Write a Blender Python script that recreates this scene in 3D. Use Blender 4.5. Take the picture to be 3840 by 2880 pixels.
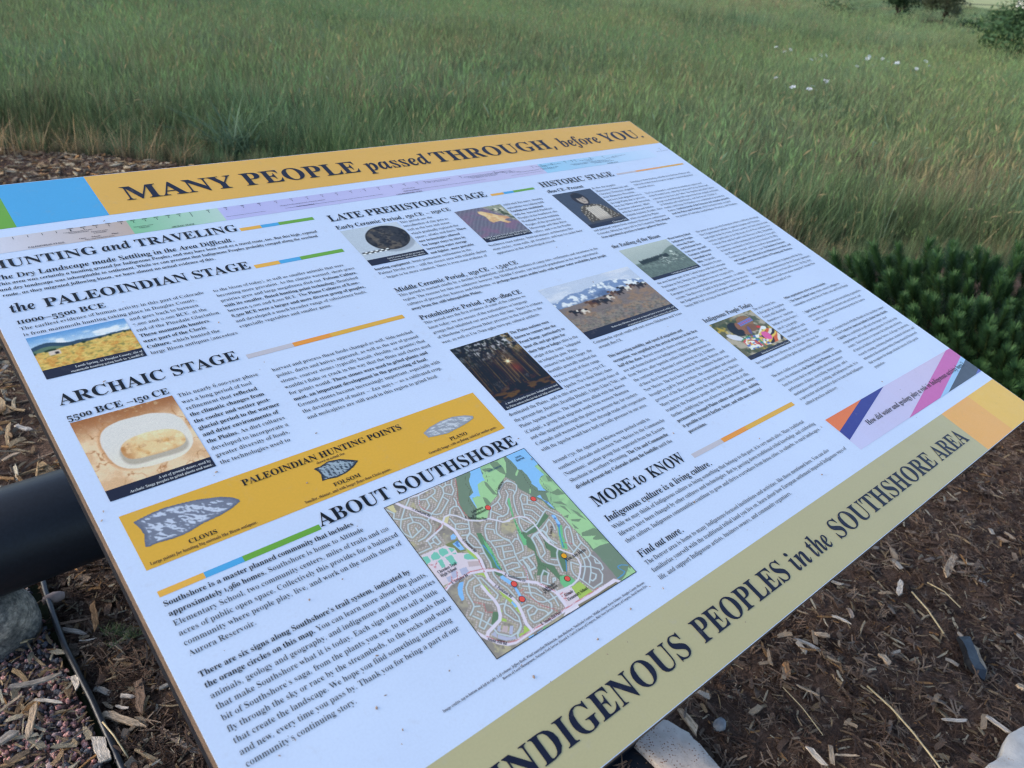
import bpy, math, random
import numpy as np
from mathutils import Matrix, Vector
from mathutils.geometry import tessellate_polygon

for o in list(bpy.data.objects):
    bpy.data.objects.remove(o)
sc = bpy.context.scene
COL = sc.collection
RAD = math.radians

# ------------------------------------------------------------------ camera
cam_d = bpy.data.cameras.new('camera')
cam = bpy.data.objects.new('camera', cam_d)
COL.objects.link(cam)
cam_d.sensor_width = 36.0
cam_d.lens = 2968.0 / 3840.0 * 36.0
cam_d.clip_start = 0.02
cam_d.clip_end = 2000.0
cam.matrix_world = Matrix((
    (0.7511013, 0.2676770, -0.6034865, -0.7180401),
    (-0.6552032, 0.4143474, -0.6316841, -0.2225416),
    (0.0809658, 0.8698651, 0.4865997, 1.4112981),
    (0, 0, 0, 1)))
cam_d.dof.use_dof = True
cam_d.dof.focus_distance = 0.95
cam_d.dof.aperture_fstop = 10.0
sc.camera = cam
CAM = Vector((-0.7180401, -0.2225416, 1.4112981))

# ------------------------------------------------------------------ world, sun, exposure
w = bpy.data.worlds.new("World")
sc.world = w
w.use_nodes = True
nt = w.node_tree
bg = nt.nodes['Background']
sky = nt.nodes.new('ShaderNodeTexSky')
sky.sky_type = 'NISHITA'
sky.sun_disc = False
SUN_EL, SUN_AZ = RAD(24), RAD(-62)
sky.sun_elevation = SUN_EL
sky.sun_rotation = SUN_AZ
sky.altitude = 1700
sky.air_density = 1.0
sky.dust_density = 5.0
sky.ozone_density = 1.0
nt.links.new(sky.outputs[0], bg.inputs['Color'])
bg.inputs['Strength'].default_value = 0.15
sun_d = bpy.data.lights.new('sun', 'SUN')
sun = bpy.data.objects.new('sun', sun_d)
COL.objects.link(sun)
sun_d.energy = 0.9
sun_d.angle = RAD(30)
sun_d.color = (1.0, 0.92, 0.8)
dv = Vector((math.sin(SUN_AZ) * math.cos(SUN_EL), math.cos(SUN_AZ) * math.cos(SUN_EL), math.sin(SUN_EL)))
sun.rotation_euler = (-dv).to_track_quat('-Z', 'Y').to_euler()
sc.view_settings.view_transform = 'Standard'
sc.view_settings.look = 'None'
sc.view_settings.gamma = 1.0
sc.view_settings.use_curve_mapping = False
sc.view_settings.exposure = 1.28

sc.cycles.pixel_filter_type = 'BLACKMAN_HARRIS'
sc.cycles.filter_width = 1.25
sc.cycles.use_denoising = True
sc.cycles.denoiser = 'OPENIMAGEDENOISE'
sc.cycles.denoising_input_passes = 'RGB_ALBEDO_NORMAL'
sc.cycles.denoising_prefilter = 'NONE'
sc.cycles.denoising_quality = 'HIGH'
sc.cycles.use_adaptive_sampling = False
sc.cycles.sample_clamp_indirect = 4.0
sc.cycles.max_bounces = 6
sc.cycles.diffuse_bounces = 3
sc.cycles.transparent_max_bounces = 6

# ------------------------------------------------------------------ helpers
def tag(o, label=None, cat=None, group=None, kind=None):
    if label: o['label'] = label
    if cat: o['category'] = cat
    if group: o['group'] = group
    if kind: o['kind'] = kind
    return o

def empty(name, loc=(0, 0, 0), parent=None):
    o = bpy.data.objects.new(name, None)
    o.empty_display_size = 0.1
    o.location = loc
    COL.objects.link(o)
    if parent: o.parent = parent
    return o

def link(name, me, parent=None, mat=None, link_it=True):
    o = bpy.data.objects.new(name, me)
    if mat is not None and not me.materials: me.materials.append(mat)
    if link_it: COL.objects.link(o)
    if parent: o.parent = parent
    return o

def mesh(name, verts, faces, smooth=False):
    me = bpy.data.meshes.new(name)
    me.from_pydata([tuple(map(float, v)) for v in verts], [], faces)
    if smooth:
        me.polygons.foreach_set('use_smooth', [True] * len(me.polygons))
    me.update()
    return me

def fast_mesh(name, V, F, smooth=False):
    """V (n,3) array, F (m,k) array of equal sized faces"""
    V = np.asarray(V, dtype=np.float32); F = np.asarray(F, dtype=np.int32)
    me = bpy.data.meshes.new(name)
    m, k = F.shape
    me.vertices.add(len(V)); me.vertices.foreach_set('co', V.ravel())
    me.loops.add(m * k); me.loops.foreach_set('vertex_index', F.ravel())
    me.polygons.add(m)
    me.polygons.foreach_set('loop_start', np.arange(0, m * k, k, dtype=np.int32))
    if smooth: me.polygons.foreach_set('use_smooth', np.ones(m, dtype=bool))
    me.update(calc_edges=True)
    return me

def box_vf(x0, x1, y0, y1, z0, z1):
    v = [(x0, y0, z0), (x1, y0, z0), (x1, y1, z0), (x0, y1, z0), (x0, y0, z1), (x1, y0, z1), (x1, y1, z1), (x0, y1, z1)]
    f = [(0, 3, 2, 1), (4, 5, 6, 7), (0, 1, 5, 4), (1, 2, 6, 5), (2, 3, 7, 6), (3, 0, 4, 7)]
    return v, f

def bevel(o, wd, seg=2):
    m = o.modifiers.new('bevel', 'BEVEL'); m.width = wd; m.segments = seg; m.limit_method = 'ANGLE'

def lin(c):
    c = np.asarray(c, dtype=float) / 255.0
    return np.where(c <= 0.04045, c / 12.92, ((c + 0.055) / 1.055) ** 2.4)

PAPER = lin((186, 206, 250))
WHITE = np.array((0.66, 0.735, 0.83))     # the laminate is a slightly blue white
GLOSS = 0.045
def ink(c):
    """albedo of a printed colour, from how it shows next to the white of the panel"""
    return np.clip((lin(c) - GLOSS * PAPER) / (PAPER * (1 - GLOSS)) * WHITE, 0.003, 0.90)

# ------------------------------------------------------------------ materials
def new_mat(name, rough=0.6, spec=0.5):
    m = bpy.data.materials.new(name); m.use_nodes = True
    b = m.node_tree.nodes['Principled BSDF']
    b.inputs['Roughness'].default_value = rough
    b.inputs['Specular IOR Level'].default_value = spec
    return m, m.node_tree, b

def noise(nt, scale, detail=4, rough=0.55, vec=None, dist=0.0):
    n = nt.nodes.new('ShaderNodeTexNoise')
    n.inputs['Scale'].default_value = scale; n.inputs['Detail'].default_value = detail
    n.inputs['Roughness'].default_value = rough; n.inputs['Distortion'].default_value = dist
    if vec is not None: nt.links.new(vec, n.inputs['Vector'])
    return n

def ramp(nt, fac, stops):
    r = nt.nodes.new('ShaderNodeValToRGB')
    while len(r.color_ramp.elements) < len(stops): r.color_ramp.elements.new(0.5)
    for e, (p, c) in zip(r.color_ramp.elements, stops):
        e.position = p; e.color = (*c, 1)
    nt.links.new(fac, r.inputs[0])
    return r

def coord(nt, out='Object', scale=None):
    t = nt.nodes.new('ShaderNodeTexCoord')
    if scale is None: return t.outputs[out]
    mp = nt.nodes.new('ShaderNodeMapping'); mp.inputs['Scale'].default_value = scale
    nt.links.new(t.outputs[out], mp.inputs['Vector'])
    return mp.outputs[0]

def bump(nt, b, h, strength=0.4, dist=0.01):
    n = nt.nodes.new('ShaderNodeBump'); n.inputs['Strength'].default_value = strength; n.inputs['Distance'].default_value = dist
    nt.links.new(h, n.inputs['Height']); nt.links.new(n.outputs[0], b.inputs['Normal'])

def mixc(nt, fac, a, b_, mode='MIX'):
    m = nt.nodes.new('ShaderNodeMix'); m.data_type = 'RGBA'; m.blend_type = mode
    for s, v in ((m.inputs[0], fac), (m.inputs[6], a), (m.inputs[7], b_)):
        if isinstance(v, (int, float)): s.default_value = v
        elif isinstance(v, tuple): s.default_value = (*v, 1)
        else: nt.links.new(v, s)
    return m.outputs[2]

# print: colour comes from the mesh, plus a thin weathering film
M_PRINT, nt, b = new_mat('printed_laminate', 0.34, 0.5)
at = nt.nodes.new('ShaderNodeAttribute'); at.attribute_name = 'Col'
v = coord(nt, 'Object')
n1 = noise(nt, 5.0, 5, 0.6, v); n2 = noise(nt, 420.0, 2, 0.5, v)
r1 = ramp(nt, n1.outputs[0], [(0.3, (0.93, 0.93, 0.94)), (0.7, (1, 1, 1))])
c = mixc(nt, 1.0, at.outputs[0], r1.outputs[0], 'MULTIPLY')
r2 = ramp(nt, n2.outputs[0], [(0.35, (0.965, 0.965, 0.965)), (0.65, (1, 1, 1))])
c = mixc(nt, 1.0, c, r2.outputs[0], 'MULTIPLY')
n3 = noise(nt, 55.0, 6, 0.75, v)
dst = ramp(nt, n3.outputs[0], [(0.58, (0, 0, 0)), (0.78, (0.26, 0.26, 0.26))])
n4 = noise(nt, 16.0, 7, 0.8, v, 1.2); sm = ramp(nt, n4.outputs[0], [(0.60, (0, 0, 0)), (0.74, (0.10, 0.10, 0.10))])
c = mixc(nt, sm.outputs[0], c, (0.55, 0.53, 0.50))
c = mixc(nt, dst.outputs[0], c, (0.42, 0.37, 0.33))
nt.links.new(c, b.inputs['Base Color'])
rr = ramp(nt, n3.outputs[0], [(0.35, (0.32, 0.32, 0.32)), (0.75, (0.55, 0.55, 0.55))])
nt.links.new(rr.outputs[0], b.inputs['Roughness'])

def simple(name, colr, rough=0.6, spec=0.5, var=0.25, nscale=60, bmp=0.0, bd=0.002, det=5, scl=None):
    m, nt, b = new_mat(name, rough, spec)
    v = coord(nt, 'Object', scl)
    n = noise(nt, nscale, det, 0.6, v)
    c0 = tuple(x * (1 - var) for x in colr); c1 = tuple(min(1, x * (1 + var)) for x in colr)
    r = ramp(nt, n.outputs[0], [(0.3, c0), (0.7, c1)])
    nt.links.new(r.outputs[0], b.inputs['Base Color'])
    if bmp: bump(nt, b, n.outputs[0], bmp, bd)
    return m

M_CORE = simple('phenolic_core', (0.13, 0.088, 0.062), 0.55, 0.4, 0.3, 90, 0.3, 0.001)
M_STEEL = simple('black_powder_coat', (0.006, 0.009, 0.014), 0.45, 0.28, 0.25, 140, 0.25, 0.0006)
M_EDGING = simple('black_edging_plastic', (0.012, 0.014, 0.018), 0.38, 0.5, 0.4, 60, 0.4, 0.002)
M_DEBRIS = simple('dried_debris', (0.36, 0.25, 0.18), 0.85, 0.2, 0.5, 300)

def tinted(name, mul_lo, mul_hi, rough=0.8, spec=0.25, nscale=(3, 3, 3), bmp=0.6, bd=0.004, transl=0.0, streak=8):
    m, nt, b = new_mat(name, rough, spec)
    a = nt.nodes.new('ShaderNodeAttribute'); a.attribute_type = 'INSTANCER'; a.attribute_name = 'tint'
    v = coord(nt, 'Object', nscale)
    n = noise(nt, streak, 6, 0.65, v)
    r = ramp(nt, n.outputs[0], [(0.28, (mul_lo,) * 3), (0.72, (mul_hi,) * 3)])
    c = mixc(nt, 1.0, a.outputs[0], r.outputs[0], 'MULTIPLY')
    nt.links.new(c, b.inputs['Base Color'])
    if bmp: bump(nt, b, n.outputs[0], bmp, bd)
    return m, nt, b, c

def foliage_mat(name, inst=True, base=(0.08, 0.12, 0.05), tip=1.35, root=0.6, lo=0.7, hi=1.25, transl=0.35):
    """leaf colour (own pigment), a little light passing through the blade"""
    m = bpy.data.materials.new(name); m.use_nodes = True
    nt = m.node_tree; b = nt.nodes['Principled BSDF']; out = nt.nodes['Material Output']
    b.inputs['Roughness'].default_value = 0.6; b.inputs['Specular IOR Level'].default_value = 0.25
    if inst:
        a = nt.nodes.new('ShaderNodeAttribute'); a.attribute_type = 'INSTANCER'; a.attribute_name = 'tint'
        base_s = a.outputs[0]
    else:
        a = nt.nodes.new('ShaderNodeRGB'); a.outputs[0].default_value = (*base, 1); base_s = a.outputs[0]
    k = nt.nodes.new('ShaderNodeAttribute'); k.attribute_name = 'Col'
    c = mixc(nt, 1.0, base_s, k.outputs[0], 'MULTIPLY')
    nt.links.new(c, b.inputs['Base Color'])
    t = nt.nodes.new('ShaderNodeBsdfTranslucent'); nt.links.new(c, t.inputs['Color'])
    mx = nt.nodes.new('ShaderNodeMixShader'); mx.inputs[0].default_value = transl
    nt.links.new(b.outputs[0], mx.inputs[1]); nt.links.new(t.outputs[0], mx.inputs[2])
    nt.links.new(mx.outputs[0], out.inputs['Surface'])
    return m

M_GRASS = foliage_mat('grass_blades')
M_NEEDLE = foliage_mat('pine_needles', inst=False, base=(0.030, 0.078, 0.028), transl=0.12)
M_LEAF = foliage_mat('tree_leaves', inst=False, base=(0.055, 0.085, 0.035))
M_LEAFD = foliage_mat('shrub_leaves', inst=False, base=(0.030, 0.062, 0.028))
M_LEAFS = foliage_mat('glossy_shrub_leaves', inst=False, base=(0.062, 0.120, 0.052))
M_LEAFB = foliage_mat('brownish_leaves', inst=False, base=(0.090, 0.110, 0.060))
M_BLUEG = foliage_mat('blue_grass', inst=False, base=(0.12, 0.21, 0.145))
M_STRAW = foliage_mat('straw', inst=False, base=(0.48, 0.36, 0.20), transl=0.2)
M_PETAL = foliage_mat('white_petals', inst=False, base=(0.72, 0.74, 0.80), transl=0.3)
M_BARK = simple('bark', (0.055, 0.042, 0.033), 0.9, 0.2, 0.5, 30, 0.8, 0.01, 6, (1, 1, 0.25))
M_CHIP, _n, _b, _c = tinted('wood_chip', 0.42, 1.25, 0.85, 0.15, (0.6, 7, 7), 0.9, 0.02, streak=6)
M_GRAVEL, _n, _b, _c = tinted('crushed_stone', 0.6, 1.3, 0.85, 0.25, (1, 1, 1), 0.6, 0.05, streak=4)

def attr_color(me, C, domain='POINT'):
    a = me.color_attributes.new('Col', 'FLOAT_COLOR', domain)
    C = np.asarray(C, dtype=np.float32)
    if C.ndim == 1: C = np.tile(C, (len(me.vertices) if domain == 'POINT' else len(me.loops), 1))
    if C.shape[1] == 3: C = np.concatenate([C, np.ones((len(C), 1), np.float32)], 1)
    a.data.foreach_set('color', C.ravel())

# ------------------------------------------------------------------ noise fields
def vnoise(rng, h, w_, cy, cx):
    g = rng.random((int(cy) + 2, int(cx) + 2))
    y = np.linspace(0, cy, h, endpoint=False)[:, None]; x = np.linspace(0, cx, w_, endpoint=False)[None, :]
    yi = y.astype(int); xi = x.astype(int); fy = y - yi; fx = x - xi
    fy = fy * fy * (3 - 2 * fy); fx = fx * fx * (3 - 2 * fx)
    return (g[yi, xi] * (1 - fy) * (1 - fx) + g[yi + 1, xi] * fy * (1 - fx) + g[yi, xi + 1] * (1 - fy) * fx + g[yi + 1, xi + 1] * fy * fx)

def fbm(rng, h, w_, cy, cx, octs=4):
    o = np.zeros((h, w_)); a = 1.0; t = 0
    for _ in range(octs):
        o += a * vnoise(rng, h, w_, cy, cx); t += a; a *= 0.55; cy *= 2; cx *= 2
    return o / t

GLYPHS = {'B': {'A': [436, [-9,0,-9,18,9,21,24,30,49,75,206,466,224,465,384,87,411,34,425,22,443,18,443,0,229,0,229,18,270,25,283,46,273,81,253,132,103,132,79,71,76,59,75,48,87,26,124,18,128,18,128,0], [113,161,242,161,177,319]],
'B': [442, [16,0,16,17,45,22,62,32,72,51,75,82,75,369,69,412,51,433,15,439,15,455,220,455,318,444,377,409,396,351,369,283,287,247,385,206,418,132,407,76,371,35,314,9,238,0], [182,252,188,252,234,257,263,272,279,301,285,345,281,385,269,412,248,428,216,434,198,432,188,425,182,391], [222,24,259,30,283,49,296,81,301,128,295,176,277,208,245,225,197,231,182,231,182,65,190,33,202,26]],
'C': [468, [257,-11,193,-3,137,20,91,56,56,104,34,162,26,228,34,294,56,351,92,399,139,435,195,458,259,465,309,459,367,440,388,435,408,443,419,465,437,465,437,308,420,308,392,364,356,407,313,434,265,443,198,419,157,347,144,226,159,114,203,46,278,24,318,29,358,45,395,71,428,106,447,89,365,14]],
'D': [496, [20,0,20,17,47,21,63,30,71,46,74,75,74,374,71,407,61,426,43,435,15,439,15,455,222,455,328,441,405,396,452,325,468,228,441,101,362,25,228,0], [222,24,279,37,319,75,343,139,351,229,336,342,294,410,223,433,202,431,190,423,182,385,182,72,190,34,202,27]],
'E': [442, [14,0,14,17,44,20,62,30,72,48,75,78,75,369,72,405,62,425,44,435,16,439,16,455,399,455,399,320,383,320,369,373,340,406,295,424,232,430,200,428,186,417,183,388,183,246,193,246,232,252,259,269,277,300,288,345,304,345,304,118,287,118,273,181,259,201,241,213,185,222,183,222,183,67,185,47,192,35,230,28,276,30,313,39,345,53,371,75,393,105,411,143,430,143,402,0]],
'F': [404, [15,0,15,17,45,23,62,34,72,53,75,84,75,375,71,405,61,423,43,433,14,439,14,455,394,455,394,320,377,320,369,357,355,385,336,406,310,420,275,428,230,431,200,429,186,421,182,398,182,247,190,247,229,253,256,270,274,301,284,347,302,347,302,118,285,118,274,168,257,200,229,218,189,224,182,224,182,81,188,43,196,31,210,24,257,17,257,0]],
'G': [508, [268,-10,200,-3,141,19,93,55,57,103,35,161,28,229,35,295,57,352,93,399,139,435,195,458,257,465,311,459,369,441,388,436,406,443,419,465,437,465,437,308,420,308,403,346,382,379,357,406,329,426,299,439,267,443,200,419,159,347,146,228,154,135,180,67,221,26,275,13,308,16,328,27,339,45,343,71,343,128,339,154,329,170,309,179,275,182,275,198,500,198,500,182,473,179,457,171,449,155,446,128,446,29,357,0]],
'H': [523, [15,0,15,17,45,22,62,32,72,50,75,81,75,379,71,406,62,424,44,434,16,439,16,455,242,455,242,439,204,432,187,415,182,379,182,251,342,251,342,379,337,415,320,432,282,439,282,455,507,455,507,439,478,434,461,424,452,407,449,379,449,81,452,52,461,33,478,22,507,17,507,0,282,0,282,17,311,21,329,31,339,49,342,81,342,221,182,221,182,81,185,50,194,32,212,22,242,17,242,0]],
'I': [260, [13,0,13,17,42,23,61,32,72,49,75,75,75,387,72,412,63,427,45,435,13,439,13,455,244,455,244,439,214,435,196,427,186,412,183,387,183,77,187,44,206,26,246,17,246,0]],
'J': [330, [109,-65,78,-62,51,-54,29,-40,11,-22,0,-1,-3,23,0,44,11,61,26,71,44,75,64,71,79,62,89,47,93,28,85,-1,77,-19,84,-35,105,-40,126,-36,139,-25,148,21,148,367,142,409,135,422,122,430,79,439,79,455,314,455,314,439,277,431,266,423,260,411,255,367,255,89,239,3,190,-48]],
'K': [510, [16,0,16,17,45,22,63,32,72,50,75,81,75,379,72,406,63,424,45,434,17,439,17,455,242,455,242,439,205,432,187,415,183,379,183,234,321,373,342,398,349,418,334,434,291,439,291,455,486,455,486,439,477,439,415,419,345,361,271,285,463,46,487,25,519,17,519,0,281,0,281,17,306,18,322,21,334,34,316,66,199,214,183,198,183,81,186,50,195,32,213,22,242,17,242,0]],
'L': [426, [15,0,15,17,45,22,62,32,72,50,75,81,75,379,71,407,62,425,44,434,16,439,16,455,250,455,250,439,208,434,196,427,188,416,182,379,182,83,185,47,200,31,234,28,278,31,315,40,345,56,370,80,391,112,409,154,427,154,402,0]],
'M': [634, [14,0,14,17,43,22,61,32,72,50,75,79,75,382,71,416,53,432,15,439,15,455,185,455,317,142,449,455,617,455,617,439,590,433,573,423,563,405,560,378,560,85,565,43,582,23,617,17,617,0,396,0,396,17,433,25,450,44,455,83,455,399,288,0,270,0,105,389,105,80,109,48,120,30,139,20,169,17,169,0]],
'N': [494, [403,-11,107,350,107,79,110,49,119,31,136,21,167,17,167,0,18,0,18,17,54,23,71,41,76,79,76,388,36,433,18,439,18,455,156,455,391,169,391,377,386,414,369,431,331,439,331,455,480,455,480,439,450,434,433,425,425,407,422,377,422,-11]],
'O': [525, [261,-11,213,-6,169,7,129,29,94,58,66,93,45,134,32,179,28,228,32,276,45,321,66,362,95,397,130,426,170,448,216,462,265,466,313,462,357,448,397,427,431,399,459,364,481,323,494,277,498,228,494,179,481,134,459,93,430,58,395,29,355,7,310,-6], [265,12,328,36,367,108,379,228,371,321,348,389,310,430,260,443,196,419,158,347,145,228,153,135,177,67,215,26]],
'P': [418, [15,0,15,17,45,22,62,32,72,50,75,81,75,379,71,406,62,424,44,434,16,439,16,455,214,455,287,452,336,440,366,422,390,398,404,367,409,332,398,280,367,240,314,214,242,206,182,206,182,81,185,50,194,32,212,22,242,17,242,0], [182,230,201,230,244,235,272,253,287,283,292,329,288,375,275,406,252,425,216,431,189,424,182,398]],
'Q': [525, [378,-116,262,-87,187,-1,141,21,101,50,70,86,47,129,32,176,28,228,32,276,45,321,66,362,95,397,130,426,170,448,216,462,265,466,313,462,357,448,397,427,431,399,459,364,481,323,494,277,498,228,487,152,454,86,401,34,330,0,378,-60,445,-81,492,-73,495,-92,435,-110], [265,12,329,36,367,108,380,228,372,321,348,389,310,430,260,443,196,419,158,347,145,228,153,135,178,67,216,26]],
'R': [473, [15,0,15,17,45,22,62,32,72,50,75,81,75,379,71,406,62,424,44,434,16,439,16,455,217,455,305,448,367,426,405,388,417,334,392,265,315,224,432,50,452,26,478,17,480,17,480,0,338,0,201,212,182,212,182,81,185,50,194,32,212,22,242,17,242,0], [182,234,203,234,249,240,280,258,298,290,304,336,284,407,224,431,202,429,190,422,182,385]],
'S': [390, [43,-11,43,158,62,158,83,94,111,50,149,24,197,15,231,20,257,36,273,60,279,89,265,129,225,160,163,191,112,221,77,253,56,289,50,332,54,370,67,403,88,429,115,449,148,462,185,466,229,461,282,448,291,446,300,445,313,450,320,466,339,466,339,319,322,319,310,354,293,385,272,410,248,429,222,441,194,445,163,440,140,426,125,406,120,380,124,356,137,336,189,303,253,273,317,233,337,211,350,188,359,133,354,93,339,58,314,29,281,8,240,-6,192,-10,158,-8,126,1,98,9,85,12,69,7,61,-11]],
'T': [423, [92,0,92,17,123,21,142,31,152,50,156,81,156,433,149,433,102,426,65,403,41,367,29,318,11,318,11,455,410,455,410,317,394,317,375,382,333,420,269,433,263,433,263,81,267,49,276,30,296,21,328,17,328,0]],
'U': [492, [248,-13,168,-2,114,29,83,81,73,155,73,379,70,406,61,424,43,434,15,439,15,455,240,455,240,439,202,432,185,415,181,379,181,140,186,88,203,51,232,29,275,22,340,37,379,83,392,159,392,378,389,406,379,423,360,433,328,439,328,455,474,455,474,439,448,432,433,421,425,404,422,378,422,181,412,92,380,32,325,-2]],
'V': [428, [212,-13,44,381,22,420,8,432,-14,439,-14,455,211,455,211,439,166,432,156,423,152,410,161,378,259,143,348,377,355,409,351,423,342,432,299,439,299,455,442,455,442,439,423,436,408,427,382,383,230,-13]],
'W': [611, [171,-11,32,393,15,427,3,435,-15,439,-15,455,181,455,181,439,150,432,143,423,140,410,148,373,223,153,301,353,286,399,278,418,267,429,229,439,229,455,439,455,439,439,404,432,393,412,399,386,474,166,541,369,549,406,546,421,538,430,503,439,503,455,624,455,624,439,607,433,594,421,575,379,446,-11,428,-11,316,309,190,-11]],
'X': [471, [11,0,11,17,53,30,90,66,193,208,78,386,47,425,33,435,16,439,14,439,14,455,244,455,244,439,229,439,200,433,190,415,201,388,265,289,322,373,339,414,328,432,293,439,293,455,458,455,458,439,455,439,427,435,403,423,357,373,281,265,413,57,436,28,461,17,464,17,464,0,238,0,238,17,243,17,278,23,290,41,275,79,210,183,138,81,124,45,137,24,174,17,174,0]],
'Y': [426, [101,0,101,17,131,22,148,32,157,50,161,81,161,179,46,387,29,414,14,429,1,435,-13,438,-13,455,207,455,207,438,195,438,167,432,156,416,164,392,248,226,333,366,349,408,336,430,298,438,295,438,295,455,439,455,439,438,409,424,383,392,268,203,268,81,271,50,280,32,298,22,328,17,328,0]],
'Z': [442, [20,0,20,11,276,430,214,430,141,420,115,407,94,386,76,356,61,316,44,316,57,455,406,455,406,443,153,29,239,29,302,37,349,61,384,103,407,164,424,164,407,0]],
'a': [344, [255,-10,216,1,200,35,151,2,95,-9,64,-4,40,11,25,34,20,63,31,104,63,136,119,164,199,190,199,241,196,266,187,282,171,292,148,296,115,290,104,274,113,257,123,231,120,215,110,202,95,194,77,191,59,194,45,203,36,218,33,236,37,259,49,278,69,295,95,308,126,316,162,318,223,312,263,292,285,259,293,210,293,62,295,40,304,34,320,42,329,28,294,-1], [151,34,174,41,199,63,199,169,138,139,118,84,126,46]],
'b': [361, [43,-11,43,388,37,428,8,439,8,455,138,455,138,279,175,308,221,318,254,313,284,299,308,276,326,245,338,208,342,166,337,118,323,75,300,40,270,13,233,-4,192,-10,148,-1,105,28,53,-11], [183,14,213,23,232,49,242,95,245,160,242,213,231,251,212,273,184,280,155,270,144,257,138,242,138,69,149,28]],
'c': [293, [156,-10,119,-5,87,11,59,35,38,68,24,106,19,150,25,196,40,237,64,271,96,297,133,313,175,319,218,314,250,298,271,275,277,245,275,228,266,215,253,207,236,204,206,216,196,251,197,261,197,271,190,290,169,297,126,269,112,187,118,123,137,76,166,48,204,38,239,47,271,72,285,60,227,8]],
'd': [370, [140,-10,107,-5,78,10,53,35,35,66,23,104,19,147,24,196,36,237,55,272,81,297,112,313,146,318,189,309,223,280,223,401,220,419,212,430,176,439,176,455,319,455,319,75,325,41,335,32,353,28,353,11,294,6,223,-10,223,39,188,2], [171,28,187,31,202,41,215,56,223,76,223,242,217,257,206,270,174,281,147,273,130,250,121,210,118,153,120,98,130,58,146,36]],
'e': [301, [154,-10,117,-5,85,10,58,35,37,69,24,109,19,157,24,201,38,240,59,273,87,298,120,313,157,318,209,309,249,280,274,234,283,173,283,166,117,166,138,73,199,42,237,53,270,86,285,73,228,11], [116,192,201,192,201,215,193,277,181,292,161,297,127,274,116,203]],
'f': [213, [15,0,15,16,40,22,50,35,52,73,52,277,16,277,16,310,52,310,52,353,60,400,85,436,123,457,174,465,212,460,240,446,257,425,263,400,260,381,252,367,239,358,224,355,195,365,187,376,185,391,193,420,196,426,197,433,193,441,180,443,163,440,153,430,148,390,148,310,203,310,203,277,148,277,148,65,150,40,158,26,173,18,199,16,199,0]],
'g': [327, [146,-140,89,-136,48,-122,22,-100,14,-75,28,-46,69,-26,35,-1,24,30,28,54,42,74,67,92,102,110,42,150,22,212,27,242,40,268,60,289,88,305,120,315,157,318,196,315,233,304,317,304,317,268,268,268,286,237,291,203,288,176,276,151,258,131,234,116,205,106,172,103,157,103,142,104,112,94,104,84,101,71,111,55,141,49,175,49,259,40,285,29,303,13,312,-9,316,-37,305,-80,272,-113,219,-133], [157,124,178,130,190,146,197,173,199,211,197,249,190,276,178,292,157,297,137,292,124,276,117,249,114,211,117,173,124,146,137,130], [161,-116,238,-104,263,-66,260,-51,249,-41,205,-34,97,-34,79,-52,73,-73,79,-89,95,-103,122,-113]],
'h': [381, [18,0,18,16,45,26,52,56,52,399,46,429,36,437,19,440,19,455,148,455,148,267,190,305,243,318,309,292,330,212,330,56,337,26,347,19,363,16,363,0,202,0,202,16,207,16,228,26,235,56,235,217,229,258,219,268,203,271,173,262,148,235,148,56,154,26,164,19,180,16,180,0]],
'i': [198, [101,362,81,366,65,376,54,393,50,412,54,432,65,449,81,460,101,463,120,460,137,449,147,432,151,412,147,393,136,376,120,366], [18,0,18,16,45,26,52,56,52,252,47,285,20,293,21,310,148,310,148,56,154,26,180,16,180,0]],
'j': [209, [106,363,86,367,70,378,59,394,56,414,59,434,71,450,87,461,106,465,126,461,142,450,153,434,157,414,153,394,142,378,126,367], [36,-140,-11,-131,-44,-105,-53,-88,-56,-70,-53,-53,-45,-40,-32,-32,-15,-29,15,-39,23,-51,26,-66,19,-87,11,-103,16,-113,31,-117,49,-113,58,-100,64,-54,64,250,56,284,43,291,22,294,22,310,159,310,159,-21,151,-73,127,-110,88,-133]],
'k': [359, [17,0,17,16,45,26,52,56,52,398,47,429,38,436,20,439,21,455,148,455,148,169,227,248,240,264,244,278,235,290,209,293,206,293,206,310,345,310,345,293,308,284,275,260,222,209,346,34,360,21,376,16,376,0,211,0,211,16,217,16,234,20,239,32,232,49,163,147,148,134,148,56,154,26,180,16,180,0]],
'l': [199, [18,0,18,16,45,26,52,56,52,398,47,429,38,436,20,439,20,455,148,455,148,56,154,26,180,16,180,0]],
'm': [554, [18,0,18,16,45,26,52,56,52,253,46,284,36,291,19,294,19,310,146,310,146,265,188,305,237,318,292,304,320,261,364,304,418,318,482,292,504,212,504,56,510,26,520,19,536,16,536,0,377,0,377,16,393,19,403,26,410,56,410,217,404,258,394,268,377,271,349,263,324,237,324,56,331,26,340,19,356,16,356,0,199,0,199,16,215,19,225,26,232,56,232,217,226,258,216,268,199,271,170,262,146,235,146,56,152,27,162,19,177,16,177,0]],
'n': [381, [18,0,18,16,45,26,52,56,52,253,46,284,36,291,19,294,19,310,148,310,148,267,190,306,243,318,309,292,330,212,330,56,337,26,347,19,363,16,363,0,202,0,202,16,207,16,228,26,235,56,235,217,229,258,219,268,203,271,173,262,148,235,148,56,154,26,164,19,180,16,180,0]],
'o': [336, [169,-10,127,-5,90,11,60,37,38,70,24,110,19,154,24,199,38,239,60,272,90,297,127,313,168,318,209,313,245,298,275,273,298,240,312,200,317,154,312,108,298,69,275,36,245,11,210,-5], [169,11,193,18,209,39,217,81,220,154,217,227,208,271,192,292,169,299,144,292,128,271,120,227,117,154,120,82,128,39,144,18]],
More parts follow.
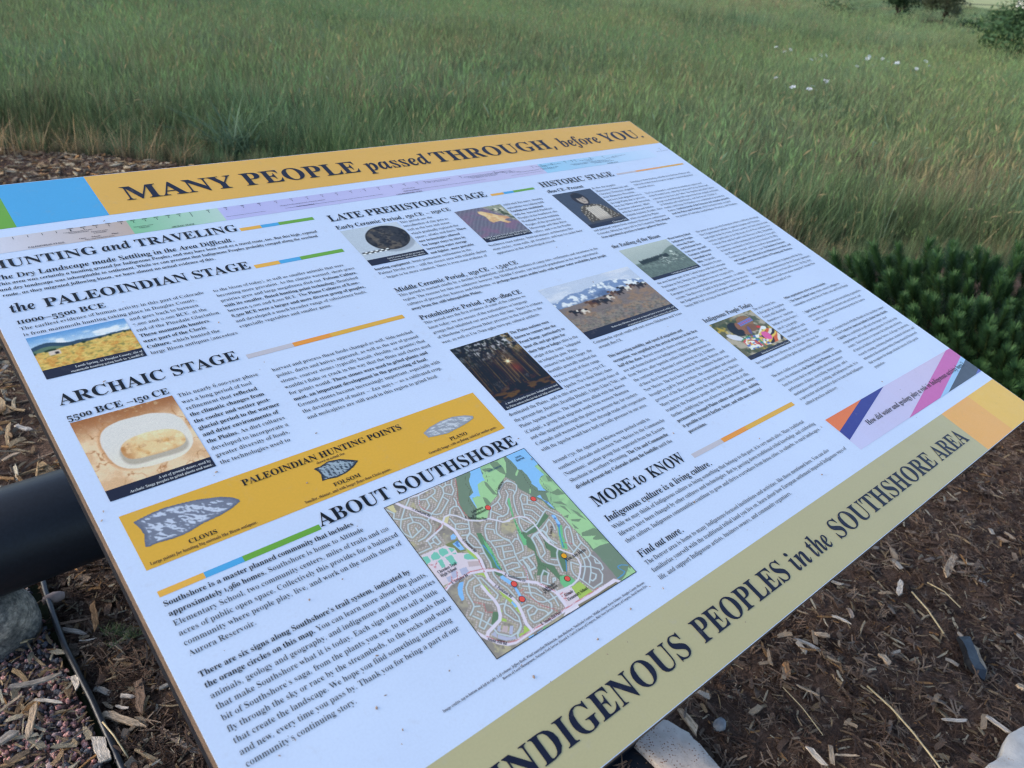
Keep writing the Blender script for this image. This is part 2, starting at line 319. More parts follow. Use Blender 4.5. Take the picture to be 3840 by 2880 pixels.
'p': [371, [17,-139,17,-124,40,-117,50,-101,52,-64,52,243,46,283,19,295,19,310,143,310,143,263,180,305,230,319,264,314,293,298,317,274,335,241,346,203,350,160,346,113,334,72,316,38,291,12,261,-5,227,-10,183,1,148,32,148,-58,152,-99,167,-118,197,-123,197,-139], [195,28,222,36,239,59,249,99,253,154,250,208,241,248,225,270,199,278,171,267,148,235,148,69,167,38]],
'q': [364, [175,-139,175,-123,214,-114,221,-102,224,-83,224,29,187,0,142,-9,108,-5,79,10,54,33,36,64,24,101,20,144,25,192,40,234,63,270,93,297,129,313,170,319,215,310,257,281,309,320,320,320,320,-83,326,-113,337,-120,354,-123,354,-139], [179,30,208,40,218,52,224,67,224,241,213,281,179,295,150,286,131,261,120,218,117,156,120,100,131,60,150,37]],
'r': [287, [18,0,18,16,45,26,52,56,52,252,46,285,20,293,21,310,146,310,146,252,165,280,187,301,210,314,233,318,258,315,275,304,286,287,289,266,287,248,278,234,265,225,248,222,222,231,207,250,189,260,175,255,162,241,152,220,149,192,149,56,152,37,159,25,197,16,197,0]],
's': [288, [151,-10,122,-6,87,6,73,9,60,4,51,-9,36,-9,36,105,53,105,66,68,87,39,112,21,140,15,162,18,179,27,189,40,192,58,183,84,156,105,107,130,76,148,54,169,41,193,37,220,44,259,65,291,98,312,141,319,166,316,199,308,206,306,213,305,223,308,230,319,244,319,244,222,228,222,215,254,196,277,174,291,149,296,130,294,116,286,108,274,105,259,115,232,146,212,191,189,221,172,241,151,253,127,257,95,250,51,228,18,194,-3]],
't': [228, [124,-9,89,-4,66,10,53,36,48,71,48,279,20,279,20,300,88,369,129,424,144,424,144,310,208,310,208,279,144,279,144,82,149,51,157,43,168,40,189,49,206,75,222,66,182,9]],
'u': [375, [131,-10,91,-3,65,17,51,51,46,97,46,248,39,282,29,291,11,294,11,310,142,310,142,74,151,46,162,38,177,36,205,43,228,66,228,248,221,283,209,291,189,294,189,310,324,310,324,70,331,39,360,30,360,13,300,7,228,-10,228,40,209,19,186,3,160,-7]],
'v': [306, [142,-10,38,248,22,281,12,290,-3,293,-3,310,164,310,164,294,156,294,136,290,129,276,130,268,185,122,236,253,241,272,232,289,203,294,203,310,305,310,305,295,289,289,278,279,260,243,160,-10]],
'w': [434, [122,-10,17,265,6,284,-11,293,-11,310,138,310,138,293,120,289,114,276,116,266,120,253,167,127,211,235,201,266,190,288,168,295,168,310,323,310,323,293,302,288,296,276,296,269,298,262,336,141,382,256,387,275,380,289,356,295,356,310,445,310,445,295,425,284,412,258,304,-10,289,-10,223,197,140,-10]],
'x': [319, [5,0,5,15,34,29,62,56,123,136,43,263,24,285,4,293,4,310,169,310,169,294,147,291,140,280,149,260,183,206,224,257,234,279,227,290,201,294,201,310,311,310,311,296,283,283,254,254,198,184,291,36,303,21,319,15,319,0,155,0,155,16,178,19,185,30,173,59,138,114,97,61,85,34,92,20,114,15,118,15,118,0]],
'y': [300, [52,-140,29,-137,10,-125,-3,-107,-7,-84,-4,-67,5,-53,18,-43,36,-40,64,-49,72,-61,75,-76,74,-81,74,-87,77,-96,86,-99,99,-92,114,-74,129,-44,140,-5,36,251,25,275,15,287,-3,293,-5,310,162,310,162,293,136,289,128,275,130,267,133,257,185,119,230,241,236,260,238,274,229,289,203,293,203,310,300,310,300,293,287,290,277,281,259,242,162,-24,129,-96,113,-117,95,-131]],
'z': [293, [13,0,13,14,168,287,128,287,96,283,72,272,55,250,44,216,26,216,32,310,275,310,275,291,126,25,152,25,194,30,223,44,244,69,260,107,276,107,268,0]],
'0': [375, [188,-7,133,1,91,24,60,61,39,111,27,171,23,241,27,311,39,371,60,420,91,456,133,479,189,486,242,479,283,456,314,419,336,370,348,310,353,240,348,171,336,110,314,61,283,24,241,1], [188,37,219,50,237,91,246,155,248,240,246,326,237,390,219,429,189,443,157,429,139,390,130,326,127,240,130,155,139,91,157,50]],
'1': [375, [65,0,65,36,120,36,135,38,146,45,154,79,154,416,108,365,87,351,67,346,52,349,40,359,31,375,28,396,74,412,132,447,179,482,254,482,254,79,261,47,271,38,288,36,343,36,343,0]],
'2': [375, [24,0,24,69,123,171,187,245,218,307,226,371,223,405,212,427,196,441,174,445,145,438,126,416,116,380,112,329,77,333,50,344,32,365,26,396,30,419,43,441,63,459,92,474,129,483,174,486,240,479,288,456,318,421,328,375,319,329,291,281,238,220,154,138,87,74,244,74,263,77,279,86,292,101,300,120,305,141,345,141,341,0]],
'3': [375, [163,-7,117,-4,81,5,53,18,34,35,23,54,19,74,23,96,36,113,54,123,76,126,82,89,99,62,125,46,158,40,199,49,216,61,230,79,238,105,241,139,234,174,214,202,181,221,137,227,95,227,95,269,140,269,178,275,204,296,220,327,225,367,221,400,211,424,193,440,169,445,148,441,133,430,116,391,111,341,75,345,47,356,30,374,24,401,34,434,62,461,108,480,173,486,237,479,286,458,317,423,328,377,320,335,298,301,265,275,225,256,279,238,305,222,326,201,340,174,345,138,341,101,329,70,312,44,288,25,230,1]],
'4': [375, [121,0,121,36,140,36,179,44,191,58,195,84,195,125,9,125,9,166,199,480,293,480,293,169,363,169,363,125,293,125,293,84,297,58,309,44,348,36,357,36,357,0], [56,169,195,169,195,287,196,351,199,416,189,394,174,366,158,338,146,319]],
'5': [375, [165,-7,119,-4,84,5,58,18,40,35,30,54,27,75,31,95,42,109,59,118,81,121,88,83,111,52,130,43,154,40,195,50,212,63,226,83,234,111,237,148,231,192,213,223,184,241,146,247,103,243,71,235,40,247,62,480,316,480,319,357,281,357,275,380,267,399,244,406,105,406,94,281,126,288,168,291,238,282,293,256,328,211,340,148,336,108,324,75,306,48,282,27,226,1]],
'6': [375, [197,-7,150,-1,109,18,76,49,51,93,35,151,30,222,33,275,42,325,57,370,77,409,104,441,137,466,176,481,222,486,261,484,291,476,313,464,329,449,338,431,340,412,336,393,322,376,298,364,260,360,256,400,243,434,232,443,216,447,180,435,152,401,134,345,125,269,161,286,218,294,273,285,315,258,343,214,352,155,342,90,313,38,264,5], [199,38,222,44,239,64,251,98,255,148,250,196,238,228,219,247,193,253,154,243,125,221,131,138,147,81,170,48]],
'7': [375, [111,0,289,406,113,406,86,398,74,372,70,338,30,338,33,480,353,480,353,447,168,0]],
'8': [375, [183,-7,132,-2,91,11,60,31,38,57,25,88,20,122,27,162,47,193,79,219,119,242,83,267,57,296,41,327,36,364,39,395,50,423,70,449,99,469,140,482,191,486,254,478,299,453,325,415,334,369,328,333,310,305,244,260,296,230,330,199,349,166,355,127,344,71,310,29,256,2], [203,283,224,298,239,317,247,340,250,370,243,407,222,436,206,444,187,447,163,442,145,426,134,402,130,372,135,341,149,318], [187,32,218,37,241,55,257,82,262,116,256,146,239,170,208,192,164,216,126,178,115,152,111,120,116,84,132,56,156,38]],
'9': [375, [152,-7,116,-4,88,4,67,17,53,33,42,69,50,94,75,107,87,80,103,56,126,41,156,36,205,57,237,122,251,230,212,198,186,188,155,185,103,194,60,220,33,264,24,324,28,369,42,409,64,441,95,466,133,481,177,486,223,480,264,463,298,433,323,390,340,332,345,261,334,157,321,111,301,72,274,39,241,14,200,-2], [184,233,206,236,224,245,251,278,245,352,231,403,209,432,181,441,156,434,137,413,125,377,121,328,137,257]],
',': [180, [28,-87,47,-3,61,78,124,78,129,71,104,-8,71,-87]],
'.': [180, [89,-9,60,1,51,15,48,36,51,57,60,71,89,81,119,71,129,57,132,36,129,15,119,1]],
"'": [151, [57,306,44,480,107,480,94,306]],
'-': [216, [27,154,27,206,189,206,189,154]],
'–': [403, [64,0,64,480,339,480,339,0], [98,34,306,34,306,445,98,445]],
'—': [403, [64,0,64,480,339,480,339,0], [98,34,306,34,306,445,98,445]],
'(': [201, [126,-106,81,-43,51,28,33,104,27,184,33,265,51,342,81,415,126,480,181,480,140,413,110,340,93,264,87,185,93,108,110,32,140,-40,181,-106]],
')': [201, [21,-106,62,-40,91,32,109,108,115,185,109,264,91,340,61,413,20,480,76,480,120,415,151,342,169,265,175,184,169,104,151,28,120,-43,76,-106]],
':': [180, [89,278,60,289,51,303,48,324,51,345,60,359,89,369,119,359,129,345,132,324,129,303,119,289], [89,-9,60,1,51,15,48,36,51,57,60,71,89,81,119,71,129,57,132,36,129,15,119,1]],
';': [180, [88,278,59,289,50,303,47,324,50,345,59,359,88,369,118,359,127,345,130,324,127,303,118,289], [21,-87,34,-32,46,26,55,78,118,78,123,71,98,-8,65,-87]],
'&': [491, [187,-7,125,2,77,28,46,69,36,125,43,172,63,208,96,238,139,266,99,318,85,348,81,382,89,426,114,459,153,480,204,487,252,480,289,460,313,427,320,383,314,344,293,312,262,283,224,258,354,133,382,181,401,240,461,240,434,160,415,125,392,95,490,0,410,0,352,56,319,31,281,11,238,-2], [188,293,245,336,258,358,262,383,258,405,246,423,227,435,202,439,177,435,156,424,143,406,138,383,142,360,151,338], [189,46,229,49,263,60,314,93,175,229,118,185,103,160,97,127,104,94,122,68,151,51]],
'"': [274, [180,306,167,480,230,480,217,306], [57,306,44,480,107,480,94,306]],
'•': [403, [64,0,64,480,339,480,339,0], [98,34,306,34,306,445,98,445]],
'/': [250, [7,0,185,480,243,480,64,0]],
'?': [291, [94,135,94,153,99,197,117,232,150,267,191,304,212,333,218,367,212,396,197,417,171,430,136,435,78,426,29,406,8,453,67,477,140,486,197,478,239,455,265,417,274,369,264,317,237,278,195,240,161,208,145,180,141,146,141,135], [120,-9,104,-7,90,1,82,15,79,36,82,57,90,71,120,81,149,71,158,57,161,36,158,15,149,1]]},
'I': {'A': [420, [-68,0,-72,17,-44,25,-23,48,225,461,244,461,307,89,309,79,335,33,384,17,388,0,178,0,174,17,203,24,217,39,221,60,219,87,208,140,67,140,32,81,21,56,19,40,33,25,67,17,71,0], [83,168,204,168,177,328]],
'B': [430, [-34,0,-37,15,-4,20,13,41,21,85,37,369,37,387,34,404,28,417,18,426,-19,435,-23,451,126,451,216,445,279,427,319,397,339,353,322,282,238,240,313,201,348,140,351,105,344,72,324,43,291,20,240,5,171,0], [148,248,196,256,226,280,241,316,238,364,211,412,162,428,143,423,136,406,128,249,139,248], [161,22,204,31,234,57,247,98,244,149,210,208,139,227,128,227,118,75,120,44,132,28]],
'C': [440, [204,-11,150,-6,102,10,61,36,27,71,2,114,-15,165,-21,214,-19,262,-10,309,8,352,33,389,65,420,122,452,189,463,235,459,290,448,302,446,313,444,326,449,333,463,351,463,355,308,335,310,317,366,291,406,256,431,216,439,173,430,137,401,109,353,91,287,85,212,92,142,110,91,140,53,179,28,225,20,295,41,346,105,368,91,302,14]],
'D': [483, [-34,0,-37,15,-4,20,13,41,21,85,37,369,35,401,30,416,18,426,-19,435,-23,451,157,451,279,430,363,367,408,263,414,210,408,159,391,112,363,71,314,30,249,7,155,0], [165,21,206,26,241,43,268,70,290,105,304,146,311,194,310,245,303,298,275,372,232,416,171,430,152,428,141,422,133,394,116,78,117,62,118,49,131,27]],
'E': [440, [-34,0,-37,15,-4,20,13,41,21,85,37,369,37,387,35,401,30,416,18,426,-19,435,-23,451,336,451,338,324,319,324,318,330,301,376,273,407,233,424,178,429,151,427,140,418,135,398,128,251,147,251,202,257,233,280,252,322,268,322,260,136,245,136,243,149,240,163,229,193,211,213,183,224,146,228,137,228,127,227,118,73,118,56,119,44,131,28,168,23,249,33,279,47,304,69,325,98,343,136,360,136,350,0]],
'F': [410, [-34,0,-37,15,-4,20,13,41,21,85,37,369,37,387,34,404,28,417,18,426,-19,435,-23,451,330,451,331,323,312,323,310,332,294,376,267,406,226,423,171,428,144,422,137,396,128,248,138,247,148,247,187,252,216,265,235,287,245,320,262,320,254,135,240,135,238,147,235,158,218,201,204,214,184,221,127,226,119,82,120,47,125,34,135,24,174,15,177,0]],
'G': [499, [223,-11,136,1,65,39,13,98,-16,175,-23,224,-20,271,-8,316,11,357,38,393,73,422,136,452,208,463,251,459,305,447,324,444,336,449,343,463,359,463,361,317,343,317,323,370,295,408,258,431,215,439,173,429,137,400,108,352,89,287,83,214,89,144,109,89,141,48,183,22,235,14,263,18,282,29,292,47,296,74,299,144,298,179,292,193,282,201,242,207,239,223,428,223,431,206,425,206,408,202,399,191,393,150,388,31,311,-1]],
'H': [508, [-34,0,-37,15,-4,20,13,41,21,85,37,369,37,387,34,404,28,417,18,426,-19,435,-23,451,187,451,191,435,158,429,141,409,134,365,127,252,287,252,295,369,292,404,286,417,276,426,238,435,234,451,445,451,449,435,417,430,399,412,392,369,377,82,378,48,383,34,394,24,432,15,435,0,224,0,221,15,254,20,271,41,279,85,286,221,126,221,119,82,120,47,136,24,174,15,177,0]],
'I': [249, [-34,0,-37,15,-4,20,13,41,21,85,37,369,37,387,34,404,17,426,-19,435,-23,451,187,451,191,435,156,428,140,410,133,365,118,82,119,47,136,24,174,15,177,0]],
'J': [298, [47,-69,-30,-52,-66,0,-67,18,-60,33,-47,44,-29,47,1,37,11,26,17,12,18,-1,16,-15,12,-32,18,-41,30,-44,47,-40,55,-29,64,18,85,369,85,387,83,401,77,416,66,426,28,435,24,451,234,451,238,435,205,429,188,409,181,365,164,44,154,-8,132,-43,96,-63]],
'K': [426, [-34,0,-37,15,-4,20,13,41,21,85,37,369,37,387,35,401,30,416,18,426,-19,435,-23,451,187,451,191,435,158,429,141,409,134,365,128,242,128,240,129,238,135,242,231,350,261,389,269,414,257,428,227,436,224,451,363,451,367,435,362,435,339,424,306,392,198,267,341,56,366,28,399,17,403,0,214,0,210,17,221,17,246,23,249,40,226,82,134,216,128,221,126,214,119,82,120,47,125,33,136,24,174,15,177,0]],
'L': [425, [-34,0,-37,15,-4,20,13,41,21,85,37,369,35,401,29,416,18,426,-19,435,-23,451,187,451,191,435,157,429,140,408,133,365,118,83,119,42,125,33,136,28,156,25,183,24,242,30,287,50,321,84,343,134,365,134,351,0]],
'M': [587, [190,-11,67,363,52,82,52,47,58,33,69,24,106,15,109,0,-35,0,-38,15,-5,20,12,41,20,85,35,369,33,403,27,417,17,426,-20,435,-24,451,128,451,235,132,373,451,526,451,530,435,496,429,479,409,471,365,456,82,455,64,458,47,475,24,513,15,516,0,305,0,302,15,336,21,352,40,356,57,359,85,373,374,209,-11]],
'N': [468, [312,-11,65,351,51,82,52,47,69,24,106,15,109,0,-35,0,-38,15,-5,20,12,41,20,85,34,355,34,380,32,396,25,412,14,424,-28,435,-32,451,101,451,310,138,324,369,324,389,323,402,317,416,306,426,269,435,265,451,409,451,413,435,380,429,362,410,355,365,332,-11]],
'O': [478, [181,-11,113,0,55,33,12,85,-14,154,-19,203,-16,253,-3,301,16,346,44,386,76,419,134,452,201,463,270,452,328,419,372,368,397,300,403,250,400,200,389,151,370,105,342,65,308,32,249,-1], [181,13,222,25,254,60,278,118,292,197,296,279,289,350,276,388,257,416,231,434,201,439,176,435,155,420,119,370,94,287,85,191,94,103,106,64,125,36,151,18]],
'P': [409, [-34,0,-37,15,-4,20,13,41,21,85,37,369,37,387,34,404,28,417,18,426,-19,435,-23,451,163,451,250,439,307,404,336,346,338,310,327,278,306,251,274,231,224,219,149,215,125,215,119,82,120,47,125,33,136,24,174,15,177,0], [148,238,196,246,225,271,238,310,235,363,209,412,161,428,140,421,135,392,127,239,138,238]],
'Q': [478, [289,-140,251,-136,202,-124,124,-107,80,-115,58,-122,50,-119,45,-113,59,-90,135,-6,78,18,36,52,6,96,-13,151,-19,198,-18,243,-8,287,7,328,28,366,55,398,87,425,121,445,160,458,200,462,271,452,328,420,369,370,395,301,401,254,399,208,390,165,375,124,354,87,327,55,297,29,263,9,227,-4,189,-8,170,-12,144,-45,157,-45,198,-49,254,-60,336,-77,391,-63,430,-21,447,-36,419,-82,385,-115,342,-133], [178,13,210,20,236,39,257,69,274,108,293,208,295,287,288,352,257,417,201,439,160,427,129,391,105,332,90,253,87,170,95,100,125,35]],
'R': [429, [-34,0,-37,15,-4,20,13,41,21,85,37,369,37,387,35,401,30,416,18,426,-19,435,-23,451,157,451,231,445,285,426,321,395,341,350,341,310,323,276,289,249,237,231,330,61,343,40,358,28,396,17,400,0,266,0,147,222,126,222,119,82,120,47,125,33,136,24,174,15,177,0], [145,245,192,253,223,278,238,316,236,364,210,413,162,429,142,424,136,399,127,246,136,245]],
'S': [369, [156,-11,112,-6,56,10,35,14,22,9,10,-7,-8,-7,-5,144,14,144,15,140,33,84,61,45,98,21,142,13,164,16,182,25,205,56,207,97,190,134,154,170,97,214,43,258,13,295,-1,336,-5,371,3,401,18,427,42,446,73,459,110,463,151,458,201,445,218,442,233,447,244,461,262,461,260,322,240,322,239,330,237,337,228,366,215,390,197,411,176,426,154,436,131,439,105,434,85,419,74,396,75,368,96,331,134,295,161,274,188,254,252,195,273,162,285,126,286,69,265,25,221,-2]],
'T': [403, [44,0,40,17,80,27,89,40,94,60,114,427,103,427,66,421,35,402,9,371,-6,330,-23,330,-24,451,341,451,350,322,331,322,289,400,220,426,215,426,195,63,195,46,201,33,211,25,249,17,253,0]],
'U': [477, [195,-11,130,-3,78,21,40,60,20,108,18,179,30,377,30,392,29,403,23,419,13,428,-27,436,-30,451,177,451,181,435,149,430,132,413,126,376,113,152,115,98,127,70,148,47,176,32,209,28,239,31,265,42,285,62,300,93,318,194,328,320,326,394,307,422,265,435,261,451,399,451,403,434,385,428,373,416,359,349,343,160,335,102,322,58,301,26,274,4,239,-7]],
'V': [399, [69,-11,7,368,-2,396,-17,416,-38,429,-64,435,-68,451,134,451,138,433,104,426,94,409,94,393,97,365,138,123,277,358,292,385,293,412,280,428,248,434,244,451,383,451,387,433,384,433,366,429,352,419,326,382,90,-11]],
'W': [549, [81,-11,5,360,-5,393,-17,415,-37,428,-62,433,-66,451,117,451,121,433,102,428,93,417,95,370,138,160,218,367,214,390,207,410,196,424,179,431,158,434,154,451,334,451,338,435,319,431,309,423,307,390,319,321,348,163,433,383,436,398,436,410,423,428,395,435,392,435,388,451,512,451,516,435,495,429,482,416,460,373,310,-11,289,-11,228,316,101,-11]],
'X': [380, [-65,0,-69,17,-44,20,-26,31,10,72,106,208,16,383,1,407,-14,422,-34,431,-58,435,-62,451,141,451,145,435,109,428,102,418,102,403,106,392,112,379,162,283,221,363,238,393,242,415,231,430,206,435,202,435,198,451,335,451,339,435,315,427,296,411,258,363,178,254,257,102,290,48,318,24,352,17,356,0,152,0,148,17,180,25,186,47,184,55,182,60,124,176,57,88,43,65,41,40,56,24,90,17,94,0]],
'Y': [349, [23,0,19,17,60,27,69,40,74,60,81,197,82,204,80,211,78,218,74,226,-16,390,-40,424,-68,433,-72,451,110,451,114,435,80,429,74,422,74,409,76,403,79,394,159,240,216,352,229,382,230,405,215,427,185,435,177,435,173,451,319,451,323,435,293,423,269,389,176,210,170,71,171,48,177,32,187,24,228,17,232,0]],
'Z': [399, [-7,0,-11,19,195,426,159,426,86,416,57,403,33,385,-5,327,-24,329,-13,451,297,451,303,424,102,24,155,24,215,31,261,50,296,83,321,132,339,132,330,0]],
'a': [336, [55,-9,25,-3,-2,14,-23,40,-35,73,-38,109,-36,147,-15,220,4,251,25,276,62,301,99,310,134,299,158,265,161,303,233,303,218,108,216,74,216,56,222,44,229,40,248,52,267,87,283,78,245,13,199,-9,166,2,148,34,146,52,146,75,129,38,108,12,85,-4], [84,41,98,45,112,56,132,95,145,147,149,202,145,248,134,272,112,281,98,276,85,264,62,219,49,159,46,115,48,81,61,51]],
'b': [322, [79,-9,35,-3,-2,12,-18,31,-18,52,3,375,3,412,-7,429,-33,433,-44,433,-48,451,18,458,89,470,75,255,108,296,152,310,182,304,210,286,231,258,244,221,248,185,245,148,221,77,200,47,174,23,130,-1], [88,15,105,18,121,29,145,65,160,116,167,171,163,223,147,253,123,263,100,256,85,232,74,193,68,138,62,69,63,33,71,19]],
'c': [277, [95,-9,50,-2,13,19,-14,53,-30,97,-34,146,-25,195,-4,240,29,277,69,301,113,310,146,305,173,291,193,272,204,249,205,230,199,216,187,207,171,203,141,213,125,238,127,258,131,275,124,285,112,289,96,284,82,270,60,223,50,161,54,99,63,71,77,51,95,38,116,34,153,50,184,96,204,83,159,14]],
'd': [334, [57,-9,27,-4,0,14,-20,43,-32,82,-35,148,-17,215,20,272,57,300,98,310,125,306,150,294,157,381,157,399,155,412,151,422,143,428,113,433,109,451,173,459,243,470,219,83,219,60,220,48,229,41,244,52,262,89,280,78,243,13,224,-4,200,-9,167,2,150,35,148,76,130,38,110,12,87,-4], [87,42,101,46,115,58,135,99,147,153,152,208,148,249,137,275,117,283,92,269,71,231,55,181,47,126,49,79,64,51]],
'e': [269, [89,-9,47,-2,12,19,-15,53,-32,98,-36,135,-31,172,-19,207,-2,240,21,268,47,290,78,305,110,310,142,305,168,293,186,273,196,248,194,209,170,174,122,144,53,124,56,88,64,66,76,50,94,39,114,36,148,51,175,95,196,83,155,14], [53,146,104,171,134,212,140,236,138,260,127,280,110,287,90,278,72,252,59,207]],
'f': [193, [-36,-139,-61,-135,-82,-124,-98,-106,-107,-85,-104,-58,-81,-48,-57,-56,-43,-79,-44,-97,-48,-107,-44,-114,-34,-117,-22,-113,-12,-102,-1,-65,3,3,4,104,2,275,-45,275,-45,303,2,303,12,376,35,428,68,460,112,470,142,467,167,456,184,439,193,418,190,391,166,381,141,391,126,413,129,430,131,442,127,447,119,449,101,441,90,415,80,303,137,303,139,275,82,275,81,113,79,35,71,-29,56,-77,35,-112,4,-132]],
'g': [298, [107,-139,51,-134,7,-119,-23,-95,-37,-66,-37,-44,-26,-25,32,5,0,28,-14,51,-13,68,-6,83,33,114,-11,147,-23,166,-31,189,-33,220,-25,248,-8,273,17,293,48,305,83,310,136,301,185,277,243,277,246,248,208,248,213,237,216,225,218,192,209,164,191,139,165,120,134,108,96,104,60,106,50,95,48,84,58,72,80,63,124,50,175,32,214,9,232,-12,241,-36,242,-65,232,-90,212,-110,185,-126,149,-136], [89,125,106,129,119,142,135,188,133,246,118,277,95,287,78,283,65,269,49,222,51,164,65,135], [110,-117,141,-113,163,-102,175,-85,176,-66,166,-47,145,-32,61,-4,28,-31,20,-62,31,-83,51,-101,78,-113]],
'h': [357, [212,-9,175,3,156,41,155,84,161,153,170,222,171,246,165,257,155,261,121,242,92,185,71,100,63,0,-19,0,2,374,3,399,3,411,-8,428,-34,433,-44,433,-48,451,13,457,87,470,73,197,98,247,124,282,153,303,187,310,227,297,248,259,251,223,246,170,234,75,233,65,234,57,238,47,248,43,264,57,285,98,301,89,262,15]],
'i': [194, [53,371,34,375,18,384,5,398,-1,416,-2,433,5,447,17,457,34,460,52,457,68,447,81,433,88,416,88,398,81,384,69,375], [51,-8,30,-5,12,5,0,21,-8,41,-10,64,-8,87,-1,211,1,237,-1,254,-11,268,-32,273,-39,273,-42,289,25,299,84,310,71,85,72,55,77,46,86,42,104,54,123,90,138,81,100,14]],
'j': [178, [57,371,38,375,22,384,9,398,3,416,2,433,9,447,21,457,38,460,56,457,72,447,85,433,92,416,92,398,85,384,73,375], [-36,-140,-64,-137,-88,-125,-106,-108,-116,-87,-111,-59,-89,-49,-64,-58,-49,-80,-51,-98,-55,-110,-50,-116,-39,-118,-25,-113,-17,-99,-8,-42,4,237,4,245,3,254,-7,268,-29,273,-35,273,-39,289,28,299,87,310,75,32,65,-44,46,-98,13,-130]],
'k': [323, [206,-9,175,-2,150,19,122,65,89,144,69,126,63,0,-19,0,2,374,3,399,3,411,-8,428,-34,433,-44,433,-48,451,13,457,87,470,71,165,114,206,141,234,153,253,156,267,146,281,120,286,116,304,253,304,257,286,240,282,225,276,199,254,146,201,174,128,195,79,214,51,231,42,248,52,259,83,276,76,247,12]],
'l': [173, [42,-9,20,-6,2,3,-11,19,-19,40,-21,61,-20,85,-2,371,-1,414,-11,428,-34,433,-40,433,-44,450,83,470,61,86,60,69,62,54,66,44,74,41,93,53,112,89,127,79,90,12,69,-4]],
'm': [524, [382,-8,345,4,326,42,325,85,331,154,340,222,340,247,335,258,325,261,298,249,273,214,252,152,237,62,230,0,152,0,173,222,173,247,167,258,158,261,141,257,125,244,96,190,74,107,66,0,-14,0,-3,211,-1,240,-2,254,-12,268,-34,273,-40,273,-44,289,85,310,75,193,101,245,127,281,156,303,190,310,231,297,251,260,253,217,275,258,300,287,326,304,356,310,397,297,418,260,420,224,416,171,404,76,403,66,404,58,408,47,417,44,434,56,442,70,452,91,469,81,430,14,408,-3]],
'n': [357, [215,-9,178,3,159,41,157,84,164,153,173,222,174,246,167,257,158,261,124,243,96,190,74,107,66,0,-14,0,-3,211,-1,240,-2,254,-12,268,-34,273,-40,273,-44,289,85,310,75,193,101,245,127,281,156,303,190,310,231,297,251,259,253,226,249,170,236,57,241,47,251,43,267,55,285,90,302,80,263,13,241,-4]],
'o': [316, [98,-9,54,-2,16,20,-14,54,-31,98,-35,135,-31,172,-20,208,-3,241,19,269,45,291,76,305,109,310,157,302,196,281,225,247,242,203,245,167,242,130,232,94,215,61,193,33,166,10,134,-5], [100,13,115,18,128,30,146,74,156,132,159,191,155,240,138,276,111,288,97,284,83,272,64,229,53,172,51,111,57,58,73,25]],
'p': [330, [-49,-139,-53,-121,-27,-114,-17,-95,-15,-71,0,228,-2,253,-13,269,-42,273,-46,290,21,300,78,310,73,242,114,293,162,310,192,304,218,288,238,261,250,224,255,184,252,143,241,103,225,67,203,36,178,11,148,-4,116,-9,91,-6,68,6,63,-69,65,-97,70,-109,79,-116,112,-122,116,-139], [99,15,115,19,128,31,150,71,163,125,169,179,166,224,152,252,131,262,92,232,73,142,69,78,70,38,80,20]],
'q': [321, [105,-139,101,-121,124,-118,135,-105,140,-75,148,62,131,30,112,8,90,-5,62,-9,32,-4,6,14,-14,43,-26,82,-29,148,-11,215,25,272,60,300,101,310,130,304,159,287,159,304,237,304,218,-62,219,-94,224,-107,232,-115,266,-122,270,-139], [93,42,107,45,120,57,141,96,153,149,158,204,154,252,142,276,123,283,99,270,79,236,63,192,56,147,56,79,69,51]],
'r': [260, [-14,0,-3,211,-1,240,-2,254,-12,268,-34,273,-40,273,-44,289,85,310,74,189,92,243,111,280,133,302,156,310,187,298,203,265,205,245,200,230,189,221,174,218,155,223,135,238,129,241,109,225,90,175,74,97,66,0]],
's': [252, [93,-9,27,5,14,7,2,4,-6,-7,-23,-4,-30,109,-9,105,25,37,78,14,105,24,109,52,98,77,72,106,40,138,0,185,-20,228,-20,260,-8,286,18,303,50,309,116,298,123,296,129,295,141,298,147,307,165,307,171,205,153,207,117,268,73,288,48,278,43,255,55,231,81,202,109,176,133,149,158,116,173,82,175,58,169,36,158,17,141,3,119,-6]],
't': [185, [32,-9,-5,3,-23,39,-25,52,-26,70,-13,273,-45,273,-50,297,8,334,49,398,77,398,70,300,123,300,121,273,68,273,55,103,54,77,55,56,60,45,68,41,87,54,108,95,126,85,107,44,85,14,61,-3]],
'u': [357, [48,-9,7,3,-14,41,-16,75,-13,130,-7,211,-8,254,-18,268,-39,273,-45,273,-49,289,10,298,80,310,64,79,65,53,70,43,80,40,113,58,143,113,164,197,172,301,252,301,239,57,244,48,252,44,268,56,277,70,287,91,304,81,265,13,243,-4,217,-9,197,-6,181,4,168,19,160,40,159,103,136,53,110,18,82,-3]],
'v': [284, [50,-9,42,26,12,155,-11,229,-31,264,-53,274,-59,273,-64,291,31,310,43,295,62,251,98,118,104,89,132,132,149,169,159,213,138,240,124,256,117,271,116,286,122,299,133,307,148,310,165,307,180,298,191,283,198,265,197,222,179,167,144,102,91,27,64,-9]],
'w': [420, [50,-10,43,25,12,154,-10,228,-31,263,-53,274,-59,273,-64,291,31,310,57,265,96,132,163,310,180,310,249,87,275,130,291,167,299,196,301,214,294,227,279,240,264,255,256,271,261,300,272,308,287,311,305,308,320,298,331,283,338,264,320,168,240,25,218,-9,199,-10,141,179,70,-9]],
